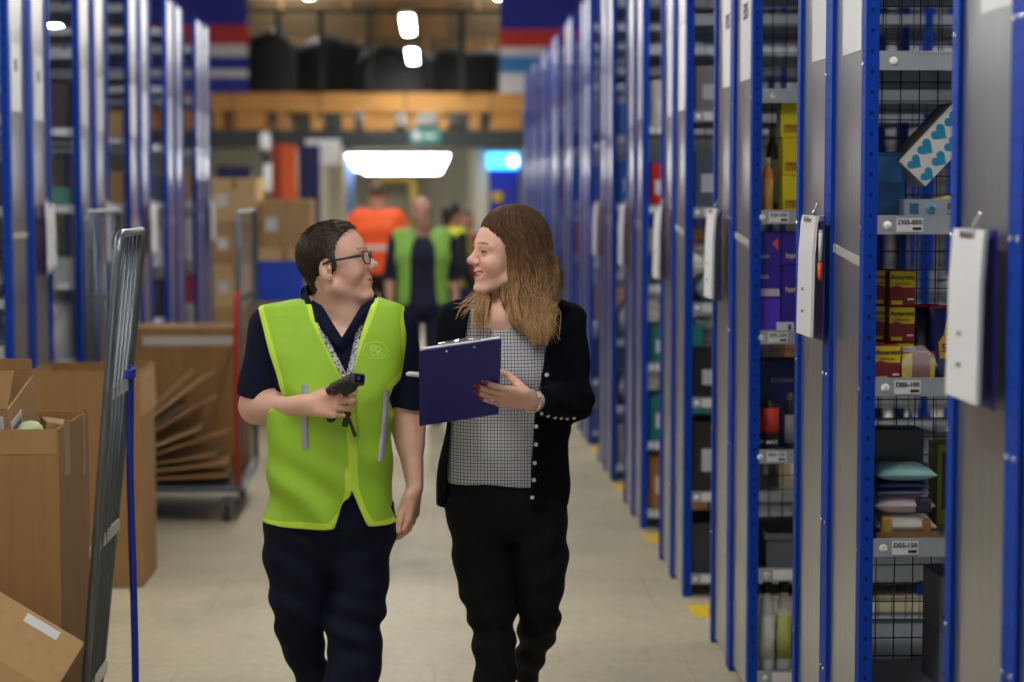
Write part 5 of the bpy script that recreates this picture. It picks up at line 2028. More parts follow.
# feet
ftL, ftR = G.p(318, 772, 0.30), G.p(351, 818, -0.12)
B.cap(G.p(317, 745, 0.25), G.p(318, 770, 0.30), 0.035, 0.034, 0.02)
B.cap((ftL[0], ftL[1], 0.075), (ftL[0] + 0.01, ftL[1] - 0.15, 0.032), 0.036, 0.028, 0.02)
B.cap((ftR[0], ftR[1] + 0.02, 0.05), (ftR[0], ftR[1] - 0.16, 0.036), 0.036, 0.028, 0.02)
B.cap(G.p(351, 800, -0.10), (ftR[0], ftR[1] + 0.02, 0.05), 0.036, 0.036, 0.02)


def colL(P):
    c = np.tile(skinL, (len(P), 1))
    HL.colour(P, c, skinL, np.array(rgb(196, 116, 108)), np.array(rgb(160, 118, 98)), smile=0.35, gaze=(1, 0.1, 0.05))
    # short cropped hair shows as stubble under the hair mesh
    q = HL.local(P)
    # rosier knuckles and elbow
    for (pt, r, a) in ((wrA + (DA / np.linalg.norm(DA)) * 0.09, 0.045, 0.22), (wrB + np.array((0, 0, -0.1)), 0.06, 0.28)):
        f = (np.exp(-((P - pt) ** 2).sum(1) / r ** 2) * a)[:, None]
        c = c * (1 - f) + skinL * np.array([1.0, 0.66, 0.6]) * f
    return c


me = B.mesh('body', rootL, 2, colL)
put('body', me, SKIN_M, PL)

# hair: short crop
Hh = Solid(HL.c - 0.16, HL.c + 0.17, 0.0024)
HL.ell(Hh, (-5, 0, 48), (95, 81, 84), 0)
HL.ell(Hh, (26, 0, 52), (66, 70, 69), 0.02)
HL.cap(Hh, (-44, 0, 20), (-38, 0, -46), 52, 40, 0.02)
for sd in (-1, 1):
    HL.cap(Hh, (12, sd * 66, 26), (9, sd * 67, -6), 13, 8, 0.012)
    HL.ell(Hh, (-5, sd * 79, -2), (20, 17, 33), 0.004, 'sub', tilt=-0.25)


def crop(x, y, z):
    P = np.stack(np.broadcast_arrays(x, y, z), -1).reshape(-1, 3)
    q = HL.local(P)
    X, Y_, Z_ = q[:, 0], np.abs(q[:, 1]), q[:, 2]
    # hairline: over the brow, back at the temple, sideburn before the ear, nape
    line = np.interp(Z_, [-70, -30, -8, 0, 24, 40, 62, 84, 100, 130], [-30, -22, 12, 18, 22, 23, 28, 46, 66, 72])
    line = line + np.where(Y_ < 42, np.clip((42 - Y_) * 0.12, 0, 5), 0) + 2.5 * np.sin(Z_ * 0.7) + 2 * np.sin(Y_ * 0.9 + Z_ * 0.3)
    low = -62 - Z_
    return (np.maximum(X - line, low) * HL.s).reshape(np.broadcast(x, y, z).shape)


Hh.keep(crop)


def tuft(x, y, z):
    q = HL.local(np.stack([x, y, z], 1))
    a = np.arctan2(q[:, 1], q[:, 2] + 10)
    b = np.arctan2(q[:, 0] + 10, q[:, 2])
    return 0.0006 * np.sin(a * 23 + 3 * np.sin(b * 7)) + 0.0004 * np.sin(b * 31 + 4 * np.sin(a * 5))


Hh.field(tuft)


def colH(P):
    q = HL.local(P)
    base = np.array(rgb(50, 39, 33))
    grey = np.array(rgb(120, 110, 102))
    f = np.exp(-(((q[:, 0] - 34) / 26) ** 2 + ((q[:, 2] - 30) / 45) ** 2)) * 0.55 + 0.12 * np.sin(q[:, 0] * 0.5 + 2 * np.sin(q[:, 2] * 0.35))
    f = np.clip(f, 0, 1)[:, None]
    return base * (1 - f) + grey * f


hairL = put('hair', Hh.mesh('hair', rootL, 1, colH), HAIR_M, PL)
# the cropped hairs themselves, lying forward on top and downward at the sides
rc = random.Random(3)
hbL = Hh.bvh()
cv, cf_, cc_ = [], [], []
for i in range(2600):
    d = Vector((rc.gauss(0, 1), rc.gauss(0, 1), rc.gauss(0, 1))).normalized()
    o = Vector(HL.w(-4, 0, 40))
    hit = hbL.ray_cast(o + d * 0.25, -d)
    if hit[0] is None:
        continue
    p, nrm = hit[0], hit[1]
    if nrm.dot(d) < 0:
        nrm = -nrm
    q = HL.local(np.array([p]))[0]
    topw = min(max((q[2] - 60) / 50, 0), 1)
    fl = np.array([1.0, 0, -0.1]) * topw + np.array([-0.30 + 0.25 * (q[0] > 20), 0, -1.0]) * (1 - topw)
    fl = Vector(HL.R @ fl)
    fl = (fl - nrm * fl.dot(nrm))
    if fl.length < 1e-4:
        continue
    fl.normalize()
    sd_ = nrm.cross(fl)
    ln_ = rc.uniform(0.010, 0.022)
    fl = (fl + sd_ * rc.uniform(-0.3, 0.3)).normalized()
    pts = [p - nrm * 0.001, p + fl * ln_ * 0.5 + nrm * 0.0016, p + fl * ln_ + nrm * rc.uniform(-0.0005, 0.0014)]
    r0 = rc.uniform(0.0005, 0.0009)
    base_ = len(cv)
    g_ = rc.random()
    tone = colH(np.array([p]))[0] * rc.uniform(0.6, 1.5) * (1.25 if g_ > 0.85 else 1.0)
    for j, c in enumerate(pts):
        r = r0 * (1.0, 0.9, 0.25)[j]
        for kk in range(3):
            an = 2 * math.pi * kk / 3
            cv.append(tuple(c + (sd_ * math.cos(an) + nrm * math.sin(an)) * r - Vector(rootL)))
            cc_.append((*tone, 1.0))
    for j in range(2):
        for kk in range(3):
            cf_.append((base_ + j * 3 + kk, base_ + j * 3 + (kk + 1) % 3, base_ + j * 3 + 3 + (kk + 1) % 3, base_ + j * 3 + 3 + kk))
hm_ = bpy.data.meshes.new('hair_strands')
hm_.from_pydata(cv, [], cf_)
hm_.polygons.foreach_set('use_smooth', [True] * len(cf_))
hm_.color_attributes.new('Col', 'FLOAT_COLOR', 'POINT').data.foreach_set('color', np.array(cc_, np.float32).ravel())
tag(put('hair_strands', hm_, HAIR_M, hairL), kind='stuff')

# earring
MB().lathe(tuple(HL.w(-1, -83, -26) - np.array(rootL)), [(0, -0.004), (0.003, -0.003), (0.0042, 0), (0.003, 0.003), (0, 0.004)], 12).build('earring', mat('gold', (0.9, 0.62, 0.25), rough=0.25, metal=1.0), PL)

# glasses
FRAME_M = mat('spectacle_frame', rgb(34, 40, 48), rough=0.3)
LENS_M = mat('spectacle_lens', (0.95, 0.98, 1.0), rough=0.05, alpha=0.09)
rl = np.array(rootL)
gl = MB()
gl.smooth = True
lens = MB()
for sd in (-1, 1):
    ring = []
    for i in range(29):
        a = 2 * math.pi * i / 28
        yy = sd * (33 + 23 * math.copysign(abs(math.cos(a)) ** 0.8, math.cos(a)))
        zz = 11 + 17.5 * math.copysign(abs(math.sin(a)) ** 0.8, math.sin(a))
        ring.append(HL.w(103 - 0.10 * (abs(yy) - 33) - 0.004 * (abs(yy) - 10) ** 2 * 0.5, yy, zz) - rl)
    gl.ring_tube(ring, 0.0019, 8, cap=False)
    lens.plate([ring[i] for i in range(28)], HL.R[:, 0], 0.0008)
    gl.ring_tube([HL.w(95, sd * 56, 19) - rl, HL.w(84, sd * 70, 20) - rl, HL.w(40, sd * 79, 20) - rl, HL.w(4, sd * 82, 20) - rl, HL.w(-14, sd * 80, 16) - rl], [0.003, 0.0036, 0.0034, 0.003, 0.0026], 8)
gl.ring_tube([HL.w(102.5, -10.5, 15) - rl, HL.w(106, 0, 18) - rl, HL.w(102.5, 10.5, 15) - rl], 0.0019, 8)
go = gl.build('glasses', FRAME_M, PL)
lens.build('lens', LENS_M, go)

# navy trousers
Tm = Solid((G.p(245, 0)[0], 5.2, 0.02), (G.p(415, 0)[0], 6.0, 0.98), 0.004)
tl = [(505, 300, 31, 0.0, 0.112), (530, 298.5, 33.5, 0.0, 0.11), (560, 298, 34.5, 0.0, 0.105), (585, 299.5, 31.5, 0.0, 0.095), (618, 300.5, 26, 0.01, 0.085), (650, 305, 21.5, 0.05, 0.07), (682, 312, 15.5, 0.10, 0.062), (715, 315, 13, 0.17, 0.06), (752, 317, 13, 0.26, 0.06)]
tr = [(505, 360, 32, 0.0, 0.112), (530, 361, 33, 0.0, 0.11), (560, 360, 32, 0.0, 0.10), (585, 358, 30, -0.01, 0.092), (620, 354.5, 29.5, -0.02, 0.084), (650, 354, 28.5, -0.03, 0.078), (682, 353, 27, -0.05, 0.075), (740, 352, 25, -0.08, 0.07), (808, 352, 22, -0.10, 0.068)]
Tm.loft(G.rows(tl), 2.3)
Tm.loft(G.rows(tr), 2.3, 0.012)
Tm.loft(G.rows([(486, 331, 59, 0.0, 0.124), (505, 331, 61, 0.0, 0.126), (535, 331, 63, 0.0, 0.118), (560, 331, 54, 0.0, 0.09), (580, 330, 40, 0.0, 0.05)]), 2.4, 0.02)


def pant_folds(x, y, z):
    kn = np.exp(-((z - G.p(0, 622)[2]) / 0.10) ** 2)
    hip = np.exp(-((z - G.p(0, 545)[2]) / 0.09) ** 2)
    low = np.clip((G.p(0, 640)[2] - z) / 0.1, 0, 1)
    w = 0.5 * np.sin(13 * x + 5 * z) + 0.4 * np.sin(21 * x - 9 * z)
    return (0.0058 * kn * np.sin(70 * z + 26 * x + 2 * w) + 0.0050 * hip * np.sin(52 * z - 34 * np.abs(x - rootL[0]) + 2 * w)
            + 0.0058 * low * np.sin(46 * z - 22 * x + 2.4 * w) + 0.0034 * np.sin(24 * z + 30 * x + 3 * w))


Tm.field(pant_folds)
put('trousers', Tm.mesh('trousers', rootL, 2), CLOTH_NAVY_D, PL)

# navy polo shirt
Sh = Solid((G.p(228, 0)[0], 5.25, 0.75), (G.p(432, 0)[0], 5.85, 1.52), 0.003)
srow = [(300, 340, 40, 0.03, 0.05), (308, 336, 60, 0.02, 0.07), (322, 333, 66, 0.015, 0.088), (345, 333, 66, 0.005, 0.112), (385, 333, 60, -0.005, 0.126), (425, 331, 59, -0.005, 0.131), (470, 331, 60, -0.005, 0.131), (525, 331, 62, 0.0, 0.127)]
Sh.loft(G.rows(srow), 2.3, 0.01)
hemA = G.p(253, 399, 0.035)
dA = elA - shA
Sh.cap(shA, G.p(257.5, 402, 0.03), 0.056, 0.060, 0.025, clip=[(G.p(257, 395, 0.03), (elA - shA) * np.array([0.6, 1, 1]))])
Sh.cap(shB, G.p(408, 412, 0.045), 0.056, 0.050, 0.025, clip=[(G.p(407, 405, 0.045), (elB - shB) * np.array([-2.2, 1, 1]))])
# V neck
Sh.cut_poly(G.poly([(316, 285), (319, 304), (341, 339), (362, 304), (366, 285)]), 5.2, 5.56)
Sh.cap(G.p(341, 285, 0.02), G.p(341, 318, 0.0), 0.058, 0.062, 0.004, 'sub')


def shirt_folds(x, y, z):
    w = 0.5 * np.sin(15 * x + 8 * z)
    sl = np.clip((G.p(285, 0)[0] - x) / 0.02, 0, 1) + np.clip((x - G.p(392, 0)[0]) / 0.02, 0, 1)
    return 0.0022 * sl * np.sin(40 * z + 36 * x + 2 * w)


Sh.field(shirt_folds)
shirt = put('polo_shirt', Sh.mesh('polo_shirt', rootL, 2), CLOTH_NAVY, PL)
# collar
Co = Solid((G.p(296, 0)[0], 5.38, 1.28), (G.p(380, 0)[0], 5.70, 1.52), 0.0024)
ring = [G.p(341 + 37 * math.cos(a), 293 + 5 * math.sin(a), 0.02 - 0.095 * math.sin(a)) for a in np.linspace(math.radians(-165), math.radians(-15), 9)]
Lp = [G.p(303.5, 293, 0.03), G.p(306, 302, -0.03), G.p(316, 318, -0.080), G.p(328, 330, -0.105), G.p(339, 342, -0.118)]
Rp = [G.p(374, 300, 0.02), G.p(371, 306, -0.035), G.p(363, 317, -0.085), G.p(352, 330, -0.108), G.p(344, 342, -0.118)]
nape = [G.p(303.5, 293, 0.03), G.p(310, 289, 0.075), G.p(325, 288, 0.10), G.p(345, 290, 0.10), G.p(365, 296, 0.075), G.p(374, 300, 0.02)]
for path, w0 in ((Lp, 0.018), (Rp, 0.018), (nape, 0.017)):
    for i in range(len(path) - 1):
        a, b = path[i], path[i + 1]
        ff = (b - a)
        nrm = np.cross(ff, (0, 0, 1))
        nrm /= np.linalg.norm(nrm)
        nrm = nrm + np.array((0, -0.0, 0.35)) * (1 if path is not nape else 0)
        wa = w0 * (1 - 0.35 * i / (len(path) - 1)) if path is not nape else w0
        Co.cap(a, b, wa, wa, 0.006, flat=(nrm, 0.32))
# collar points lying on the vest
for a, b in ((G.p(309, 308, -0.045), G.p(311, 316, -0.066)), (G.p(370, 307, -0.035), G.p(367, 316, -0.066))):
    Co.cap(a, b, 0.016, 0.009, 0.006, flat=((0, 1, 0.5), 0.4))
put('collar', Co.mesh('collar', rootL, 2), CLOTH_NAVY, shirt)
for sd in (0,):
    bt = G.p(342.5, 349, -0.125)
for py in (347, 360):
    q = drape([Sh.bvh()], 343, py, 0.001)
    MB().lathe(tuple(np.array(q) - rl), [(0, -0.0015), (0.005, -0.0015), (0.0055, 0), (0.005, 0.0015), (0, 0.0015)], 14, 'y').build('button', CLOTH_NAVY_D, shirt)

# lime vest
V = Solid((G.p(240, 0)[0], 5.22, 0.78), (G.p(425, 0)[0], 5.86, 1.50), 0.003)
vrow = [(298, 338, 44, 0.03, 0.075), (305, 334, 70, 0.022, 0.090), (313, 332.5, 74, 0.018, 0.102), (330, 332.5, 74, 0.01, 0.117), (352, 333, 71, 0.0, 0.130), (385, 332, 66, -0.008, 0.143), (425, 330.5, 62.5, -0.01, 0.147), (470, 331, 62.5, -0.01, 0.147), (505, 331, 66.5, -0.005, 0.150), (535, 331, 68.5, 0.0, 0.150)]
V.loft(G.rows(vrow), 2.4, 0.0)
armL = [(233, 300), (258, 304), (262, 316), (268, 335), (275, 357), (281, 376), (283.5, 392), (268, 406), (225, 406)]
armR = [(440, 300), (408, 306), (405.5, 320), (407.5, 340), (409, 362), (404, 374), (393, 384), (390, 396), (393, 410), (440, 412)]
neckV = [(305, 280), (309, 300), (313, 316), (328, 345), (343.5, 374), (348, 374), (357, 345), (369, 314), (374, 298), (374, 280)]
notch = [(350.5, 470), (349.5, 496), (342, 514), (333, 524), (322, 529), (320, 540), (382, 540), (378, 529), (369, 522), (361, 506), (354, 486)]
slit = [(346.8, 372), (348.2, 372), (352.0, 472), (350.4, 472)]
front_y = 5.50
aL, aR = G.poly(armL, 0.0), G.poly(armR, 0.0)
nV, nN, nS = G.poly(neckV), G.poly(notch), G.poly(slit, -0.14)
V.cut_poly(aL, 5.0, 6.0)
V.cut_poly(aR, 5.0, 6.0)
V.cut_poly(nV, 5.0, 5.60)
V.cap(G.p(339, 280, 0.03), G.p(339, 312, 0.03), 0.080, 0.080, 0.006, 'sub')
V.cut_poly(nN, 5.0, front_y)


def vest_folds(x, y, z):
    X = (x - rootL[0])
    w = 0.5 * np.sin(11 * X + 7 * z) + 0.3 * np.sin(19 * z - 8 * X)
    lowr = np.clip((1.12 - z) / 0.2, 0, 1)
    bust = np.exp(-((z - G.p(0, 395)[2]) / 0.05) ** 2)
    return (0.0062 * lowr * np.sin(38 * z + 30 * X + 2.4 * w) + 0.0048 * bust * np.sin(48 * z - 22 * np.abs(X) + 2 * w)
            + 0.0034 * np.sin(26 * X + 16 * z + 2.5 * w) + 0.0042 * np.exp(-((z - G.p(0, 515)[2]) / 0.05) ** 2) * np.sin(46 * X + 1.5 * w))


V.field(vest_folds)
zh = G.p(330, 528.5, -0.148)[2]
V.keep(lambda x, y, z: (zh + 0.004 * np.sin((x - rootL[0]) * 22) + np.clip(y - 5.5, 0, 1) * 0.03 - z))
LIME, EDGE = np.array(rgb(158, 205, 52)), np.array(rgb(206, 240, 72))


def pdist(P, poly, closed=False):
    X, Zz = P[:, 0], P[:, 2]
    d = np.full(len(P), 1e9)
    Q = np.array(poly)
    for i in range(len(Q) - (0 if closed else 1)):
        a, b = Q[i], Q[(i + 1) % len(Q)]
        v = b - a
        t = np.clip(((X - a[0]) * v[0] + (Zz - a[1]) * v[1]) / max(v @ v, 1e-12), 0, 1)
        d = np.minimum(d, np.hypot(X - a[0] - t * v[0], Zz - a[1] - t * v[1]))
    return d


def colV(P):
    c = np.tile(LIME, (len(P), 1))
    fr = P[:, 1] < 5.56
    e = pdist(P, aL[1:8]) < 0.0135
    e |= pdist(P, aR[1:9]) < 0.0135
    e |= fr & (pdist(P, nV[1:-1]) < 0.0125)
    e |= fr & (pdist(P, nN[:5]) < 0.0125)
    e |= fr & (pdist(P, nN[6:] + [nN[0]]) < 0.0125)
    e |= (P[:, 2] < zh + 0.015)
    sl = np.interp(P[:, 2], [G.p(0, 480)[2], G.p(0, 400)[2], G.p(0, 374)[2]], [0.020, 0.019, 0.008])
    xs = np.interp(P[:, 2], [G.p(0, 480)[2], G.p(0, 374)[2]], [G.p(351, 480, -0.14)[0], G.p(347, 374, -0.14)[0]])
    e |= fr & (P[:, 2] > G.p(0, 484)[2]) & (P[:, 2] < G.p(0, 374)[2]) & (P[:, 0] > xs - 0.004) & (P[:, 0] < xs + sl)
    c[e] = EDGE
    return c


vest = put('hi_vis_vest', V.mesh('hi_vis_vest', rootL, 2, colV), VEST_M, PL)
vb, sb = V.bvh(), Sh.bvh()
REFL = mat('reflective_tape', rgb(178, 176, 196), rough=0.3, metal=0.2)
strip([vb], [(305, 385), (304.5, 410), (305.5, 449)], 6.5, rootL, 'reflective_strip', REFL, parent=vest)
strip([vb], [(386, 390), (384, 420), (380, 461)], 6.0, rootL, 'reflective_strip', REFL, parent=vest)
# emblem
EM = mat('emblem_print', rgb(206, 232, 120), rough=0.6)
em = MB()
em.smooth = True


def loop(cx, cy, rx, ry, n=22, a0=0, a1=360, r=0.0011):
    pts = []
    for i in range(n + 1):
        a = math.radians(a0 + (a1 - a0) * i / n)
        q = drape([vb], cx + rx * math.cos(a), cy + ry * math.sin(a), 0.001)
        if q is not None:
            pts.append(Vector(np.array(q) - rl))
    em.ring_tube(pts, r, 6, cap=False)


loop(375, 350.5, 12.3, 8.4)
loop(373.2, 347.5, 2.6, 2.6)
loop(378.0, 349.0, 2.4, 2.4)
loop(373.8, 353.2, 3.0, 2.3)
loop(379.5, 353.8, 2.2, 1.8)
loop(376.0, 352.0, 6.5, 5.5, a0=200, a1=340)
em.build('emblem', EM, vest)


# lanyard
def lanyard_mat():
    m = mat('lanyard_web', rgb(190, 190, 200), rough=0.6, vary=0.0)
    nt = m.node_tree
    b = nt.nodes['Principled BSDF']
    v = nt.nodes.new('ShaderNodeTexVoronoi')
    v.inputs['Scale'].default_value = 260
    tc = nt.nodes.new('ShaderNodeTexCoord')
    nt.links.new(tc.outputs['Object'], v.inputs['Vector'])
    r = nt.nodes.new('ShaderNodeValToRGB')
    r.color_ramp.elements[0].position = 0.38
    r.color_ramp.elements[0].color = (*rgb(66, 66, 84), 1)
    r.color_ramp.elements[1].position = 0.5
    r.color_ramp.elements[1].color = (*rgb(206, 206, 214), 1)
    nt.links.new(v.outputs['Color'], r.inputs[0])
    nt.links.new(r.outputs[0], b.inputs['Base Color'])
    return m


LAN = lanyard_mat()
ly = strip([vb, sb], [(319, 322), (326, 340), (336, 360), (345, 378)], 5.6, rootL, 'lanyard', LAN, 0.004, parent=PL)
strip([vb, sb], [(361, 320), (357, 340), (352, 362), (348, 378)], 5.6, rootL, 'lanyard_band', LAN, 0.006, parent=ly)
lk = MB()
q0 = Vector(np.array(drape([vb, sb], 347, 380, 0.012)) - rl)
q1 = Vector(np.array(drape([vb, sb], 347.5, 408, 0.012)) - rl)
q2 = Vector(np.array(drape([vb, sb], 348.5, 436, 0.012)) - rl)
lk.ring_tube([q0, q1], 0.0035, 8)
lk.build('cord', M['dark'], ly)
ky = MB()
ky.box((q1 + q2) / 2 + Vector((-0.006, 0, 0.01)), (0.016, 0.008, 0.045), rot=(0, 0.2, 0), bev=0.003)
ky.ring_tube([q1 + Vector((0, 0, 0.0)), q1 + Vector((0.008, 0, -0.015)), q1 + Vector((0.0, 0, -0.03)), q1 + Vector((-0.008, 0, -0.015)), q1], 0.0016, 6, cap=False)
ky.build('key_fob', M['dark'], ly)
k2 = MB()
k2.box((q1 + q2) / 2 + Vector((0.009, -0.002, -0.014)), (0.009, 0.004, 0.052), rot=(0, -0.35, 0), bev=0.0015)
k2.build('key', M['dark'], ly)

# shoes
Sx = Solid((ftL[0] - 0.12, 5.1, -0.008), (ftR[0] + 0.12, 6.1, 0.20), 0.004)
for (p, z0, tilt) in ((ftL, 0.02, 0.03), (ftR, 0.0, 0.0)):
    Sx.cap((p[0], p[1] + 0.03, 0.052 + tilt), (p[0], p[1] - 0.03, 0.055 + tilt * 0.6), 0.046, 0.045, 0.02)
    Sx.cap((p[0], p[1] - 0.03, 0.05 + tilt * 0.6), (p[0] + 0.004, p[1] - 0.19, 0.038), 0.044, 0.036, 0.02)
Sx.keep(lambda x, y, z: (0.0 - z) + 0 * x + 0 * y)
put('shoes', Sx.mesh('shoes', rootL, 2), SHOE_M, PL)

# scanner in her hand
sc0, sc1 = G.p(331, 393, -0.23), G.p(358, 379, -0.30)
ax = Vector(sc1 - sc0).normalized()
scn = empty('handheld_scanner', 'black handheld barcode scanner gripped by the person in the lime vest', 'scanner', tuple(G.p(344, 388, -0.262)))
o0 = np.array(scn.location)
Sc = Solid(o0 - 0.12, o0 + 0.12, 0.0018)
Sc.cap(G.p(331, 391, -0.215), G.p(353, 381.5, -0.262), 0.015, 0.020, 0.004, flat=((0.45, 0.3, 0.9), 0.75))
Sc.cap(G.p(334, 386, -0.22), G.p(354, 377, -0.265), 0.012, 0.015, 0.006, flat=((0.35, 0.1, 1.0), 0.7))
Sc.cap(G.p(338, 390, -0.205), G.p(331, 417, -0.170), 0.0135, 0.0145, 0.01)
Sc.cap(G.p(345, 393, -0.235), G.p(352, 388, -0.262), 0.009, 0.012, 0.006)
put('body', Sc.mesh('body', tuple(o0), 1), mat('scanner_black', rgb(32, 33, 36), rough=0.42), scn)
scb = Sc.bvh()
hc_ = G.p(357, 379.5, -0.268) - o0
fdir = Vector((0.42, -0.88, 0.12)).normalized()
sdir = fdir.cross(Vector((0.16, 0, 1))).normalized()
udir = sdir.cross(fdir).normalized()
Mh = Matrix((sdir, fdir, udir)).transposed()
hb0 = MB().box((0, 0, 0), (0.036, 0.030, 0.031), bev=0.006)
hb0.v = [tuple(Mh @ Vector(v) + Vector(hc_)) for v in hb0.v]
hd0 = hb0.build('scan_head', mat('scanner_grey', rgb(40, 41, 45), rough=0.4), scn)
wn = MB().box((0.0, 0.0152, 0.002), (0.026, 0.0016, 0.019), bev=0.0006)
wn.v = [tuple(Mh @ Vector(v) + Vector(hc_)) for v in wn.v]
wn.build('scan_window', mat('scan_glass', rgb(10, 12, 22), rough=0.08, coat=1.0), hd0)
wl = MB().box((0.003, 0.0162, 0.002), (0.008, 0.0012, 0.010), bev=0.0005)
wl.v = [tuple(Mh @ Vector(v) + Vector(hc_)) for v in wl.v]
wl.build('scan_lens', mat('scan_lens', rgb(70, 76, 130), rough=0.1), hd0)
tq = [drape([scb], x, y, 0.0012) for x, y in ((331.5, 389), (335, 388.5), (334.5, 395), (331, 395))]
if all(q is not None for q in tq):
    MB().plate([np.array(q) - o0 for q in tq], (0, -1, 0), 0.0015).build('trigger', mat('trigger_orange', rgb(200, 70, 40), rough=0.4), scn)
# ================================================================== woman in the black cardigan
K = Fig(5.58)
rootR = (K.p(506, 400)[0], 5.58, 0.0)
rr = np.array(rootR)
PR = empty('person', 'smiling person with long fair brown hair in a black cardigan, holding a blue clipboard', 'person', rootR)
skinR = np.array(rgb(232, 184, 164))
HR = Head(K.p(506.5, 258.5, -0.02), yaw=math.radians(180 + 20), pitch=math.radians(4), s=0.94)

# clipboard corners in the place
TLc, TRc, BRc, BLc = (np.array(v) for v in ((-0.038, 5.127, 1.310), (0.174, 5.157, 1.338), (0.172, 5.362, 1.126), (-0.039, 5.332, 1.098)))
bc = (TLc + TRc + BRc + BLc) / 4
bw = (TRc - TLc) / np.linalg.norm(TRc - TLc)
bh = (TLc - BLc) / np.linalg.norm(TLc - BLc)
bh = bh - bw * (bh @ bw)
bh /= np.linalg.norm(bh)
bn = np.cross(bw, bh)                       # out of the board's back, towards the aisle
if bn[1] > 0:
    bn = -bn
WB, HB = 0.2125, 0.295


def on_board(px, py, off=0.0):
    d = np.array((at(px, py, 5.0) - EYE).normalized())
    e = np.array(EYE)
    t = ((bc - e) @ bn + off) / (d @ bn)
    return e + d * t


B = Solid((K.p(400, 0)[0], 5.02, -0.01), (K.p(606, 0)[0], 6.22, 1.74), 0.0026)
pl_ = [(505, 477, 27, 0.0, 0.09), (545, 480, 26, -0.01, 0.085), (615, 491, 20, -0.05, 0.06), (660, 494, 17, -0.08, 0.055), (720, 496, 15, -0.12, 0.05), (790, 497, 9.5, -0.16, 0.036)]
pr_ = [(505, 538, 26, 0.0, 0.09), (545, 540, 24, -0.01, 0.085), (600, 540, 19, 0.0, 0.065), (640, 535, 15, 0.08, 0.055), (665, 530, 11, 0.18, 0.045), (690, 525.5, 8.0, 0.30, 0.036), (712, 523, 8.5, 0.37, 0.036)]
B.loft(K.rows(pl_), 2.1)
B.loft(K.rows(pr_), 2.1, 0.02)
B.loft(K.rows([(304, 507, 26, 0.02, 0.05), (316, 510, 54, 0.015, 0.072), (345, 509, 54, 0.0, 0.098), (380, 509, 52, -0.01, 0.112), (424, 508, 49, 0.0, 0.105), (470, 505, 54, 0.0, 0.11), (525, 506, 55, 0.0, 0.11)]), 2.3, 0.03)
HR.build(B, smile=1.0, full=0.0, neck=K.p(508, 308, 0.03), neck_r=47)
B.cap(K.p(500, 306, 0.0), K.p(500, 320, -0.045), 0.036, 0.05, 0.03)
# her left arm, forward to the clipboard's edge
shC, elC = K.p(566, 322, 0.03), K.p(573, 402, -0.06)
base = on_board(500, 395.5, 0.011)
tip = on_board(465, 390.0, 0.009)
DC = (tip - base) / np.linalg.norm(tip - base)
wrC = base - DC * 0.085 + np.array((0.0, 0.012, -0.004))
B.cap(shC, elC, 0.043, 0.037, 0.02)
B.cap(elC, wrC, 0.038, 0.0235, 0.02, flat=None)
nlC = hand(B, wrC, base - wrC + DC * 0.03, -bn, bh, [(0.05, 0.10, 0.08), (0.05, 0.10, 0.08), (0.06, 0.12, 0.08), (0.10, 0.15, 0.1)], [(0.10, -0.35, 1.0), (0.7, 0.0, 0.8), (1.0, 0.1, 0.1)], 0.98, flare=0.05, k=0.002)
# her right arm, behind the clipboard with the pen
shD, elD = K.p(458, 323, 0.03), K.p(449, 396, -0.04)
wrD = on_board(468, 384, -0.085)
B.cap(shD, elD, 0.043, 0.037, 0.02)
B.cap(elD, wrD, 0.037, 0.0235, 0.02)
hand(B, wrD, -bw * 0.9 + bh * 0.15, bn, bh, [(0.25, 0.5, 0.4), (0.3, 0.6, 0.5), (0.35, 0.6, 0.5), (0.4, 0.6, 0.5)], [(0.7, 0.6, 0.4), (0.95, 0.1, 0.4), (0.95, -0.05, 0.3)], 0.9)
# feet
ffL = K.p(497, 822, -0.16)
ffR = K.p(523, 735, 0.38)
B.cap(K.p(497, 786, -0.155), (ffL[0], ffL[1] + 0.02, 0.055), 0.032, 0.03, 0.02)
B.cap((ffL[0], ffL[1] + 0.02, 0.05), (ffL[0], ffL[1] - 0.15, 0.032), 0.032, 0.024, 0.02)
B.cap(K.p(523, 712, 0.37), K.p(522.5, 722, 0.39), 0.032, 0.03, 0.02)
hz = K.p(522.5, 722, 0.40)
B.cap(hz, (hz[0], hz[1] - 0.10, 0.045), 0.031, 0.024, 0.02)


def colR(P):
    c = np.tile(skinR, (len(P), 1))
    HR.colour(P, c, skinR, np.array(rgb(186, 84, 84)), np.array(rgb(130, 92, 70)), smile=1.0, gaze=(1, 0.05, 0), iris=(0.05, 0.05, 0.05), teeth=np.array(rgb(236, 230, 224)))
    for (p, d, r) in nlC:
        q = P - p
        al = q @ d
        m = (np.abs(al + 0.002) < 0.0075) & (np.linalg.norm(q - np.outer(al, d), axis=1) < r * 0.85)
        c[m] = rgb(150, 22, 34)
    return c


put('body', B.mesh('body', rootR, 2, colR), SKIN_M, PR)
bodyb = B.bvh()

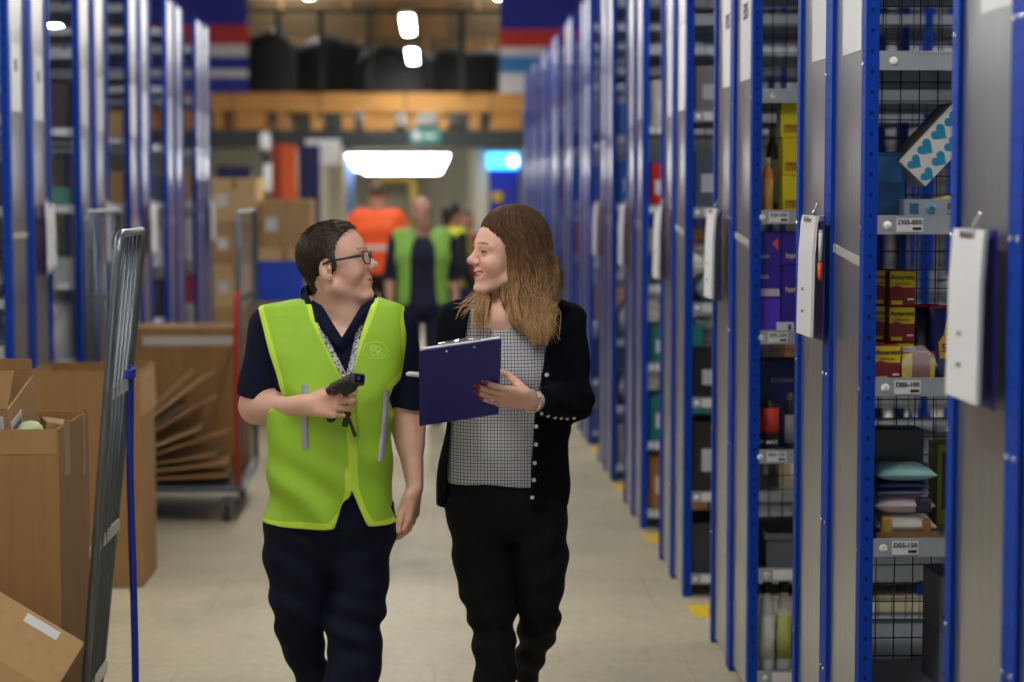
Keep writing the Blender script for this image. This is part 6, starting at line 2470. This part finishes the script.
# trousers
Tm = Solid((K.p(430, 0)[0], 5.20, 0.05), (K.p(582, 0)[0], 6.10, 1.0), 0.004)
tl = [(495, 474, 34, 0.0, 0.118), (510, 477, 32, 0.0, 0.115), (545, 482, 32, -0.01, 0.105), (580, 486.5, 30, -0.03, 0.092), (615, 491.5, 25, -0.05, 0.078), (650, 494.5, 22, -0.075, 0.07), (682, 495, 19.8, -0.10, 0.065), (740, 496.5, 17.5, -0.13, 0.06), (785, 497, 15.5, -0.16, 0.056)]
tr = [(495, 538, 30, 0.0, 0.118), (510, 538, 29, 0.0, 0.115), (545, 539, 28.5, -0.01, 0.105), (580, 539.5, 25.8, -0.01, 0.095), (606, 540, 22.0, 0.0, 0.085), (625, 538, 21, 0.03, 0.08), (645, 534, 17.5, 0.09, 0.072), (662, 530, 14.0, 0.17, 0.064), (680, 526.5, 10.5, 0.26, 0.055)]
Tm.loft(K.rows(tl), 2.3)
Tm.loft(K.rows(tr), 2.3, 0.01)
Tm.loft(K.rows([(476, 505, 60, 0.0, 0.118), (500, 506, 60.5, 0.0, 0.122), (525, 507, 59, 0.0, 0.118), (540, 509, 52, 0.0, 0.10)]), 2.4, 0.015)


def pf(x, y, z):
    kn = np.exp(-((z - K.p(0, 622)[2]) / 0.09) ** 2)
    hip = np.exp(-((z - K.p(0, 550)[2]) / 0.08) ** 2)
    low = np.clip((K.p(0, 630)[2] - z) / 0.1, 0, 1)
    w = 0.5 * np.sin(15 * x + 6 * z) + 0.4 * np.sin(23 * x - 9 * z)
    return 0.0055 * kn * np.sin(74 * z - 30 * x + 2 * w) + 0.0045 * hip * np.sin(60 * z - 40 * np.abs(x - rootR[0]) + 2 * w) + 0.0048 * low * np.sin(60 * z + 22 * x + 2 * w) + 0.003 * np.sin(26 * z + 30 * x + 3 * w)


Tm.field(pf)
put('trousers', Tm.mesh('trousers', rootR, 2), CLOTH_BLACK, PR)
Sx = Solid((ffL[0] - 0.1, 5.05, -0.005), (ffR[0] + 0.1, 6.2, 0.22), 0.004)
Sx.cap((ffL[0], ffL[1] + 0.03, 0.045), (ffL[0], ffL[1] - 0.17, 0.030), 0.039, 0.030, 0.02)
Sx.cap((hz[0], hz[1] + 0.01, hz[2] - 0.012), (hz[0], hz[1] - 0.12, 0.036), 0.037, 0.030, 0.02)
Sx.keep(lambda x, y, z: (0.0 - z) + 0 * x + 0 * y)
Sx.cap(K.p(497, 786, -0.155), (ffL[0], ffL[1] + 0.0, 0.075), 0.034, 0.036, 0.004, 'sub')
put('shoes', Sx.mesh('shoes', rootR, 2), SHOE_M, PR)

# blouse
Bl = Solid((K.p(425, 0)[0], 5.30, 0.85), (K.p(590, 0)[0], 5.80, 1.50), 0.003)
trow = [(300, 510, 48, 0.025, 0.055), (308, 510, 60, 0.02, 0.072), (318, 511, 62, 0.015, 0.088), (345, 510, 61, -0.002, 0.115), (375, 509, 59.5, -0.015, 0.129), (424, 507.5, 57.5, -0.004, 0.124), (460, 505, 60, 0.0, 0.127), (489, 504, 62.5, 0.0, 0.130)]
Bl.loft(K.rows(trow), 2.3)
neckp = K.poly([(482, 292), (486, 310), (495, 316.5), (508, 318), (520, 316), (530, 308), (536, 292)], -0.1)
Bl.cut_poly(neckp, 5.2, 5.58)
Bl.cap(K.p(507, 280, 0.03), K.p(507, 305, 0.03), 0.07, 0.075, 0.004, 'sub')
Bl.keep(lambda x, y, z: (K.p(500, 486.5, -0.12)[2] - 0.006 * np.sin((x - rootR[0]) * 26 + 0.6) - z) + 0 * y)


def bf(x, y, z):
    X = x - rootR[0]
    w = 0.5 * np.sin(13 * X + 9 * z) + 0.3 * np.sin(21 * z)
    return 0.0026 * np.sin(30 * X + 14 * z + 2.2 * w) + 0.002 * np.exp(-((z - 1.2) / 0.08) ** 2) * np.sin(50 * z + 12 * X + 2 * w)


Bl.field(bf)
put('blouse', Bl.mesh('blouse', rootR, 2), BLOUSE_M, PR)

# cardigan
Ca = Solid((K.p(420, 0)[0], 5.15, 0.82), (K.p(606, 0)[0], 5.90, 1.52), 0.003)
crow = [(300, 510, 52, 0.025, 0.070), (306, 511, 62, 0.02, 0.084), (318, 511.5, 66, 0.012, 0.102), (345, 511, 65, -0.002, 0.126), (380, 510, 64, -0.014, 0.139), (424, 508.5, 63, -0.004, 0.134), (470, 504, 66.5, 0.0, 0.139), (511, 503, 67, 0.0, 0.141)]
Ca.loft(K.rows(crow), 2.4)
cuffn = wrC - elC
cuffp = elC + (wrC - elC) * 0.83
Ca.cap(shC, elC, 0.056, 0.051, 0.03)
Ca.cap(elC, wrC, 0.051, 0.038, 0.018, clip=[(cuffp, cuffn)])
Ca.cap(shD, elD, 0.054, 0.049, 0.03)
cn2 = wrD - elD
Ca.cap(elD, wrD, 0.048, 0.036, 0.018, clip=[(elD + cn2 * 0.62, cn2)])
openp = K.poly([(474, 286), (472, 306), (465, 342), (457, 385), (451.5, 424), (446, 484), (445.5, 520), (532.5, 520), (531.5, 482), (533, 425), (540, 381), (546, 346), (551, 310), (546, 286)], -0.125)
Ca.cut_poly(openp, 5.0, 5.555)
Ca.cap(K.p(508, 280, 0.03), K.p(508, 304, 0.03), 0.085, 0.088, 0.006, 'sub')
Ca.keep(lambda x, y, z: (K.p(500, 509.5, -0.1)[2] + 0.008 * (0 - (x - rootR[0]) * 1.5) - z) + 0 * y)


def cf(x, y, z):
    w = 0.5 * np.sin(17 * x + 9 * z) + 0.3 * np.sin(25 * z - 6 * x)
    arm = np.clip((x - K.p(556, 0)[0]) / 0.03, 0, 1)
    elb = np.exp(-(((z - elC[2]) / 0.09) ** 2 + ((x - elC[0]) / 0.12) ** 2))
    return (0.0042 * arm * elb * np.sin(85 * z + 60 * x + 2.2 * w) + 0.0022 * arm * np.sin(44 * z - 30 * x + 2 * w)
            + 0.0020 * np.sin(24 * x + 12 * z + 2.4 * w))


Ca.field(cf)
card = put('cardigan', Ca.mesh('cardigan', rootR, 2), CLOTH_KNIT, PR)
cb, bb = Ca.bvh(), Bl.bvh()
# front band and buttons
strip([cb], [(549, 330), (544.5, 360), (540, 392), (536, 428), (535, 465), (535, 503)], 8.5, rootR, 'button_band', CLOTH_KNIT, 0.0012, parent=card)
PEARL = mat('pearl_button', rgb(228, 222, 206), rough=0.25, coat=0.4)
for (x, y, r) in ((546.6, 375, 0.0062), (536, 426.5, 0.0058), (535.8, 444.5, 0.0058), (534.6, 463, 0.0058), (533.8, 480, 0.0058), (532.4, 497.5, 0.0058),
                  (541.8, 413.5, 0.0048), (548, 415.6, 0.0048), (555, 417.2, 0.0048), (561, 417.8, 0.0048), (567, 418.2, 0.0048), (574, 417.6, 0.0048)):
    q = drape([cb], x, y, 0.001)
    if q is None or q.y > 5.62:
        continue
    MB().lathe((0, 0, 0), [(0, -0.003), (r * 0.7, -0.0026), (r, -0.001), (r, 0.001), (0, 0.002)], 14, 'y').build('button', PEARL, card, tuple(np.array(q) - rr))

# ring and bracelet
SILV = mat('silver', (0.8, 0.79, 0.76), rough=0.22, metal=1.0)
q = drape([bodyb], 492, 399, 0.001)
rg = MB()
rg.smooth = True
if q is not None:
    c_ = np.array(q) + bn * -0.006
    u_ = bh
    rg.ring_tube([Vector(c_ + (u_ * math.cos(a) + bn * math.sin(a)) * 0.0092 - rr) for a in np.linspace(0, 2 * math.pi, 17)], 0.0014, 6, cap=False)
    ro = rg.build('ring', SILV, PR)
    MB().lathe(tuple(np.array(q) + bn * 0.002 - rr), [(0, -0.004), (0.003, -0.003), (0.0052, 0), (0.003, 0.003), (0, 0.004)], 10, 'y').build('stone', mat('stone', (0.9, 0.9, 0.92), rough=0.08, coat=1), ro)
arm_d = (wrC - elC) / np.linalg.norm(wrC - elC)
pc = wrC - arm_d * 0.012
e1 = np.cross(arm_d, (0, 0, 1.0)); e1 /= np.linalg.norm(e1)
e2 = np.cross(e1, arm_d)
bd = None
BEAD = mat('bracelet_bead', rgb(232, 228, 220), rough=0.2, coat=0.5)
br = MB()
br.smooth = True
br.ring_tube([Vector(pc + (e1 * math.cos(a) + e2 * math.sin(a)) * 0.0285 + arm_d * 0.006 * math.sin(a) - rr) for a in np.linspace(0, 2 * math.pi, 25)], 0.0012, 6, cap=False)
bro = br.build('bracelet', SILV, PR)
for i in range(26):
    a = 2 * math.pi * i / 26
    c_ = pc + (e1 * math.cos(a) + e2 * math.sin(a)) * 0.0285 + arm_d * 0.006 * math.sin(a) - rr
    r_ = 0.0038
    MB().lathe(tuple(c_), [(0, -r_), (r_ * 0.7, -r_ * 0.7), (r_, 0), (r_ * 0.7, r_ * 0.7), (0, r_)], 10).build('bead', BEAD if i % 6 else SILV, bro)

# clipboard (held: a thing of its own)
cbd = empty('held_clipboard', 'blue clipboard held up by the person in the black cardigan, seen from its back', 'clipboard', tuple(bc))
Mx = Matrix((bw, bh, bn)).transposed()       # columns: across, up, out of the back
bo = MB().box((0, 0, 0), (WB, HB, 0.0035), bev=0.0014)
bo.v = [tuple(Mx @ Vector(v)) for v in bo.v]
bo.build('board', M['board_blue'], cbd)
pa = MB().box((0.003, 0.004, -0.0055), (WB * 0.93, HB * 0.985, 0.006))
pa.v = [tuple(Mx @ Vector(v)) for v in pa.v]
pa.build('paper_sheaf', M['paper'], cbd)
cp_ = MB()
cp_.box((0.0, HB / 2 - 0.012, -0.011), (0.11, 0.03, 0.010), bev=0.002)
cp_.ring_tube([(-0.05, HB / 2 + 0.002, -0.012), (0.05, HB / 2 + 0.002, -0.012)], 0.0045, 8)
cp_.v = [tuple(Mx @ Vector(v)) for v in cp_.v]
cp_.build('clip', M['chrome'], cbd)
for sx in (-0.036, 0.036):
    rv = MB().lathe((sx, HB / 2 - 0.014, 0.0022), [(0, -0.0008), (0.0042, -0.0008), (0.0036, 0.0008), (0, 0.0012)], 14)
    rv.v = [tuple(Mx @ Vector(v)) for v in rv.v]
    rv.build('rivet', M['chrome'], cbd)
# pen
e0, e1_ = at(407, 374, 5.19), Vector(on_board(436, 377, -0.022))
pn = MB()
dd_ = (e1_ - e0)
pn.ring_tube([Vector((0, 0, 0)), dd_ * 0.04, dd_ * 0.85, dd_], [0.0045, 0.0052, 0.0052, 0.002], 12)
po = tag(pn.build('pen', M['white'], None, tuple(e0)), 'white pen poking out past the edge of the held blue clipboard', 'pen')
MB().ring_tube([dd_ * 0.05 + Vector((0, 0, 0.006)), dd_ * 0.42 + Vector((0, 0, 0.007))], 0.0014, 6).build('pocket_clip', M['white'], po)

# ------------------------------------------------------------------ long hair
Ha = Solid((K.p(446, 0)[0], 5.28, 1.24), (K.p(580, 0)[0], 5.82, 1.72), 0.0028)
HR.ell(Ha, (-24, 0, 54), (104, 92, 104), 0)
HR.ell(Ha, (6, 0, 68), (71, 74, 78), 0.02)


def curtain(rows, p=2.2, k=0.02):
    Ha.loft(K.rows(rows), p, k)


curtain([(216, 517, 21, 0.0, 0.085), (232, 522, 25, -0.005, 0.10), (252, 526, 27.5, -0.005, 0.105), (272, 530.5, 31, -0.01, 0.105), (284, 531, 32.5, -0.02, 0.10), (298, 530, 29.5, -0.035, 0.092), (315, 531, 24, -0.065, 0.07), (333, 536, 15, -0.092, 0.05), (345, 540, 6, -0.105, 0.035)])
for (a, b, c_, r0, r1) in (((494, 287, 0.06), (484, 304, -0.075), (477, 326, -0.115), 0.015, 0.019),):
    A_, B_, C_ = (K.p(*v) for v in (a, b, c_))
    Ha.cap(A_, B_, r0, r0 * 1.0, 0.02, flat=((0, 1, 0.2), 0.7))
    Ha.cap(B_, C_, r0, r1 * 0.5, 0.02, flat=((0, 1, 0.2), 0.6))


def face_open(x, y, z):
    q = HR.local(np.stack(np.broadcast_arrays(x, y, z), -1).reshape(-1, 3))
    X, Y_, Z_ = q[:, 0], q[:, 1], q[:, 2]
    # side of the head towards the viewer is +y or -y; hairline curve in the profile plane
    line = np.interp(Z_, [-140, -115, -95, -60, -20, 10, 40, 62, 80, 97, 112, 135], [140, 60, 26, 20, 20, 24, 36, 53, 73, 90, 97, 101])
    face = line - X                            # negative in the face's opening
    wid = np.abs(Y_) - np.interp(Z_, [-120, -60, 0, 60, 110], [70, 82, 84, 84, 60])
    mid = -np.minimum(face, 200)
    d = X - line
    far = 0
    return (np.where(Z_ > -118, d, -50) * HR.s).reshape(np.broadcast(x, y, z).shape)


# open the face, but leave the locks that hang below the chin
zchin = K.p(0, 288)[2]
s_all = tuple(slice(0, int(n)) for n in Ha.n)
x_, y_, z_ = Ha.xyz(s_all)
fo = face_open(x_, y_, z_).astype(np.float32)
fo = np.where(z_ + 0 * fo < zchin, -0.05 + 0 * fo, fo)
Ha.a = np.maximum(Ha.a, fo)


def locks(x, y, z):
    q = HR.local(np.stack([x, y, z], 1))
    ang = np.arctan2(q[:, 1], -q[:, 0] + 25)
    X = (x - rootR[0])
    w = 1.4 * np.sin(9 * z + 1.0) + 0.8 * np.sin(21 * z + 8 * X)
    up = np.clip((z - K.p(0, 262)[2]) / 0.04, 0, 1)
    lo = 1 - up
    return up * (0.0016 * np.sin(ang * 30 + 1.2 * np.sin(q[:, 2] * 0.05)) + 0.0011 * np.sin(ang * 67 + q[:, 2] * 0.03)) + lo * (0.0038 * np.sin(150 * X + w * 1.2) + 0.0024 * np.sin(330 * X + 1.6 * w))


Ha.field(locks)
zt_, zm_, zb_ = K.p(0, 215)[2], K.p(0, 275)[2], K.p(0, 325)[2]
H_TOP, H_MID, H_END = (np.array(rgb(*c)) for c in ((84, 60, 44), (124, 92, 64), (192, 156, 112)))


def hair_tone(P, jit):
    z = P[:, 2] + jit * 0.05
    t = np.clip((zt_ - z) / (zt_ - zm_), 0, 1)[:, None]
    u = np.clip((zm_ - z) / (zm_ - zb_), 0, 1)[:, None]
    return (H_TOP * (1 - t) + H_MID * t) * (1 - u) + H_END * u


def colHR(P):
    j = np.sin(150 * (P[:, 0] - rootR[0]) + 4 * np.sin(9 * P[:, 2])) * 0.7
    c = hair_tone(P, j)
    return c * (0.92 + 0.10 * j)[:, None]


ho = put('hair', Ha.mesh('hair', rootR, 1, colHR), HAIR_M, PR)
hb_ = Ha.bvh()

# loose strands over it
rs = random.Random(5)
sv, sf, sc = [], [], []


def strand(pts, r0, tone):
    pts = catmull(pts, 4)
    o = len(sv)
    n = len(pts)
    for i, p in enumerate(pts):
        a, b = pts[max(i - 1, 0)], pts[min(i + 1, n - 1)]
        t = (b - a).normalized()
        s = t.cross(Vector((0, -1, 0.15)))
        s = s.normalized() if s.length > 1e-6 else Vector((1, 0, 0))
        u = s.cross(t)
        r = r0 * min(1.0, 3.5 * (1 - i / (n - 1)) + 0.12) * min(1.0, 0.4 + i / 3)
        for k in range(3):
            an = 2 * math.pi * k / 3
            v = p + (s * math.cos(an) + u * math.sin(an)) * r
            sv.append(tuple(v - Vector(rootR)))
            sc.append(tone)
    for i in range(n - 1):
        for k in range(3):
            sf.append((o + i * 3 + k, o + i * 3 + (k + 1) % 3, o + (i + 1) * 3 + (k + 1) % 3, o + (i + 1) * 3 + k))


def xf(y):
    return np.interp(y, [206, 224, 240, 262, 285, 300, 320, 345], [500, 478, 489.5, 500, 501, 502, 508, 526])


def xo(y):
    return np.interp(y, [206, 218, 238, 258, 276, 290, 310, 330, 345], [520, 534, 546, 554, 563, 561, 556, 556, 549])


for i in range(620):
    u = rs.random() ** 0.9
    y0 = rs.uniform(205, 285) if rs.random() < 0.45 else rs.uniform(250, 300)
    y1 = min(y0 + rs.uniform(28, 80), 326 + 20 * rs.random() * (1 - abs(u - 0.75)))
    if y1 < y0 + 15:
        continue
    ph, am = rs.uniform(0, 6.28), rs.uniform(0.2, 1.6)
    pts = []
    N_ = 8
    for k in range(N_):
        y = y0 + (y1 - y0) * k / (N_ - 1)
        uu = min(max(u + 0.05 * math.sin(ph + y * 0.04), 0.01), 0.99)
        x = xf(y) + (xo(y) - xf(y)) * uu + am * math.sin(ph + y * 0.09)
        q = drape([hb_], x, y, 0.0015 + 0.002 * rs.random())
        if q is None or q.y > 5.75:
            if pts and k > 4:
                q = Vector(pts[-1]) + (Vector(pts[-1]) - Vector(pts[-2])) if len(pts) > 1 else None
            if q is None or q.y > 5.75:
                continue
        pts.append(q)
    if len(pts) >= 4:
        jt = rs.uniform(-1.2, 1.2)
        col_ = hair_tone(np.array([[p.x, p.y, p.z] for p in pts]), jt)
        o = len(sv)
        strand(pts, rs.uniform(0.0008, 0.0017), (0, 0, 0))
        zz_ = np.array(sv[o:]) + rr
        tn = hair_tone(zz_, np.full(len(zz_), jt)) * rs.uniform(0.6, 1.5)
        sc[o:] = [tuple(t) for t in tn]
# fly-away ends and the lock beneath the chin
for i in range(150):
    k = i % 5
    if k < 3:
        a = K.p(rs.uniform(486, 497), rs.uniform(284, 291), 0.06 - 0.03 * rs.random())
        ex, ey = (rs.uniform(470, 489), rs.uniform(312, 336)) if rs.random() < 0.8 else (rs.uniform(452, 470), rs.uniform(296, 322))
        m = K.p((ex + 487) / 2 - rs.uniform(-3, 3), 300 + rs.uniform(-5, 5), -0.085)
        e = K.p(ex, ey, -0.135)
    else:
        a = K.p(rs.uniform(520, 556), rs.uniform(280, 296), -0.125)
        e = K.p(rs.uniform(522, 562), rs.uniform(322, 346), -0.15)
        m = K.p((0.5 * (a[0] + e[0]) * 0 + rs.uniform(522, 560)), 308 + rs.uniform(-6, 6), -0.145)
    o = len(sv)
    strand([Vector(a), Vector(a * 0.5 + m * 0.5 + np.array((0, -0.004, 0.004))), Vector(m), Vector(m * 0.45 + e * 0.55 + np.array((rs.uniform(-.004, .004), 0, 0))), Vector(e)], rs.uniform(0.0008, 0.0015), (0, 0, 0))
    zz_ = np.array(sv[o:]) + rr
    tn = hair_tone(zz_, np.full(len(zz_), -0.6)) * rs.uniform(0.8, 1.3)
    sc[o:] = [tuple(t) for t in tn]
sme = bpy.data.meshes.new('hair_strands')
sme.from_pydata(sv, [], sf)
sme.polygons.foreach_set('use_smooth', [True] * len(sf))
ca_ = sme.color_attributes.new('Col', 'FLOAT_COLOR', 'POINT')
ca_.data.foreach_set('color', np.concatenate([np.array(sc, np.float32), np.ones((len(sc), 1), np.float32)], 1).ravel())
tag(put('hair_strands', sme, HAIR_M, ho), kind='stuff')
# ------------------------------------------------------------------ people farther down the aisle
def far_person(label, px, pyhead, Y, yaw, skin, hair, top, legs, vest=None, vest_open=True, shoes=(30, 30, 34), step=0.12, bulk=1.0, long_hair=False, bald=False, back=False, strips=None, short_sleeve=False):
    g = at(px, pyhead, Y)
    H = g.z
    s = H / 1.72
    X0 = g.x
    root = (X0, Y, 0.0)
    P_ = empty('person', label, 'person', root)
    cy, sy = math.cos(yaw), math.sin(yaw)

    def L(x, y, z):                           # x to the person's left seen from the front, -y forward
        return np.array((X0 + s * (x * cy - y * sy), Y + s * (x * sy + y * cy), z * s))

    fwd = L(0, -1, 0) - L(0, 0, 0)
    lo, hi = (X0 - 0.5, Y - 0.5, -0.01), (X0 + 0.5, Y + 0.5, H + 0.06)

    def frame(B, o, parts):
        b = bulk
        if 'legs' in parts:
            for sd, st in ((-1, step), (1, -step)):
                B.cap(L(sd * 0.09, 0, 0.90), L(sd * 0.095, -st * 0.3 - 0.02, 0.50), 0.082 * s + o, 0.058 * s + o, 0.02)
                B.cap(L(sd * 0.095, -st * 0.3 - 0.02, 0.50), L(sd * 0.10, -st * 0.5 + (0.04), 0.09), 0.058 * s + o, 0.042 * s + o, 0.02)
            B.cap(L(-0.06, 0, 0.92), L(0.06, 0, 0.92), 0.115 * s * b + o, None, 0.03)
        if 'trunk' in parts:
            z0 = 0.90 if 'legs' not in parts or True else 0.9
            B.cap(L(-0.055, 0, 0.96), L(0.055, 0, 0.96), 0.118 * s * b + o, None, 0.04, flat=(fwd, 0.9))
            B.cap(L(-0.055, 0, 1.12), L(0.055, 0, 1.12), 0.112 * s * b + o, None, 0.06, flat=(fwd, 0.9))
            B.cap(L(-0.085, -0.01, 1.28), L(0.085, -0.01, 1.28), 0.112 * s * b + o, None, 0.06, flat=(fwd, 0.95))
            B.cap(L(-0.155, 0.01, 1.40), L(0.155, 0.01, 1.40), 0.055 * s + o, None, 0.05)
        if 'arms' in parts or 'upper' in parts:
            for sd in (-1, 1):
                sw = 0.05 * sd
                B.cap(L(sd * 0.19, 0.01, 1.39), L(sd * 0.245, 0.03 + sw * 0.3, 1.12), 0.050 * s + o, 0.041 * s + o, 0.03)
                if 'arms' in parts:
                    B.cap(L(sd * 0.245, 0.03 + sw * 0.3, 1.12), L(sd * 0.255, -0.05 + sw, 0.88), 0.041 * s + o, 0.028 * s + o, 0.02)

    B = Solid(lo, hi, 0.008)
    frame(B, 0.0, ('legs', 'trunk', 'arms'))
    hd = Head(L(0, -0.01, 1.60), yaw=math.atan2(fwd[1], fwd[0]), pitch=0.0, s=s)
    hd.build(B, smile=0.3, full=0.4, neck=L(0, 0.01, 1.42), neck_r=54)
    for sd in (-1, 1):
        sw = 0.05 * sd
        w = L(sd * 0.255, -0.05 + sw, 0.87)
        hand(B, w, (0, 0, -1), L(-sd, 0, 0) - L(0, 0, 0), fwd, [(0.3, 0.4, 0.3)] * 4, [(0.75, 0.3, 0.5), (0.95, 0.2, 0.1), (0.95, 0.2, 0.0)], s)
        st = step if sd < 0 else -step
        B.cap(L(sd * 0.10, -st * 0.5 + 0.04, 0.08), L(sd * 0.10, -st * 0.5 - 0.12, 0.035), 0.038 * s, 0.03 * s, 0.02)
    sk = np.array(rgb(*skin))

    def col(P):
        c = np.tile(sk, (len(P), 1))
        hd.colour(P, c, sk, sk * np.array([0.9, 0.55, 0.55]), sk * 0.4, smile=0.3)
        return c

    put('body', B.mesh('body', root, 2, col), SKIN_M, P_)
    T = Solid(lo, hi, 0.008)
    frame(T, 0.012, ('legs',))
    T.keep(lambda x, y, z: np.maximum(z - 1.0 * s, 0.07 * s - z) + 0 * x + 0 * y)
    put('trousers', T.mesh('trousers', root, 2), cm(*legs, 0.85), P_)
    U = Solid(lo, hi, 0.008)
    frame(U, 0.016, ('trunk', 'upper' if short_sleeve else 'arms'))
    U.cap(L(0, 0.0, 1.46), L(0, 0, 1.55), 0.07 * s, None, 0.004, 'sub')
    U.keep(lambda x, y, z: (0.88 * s - z) + 0 * x + 0 * y)
    put('top', U.mesh('top', root, 2), cm(*top, 0.85), P_)
    S_ = Solid(lo, hi, 0.008)
    for sd in (-1, 1):
        st = step if sd < 0 else -step
        S_.cap(L(sd * 0.10, -st * 0.5 + 0.06, 0.05), L(sd * 0.10, -st * 0.5 - 0.14, 0.035), 0.05 * s, 0.042 * s, 0.01)
    S_.keep(lambda x, y, z: 0.0 - z + 0 * x + 0 * y)
    put('shoes', S_.mesh('shoes', root, 2), cm(*shoes, 0.5), P_)
    if vest:
        V = Solid(lo, hi, 0.008)
        frame(V, 0.030, ('trunk',))
        for sd in (-1, 1):
            V.cap(L(sd * 0.245, 0, 1.34), L(sd * 0.255, 0, 0.9), 0.072 * s, 0.062 * s, 0.01, 'sub')
        V.keep(lambda x, y, z: (0.84 * s - z) + 0 * x + 0 * y)
        V.cap(L(0, 0.0, 1.46 if vest_open else 1.50), L(0, 0, 1.60), (0.085 if vest_open else 0.066) * s, None, 0.004, 'sub')
        if vest_open:
            V.cap(L(0, -0.16, 0.80), L(0, -0.14, 1.42), 0.122 * s, 0.086 * s, 0.004, 'sub')
        vo = put('hi_vis_vest', V.mesh('hi_vis_vest', root, 2), cm(*vest, 0.6), P_)
        if strips:
            vbv = V.bvh()
            for z in strips:
                band = Solid(lo, hi, 0.008)
                frame(band, 0.034, ('trunk',))
                band.keep(lambda x, y, z_: np.abs(z_ - z * s) - 0.027 + 0 * x + 0 * y)
                for sd in (-1, 1):
                    band.cap(L(sd * 0.245, 0, 1.34), L(sd * 0.255, 0, 0.9), 0.072 * s, 0.062 * s, 0.01, 'sub')
                put('reflective_strip', band.mesh('reflective_strip', root, 1), cm(206, 204, 196, 0.35), vo)
    if not bald:
        Hs = Solid(hd.c - 0.2, hd.c + 0.2, 0.006)
        hd.ell(Hs, (-12, 0, 48), (104, 83, 86), 0)
        hd.ell(Hs, (20, 0, 56), (68, 68, 70), 0.02)
        if long_hair:
            hd.cap(Hs, (-50, 0, 10), (-70, 0, -70), 62, 44, 0.03)

        def hl(x, y, z):
            q = hd.local(np.stack(np.broadcast_arrays(x, y, z), -1).reshape(-1, 3))
            line = np.interp(q[:, 2], [-80, -30, 0, 40, 85, 110], [0, 0, 8, 30, 72, 80])
            return ((q[:, 0] - line) * hd.s).reshape(np.broadcast(x, y, z).shape)

        Hs.keep(hl)
        put('hair', Hs.mesh('hair', root, 1), cm(*hair, 0.5), P_)
    else:
        Hs = Solid(hd.c - 0.2, hd.c + 0.2, 0.006)
        hd.ell(Hs, (-14, 0, 40), (100, 80, 74), 0)

        def hl2(x, y, z):
            q = hd.local(np.stack(np.broadcast_arrays(x, y, z), -1).reshape(-1, 3))
            line = np.interp(q[:, 2], [-80, 0, 40, 80], [-10, 0, -10, -40])
            return (np.maximum(q[:, 0] - line, q[:, 2] - 78) * hd.s).reshape(np.broadcast(x, y, z).shape)

        Hs.keep(hl2)
        put('hair', Hs.mesh('hair', root, 1), cm(*hair, 0.5), P_)
    return P_


far_person('person in an open lime vest over a navy top, walking up the aisle', 422, 197, 15.2, 0.06, (206, 158, 140), (150, 140, 134), (24, 28, 56), (24, 28, 58), vest=(150, 206, 90), bald=True, step=0.16, short_sleeve=True)
far_person('person in an orange hi-vis jacket seen from behind', 377, 181, 19.0, math.pi - 0.08, (200, 150, 130), (96, 78, 66), (255, 104, 44), (24, 26, 34), vest=(255, 96, 34), vest_open=False, bulk=1.15, strips=(1.14,))
far_person('dark haired person in a yellow hi-vis top behind the one in the open lime vest', 452, 204, 19.0, math.pi / 2 + 0.5, (190, 140, 124), (36, 30, 32), (24, 26, 36), (34, 44, 100), vest=(214, 226, 40), vest_open=False, long_hair=True)
far_person('person in a dull red top and blue trousers, mostly hidden by the cardigan wearer', 466, 211, 20.5, 0.5, (200, 150, 132), (70, 50, 44), (176, 74, 78), (36, 66, 150))
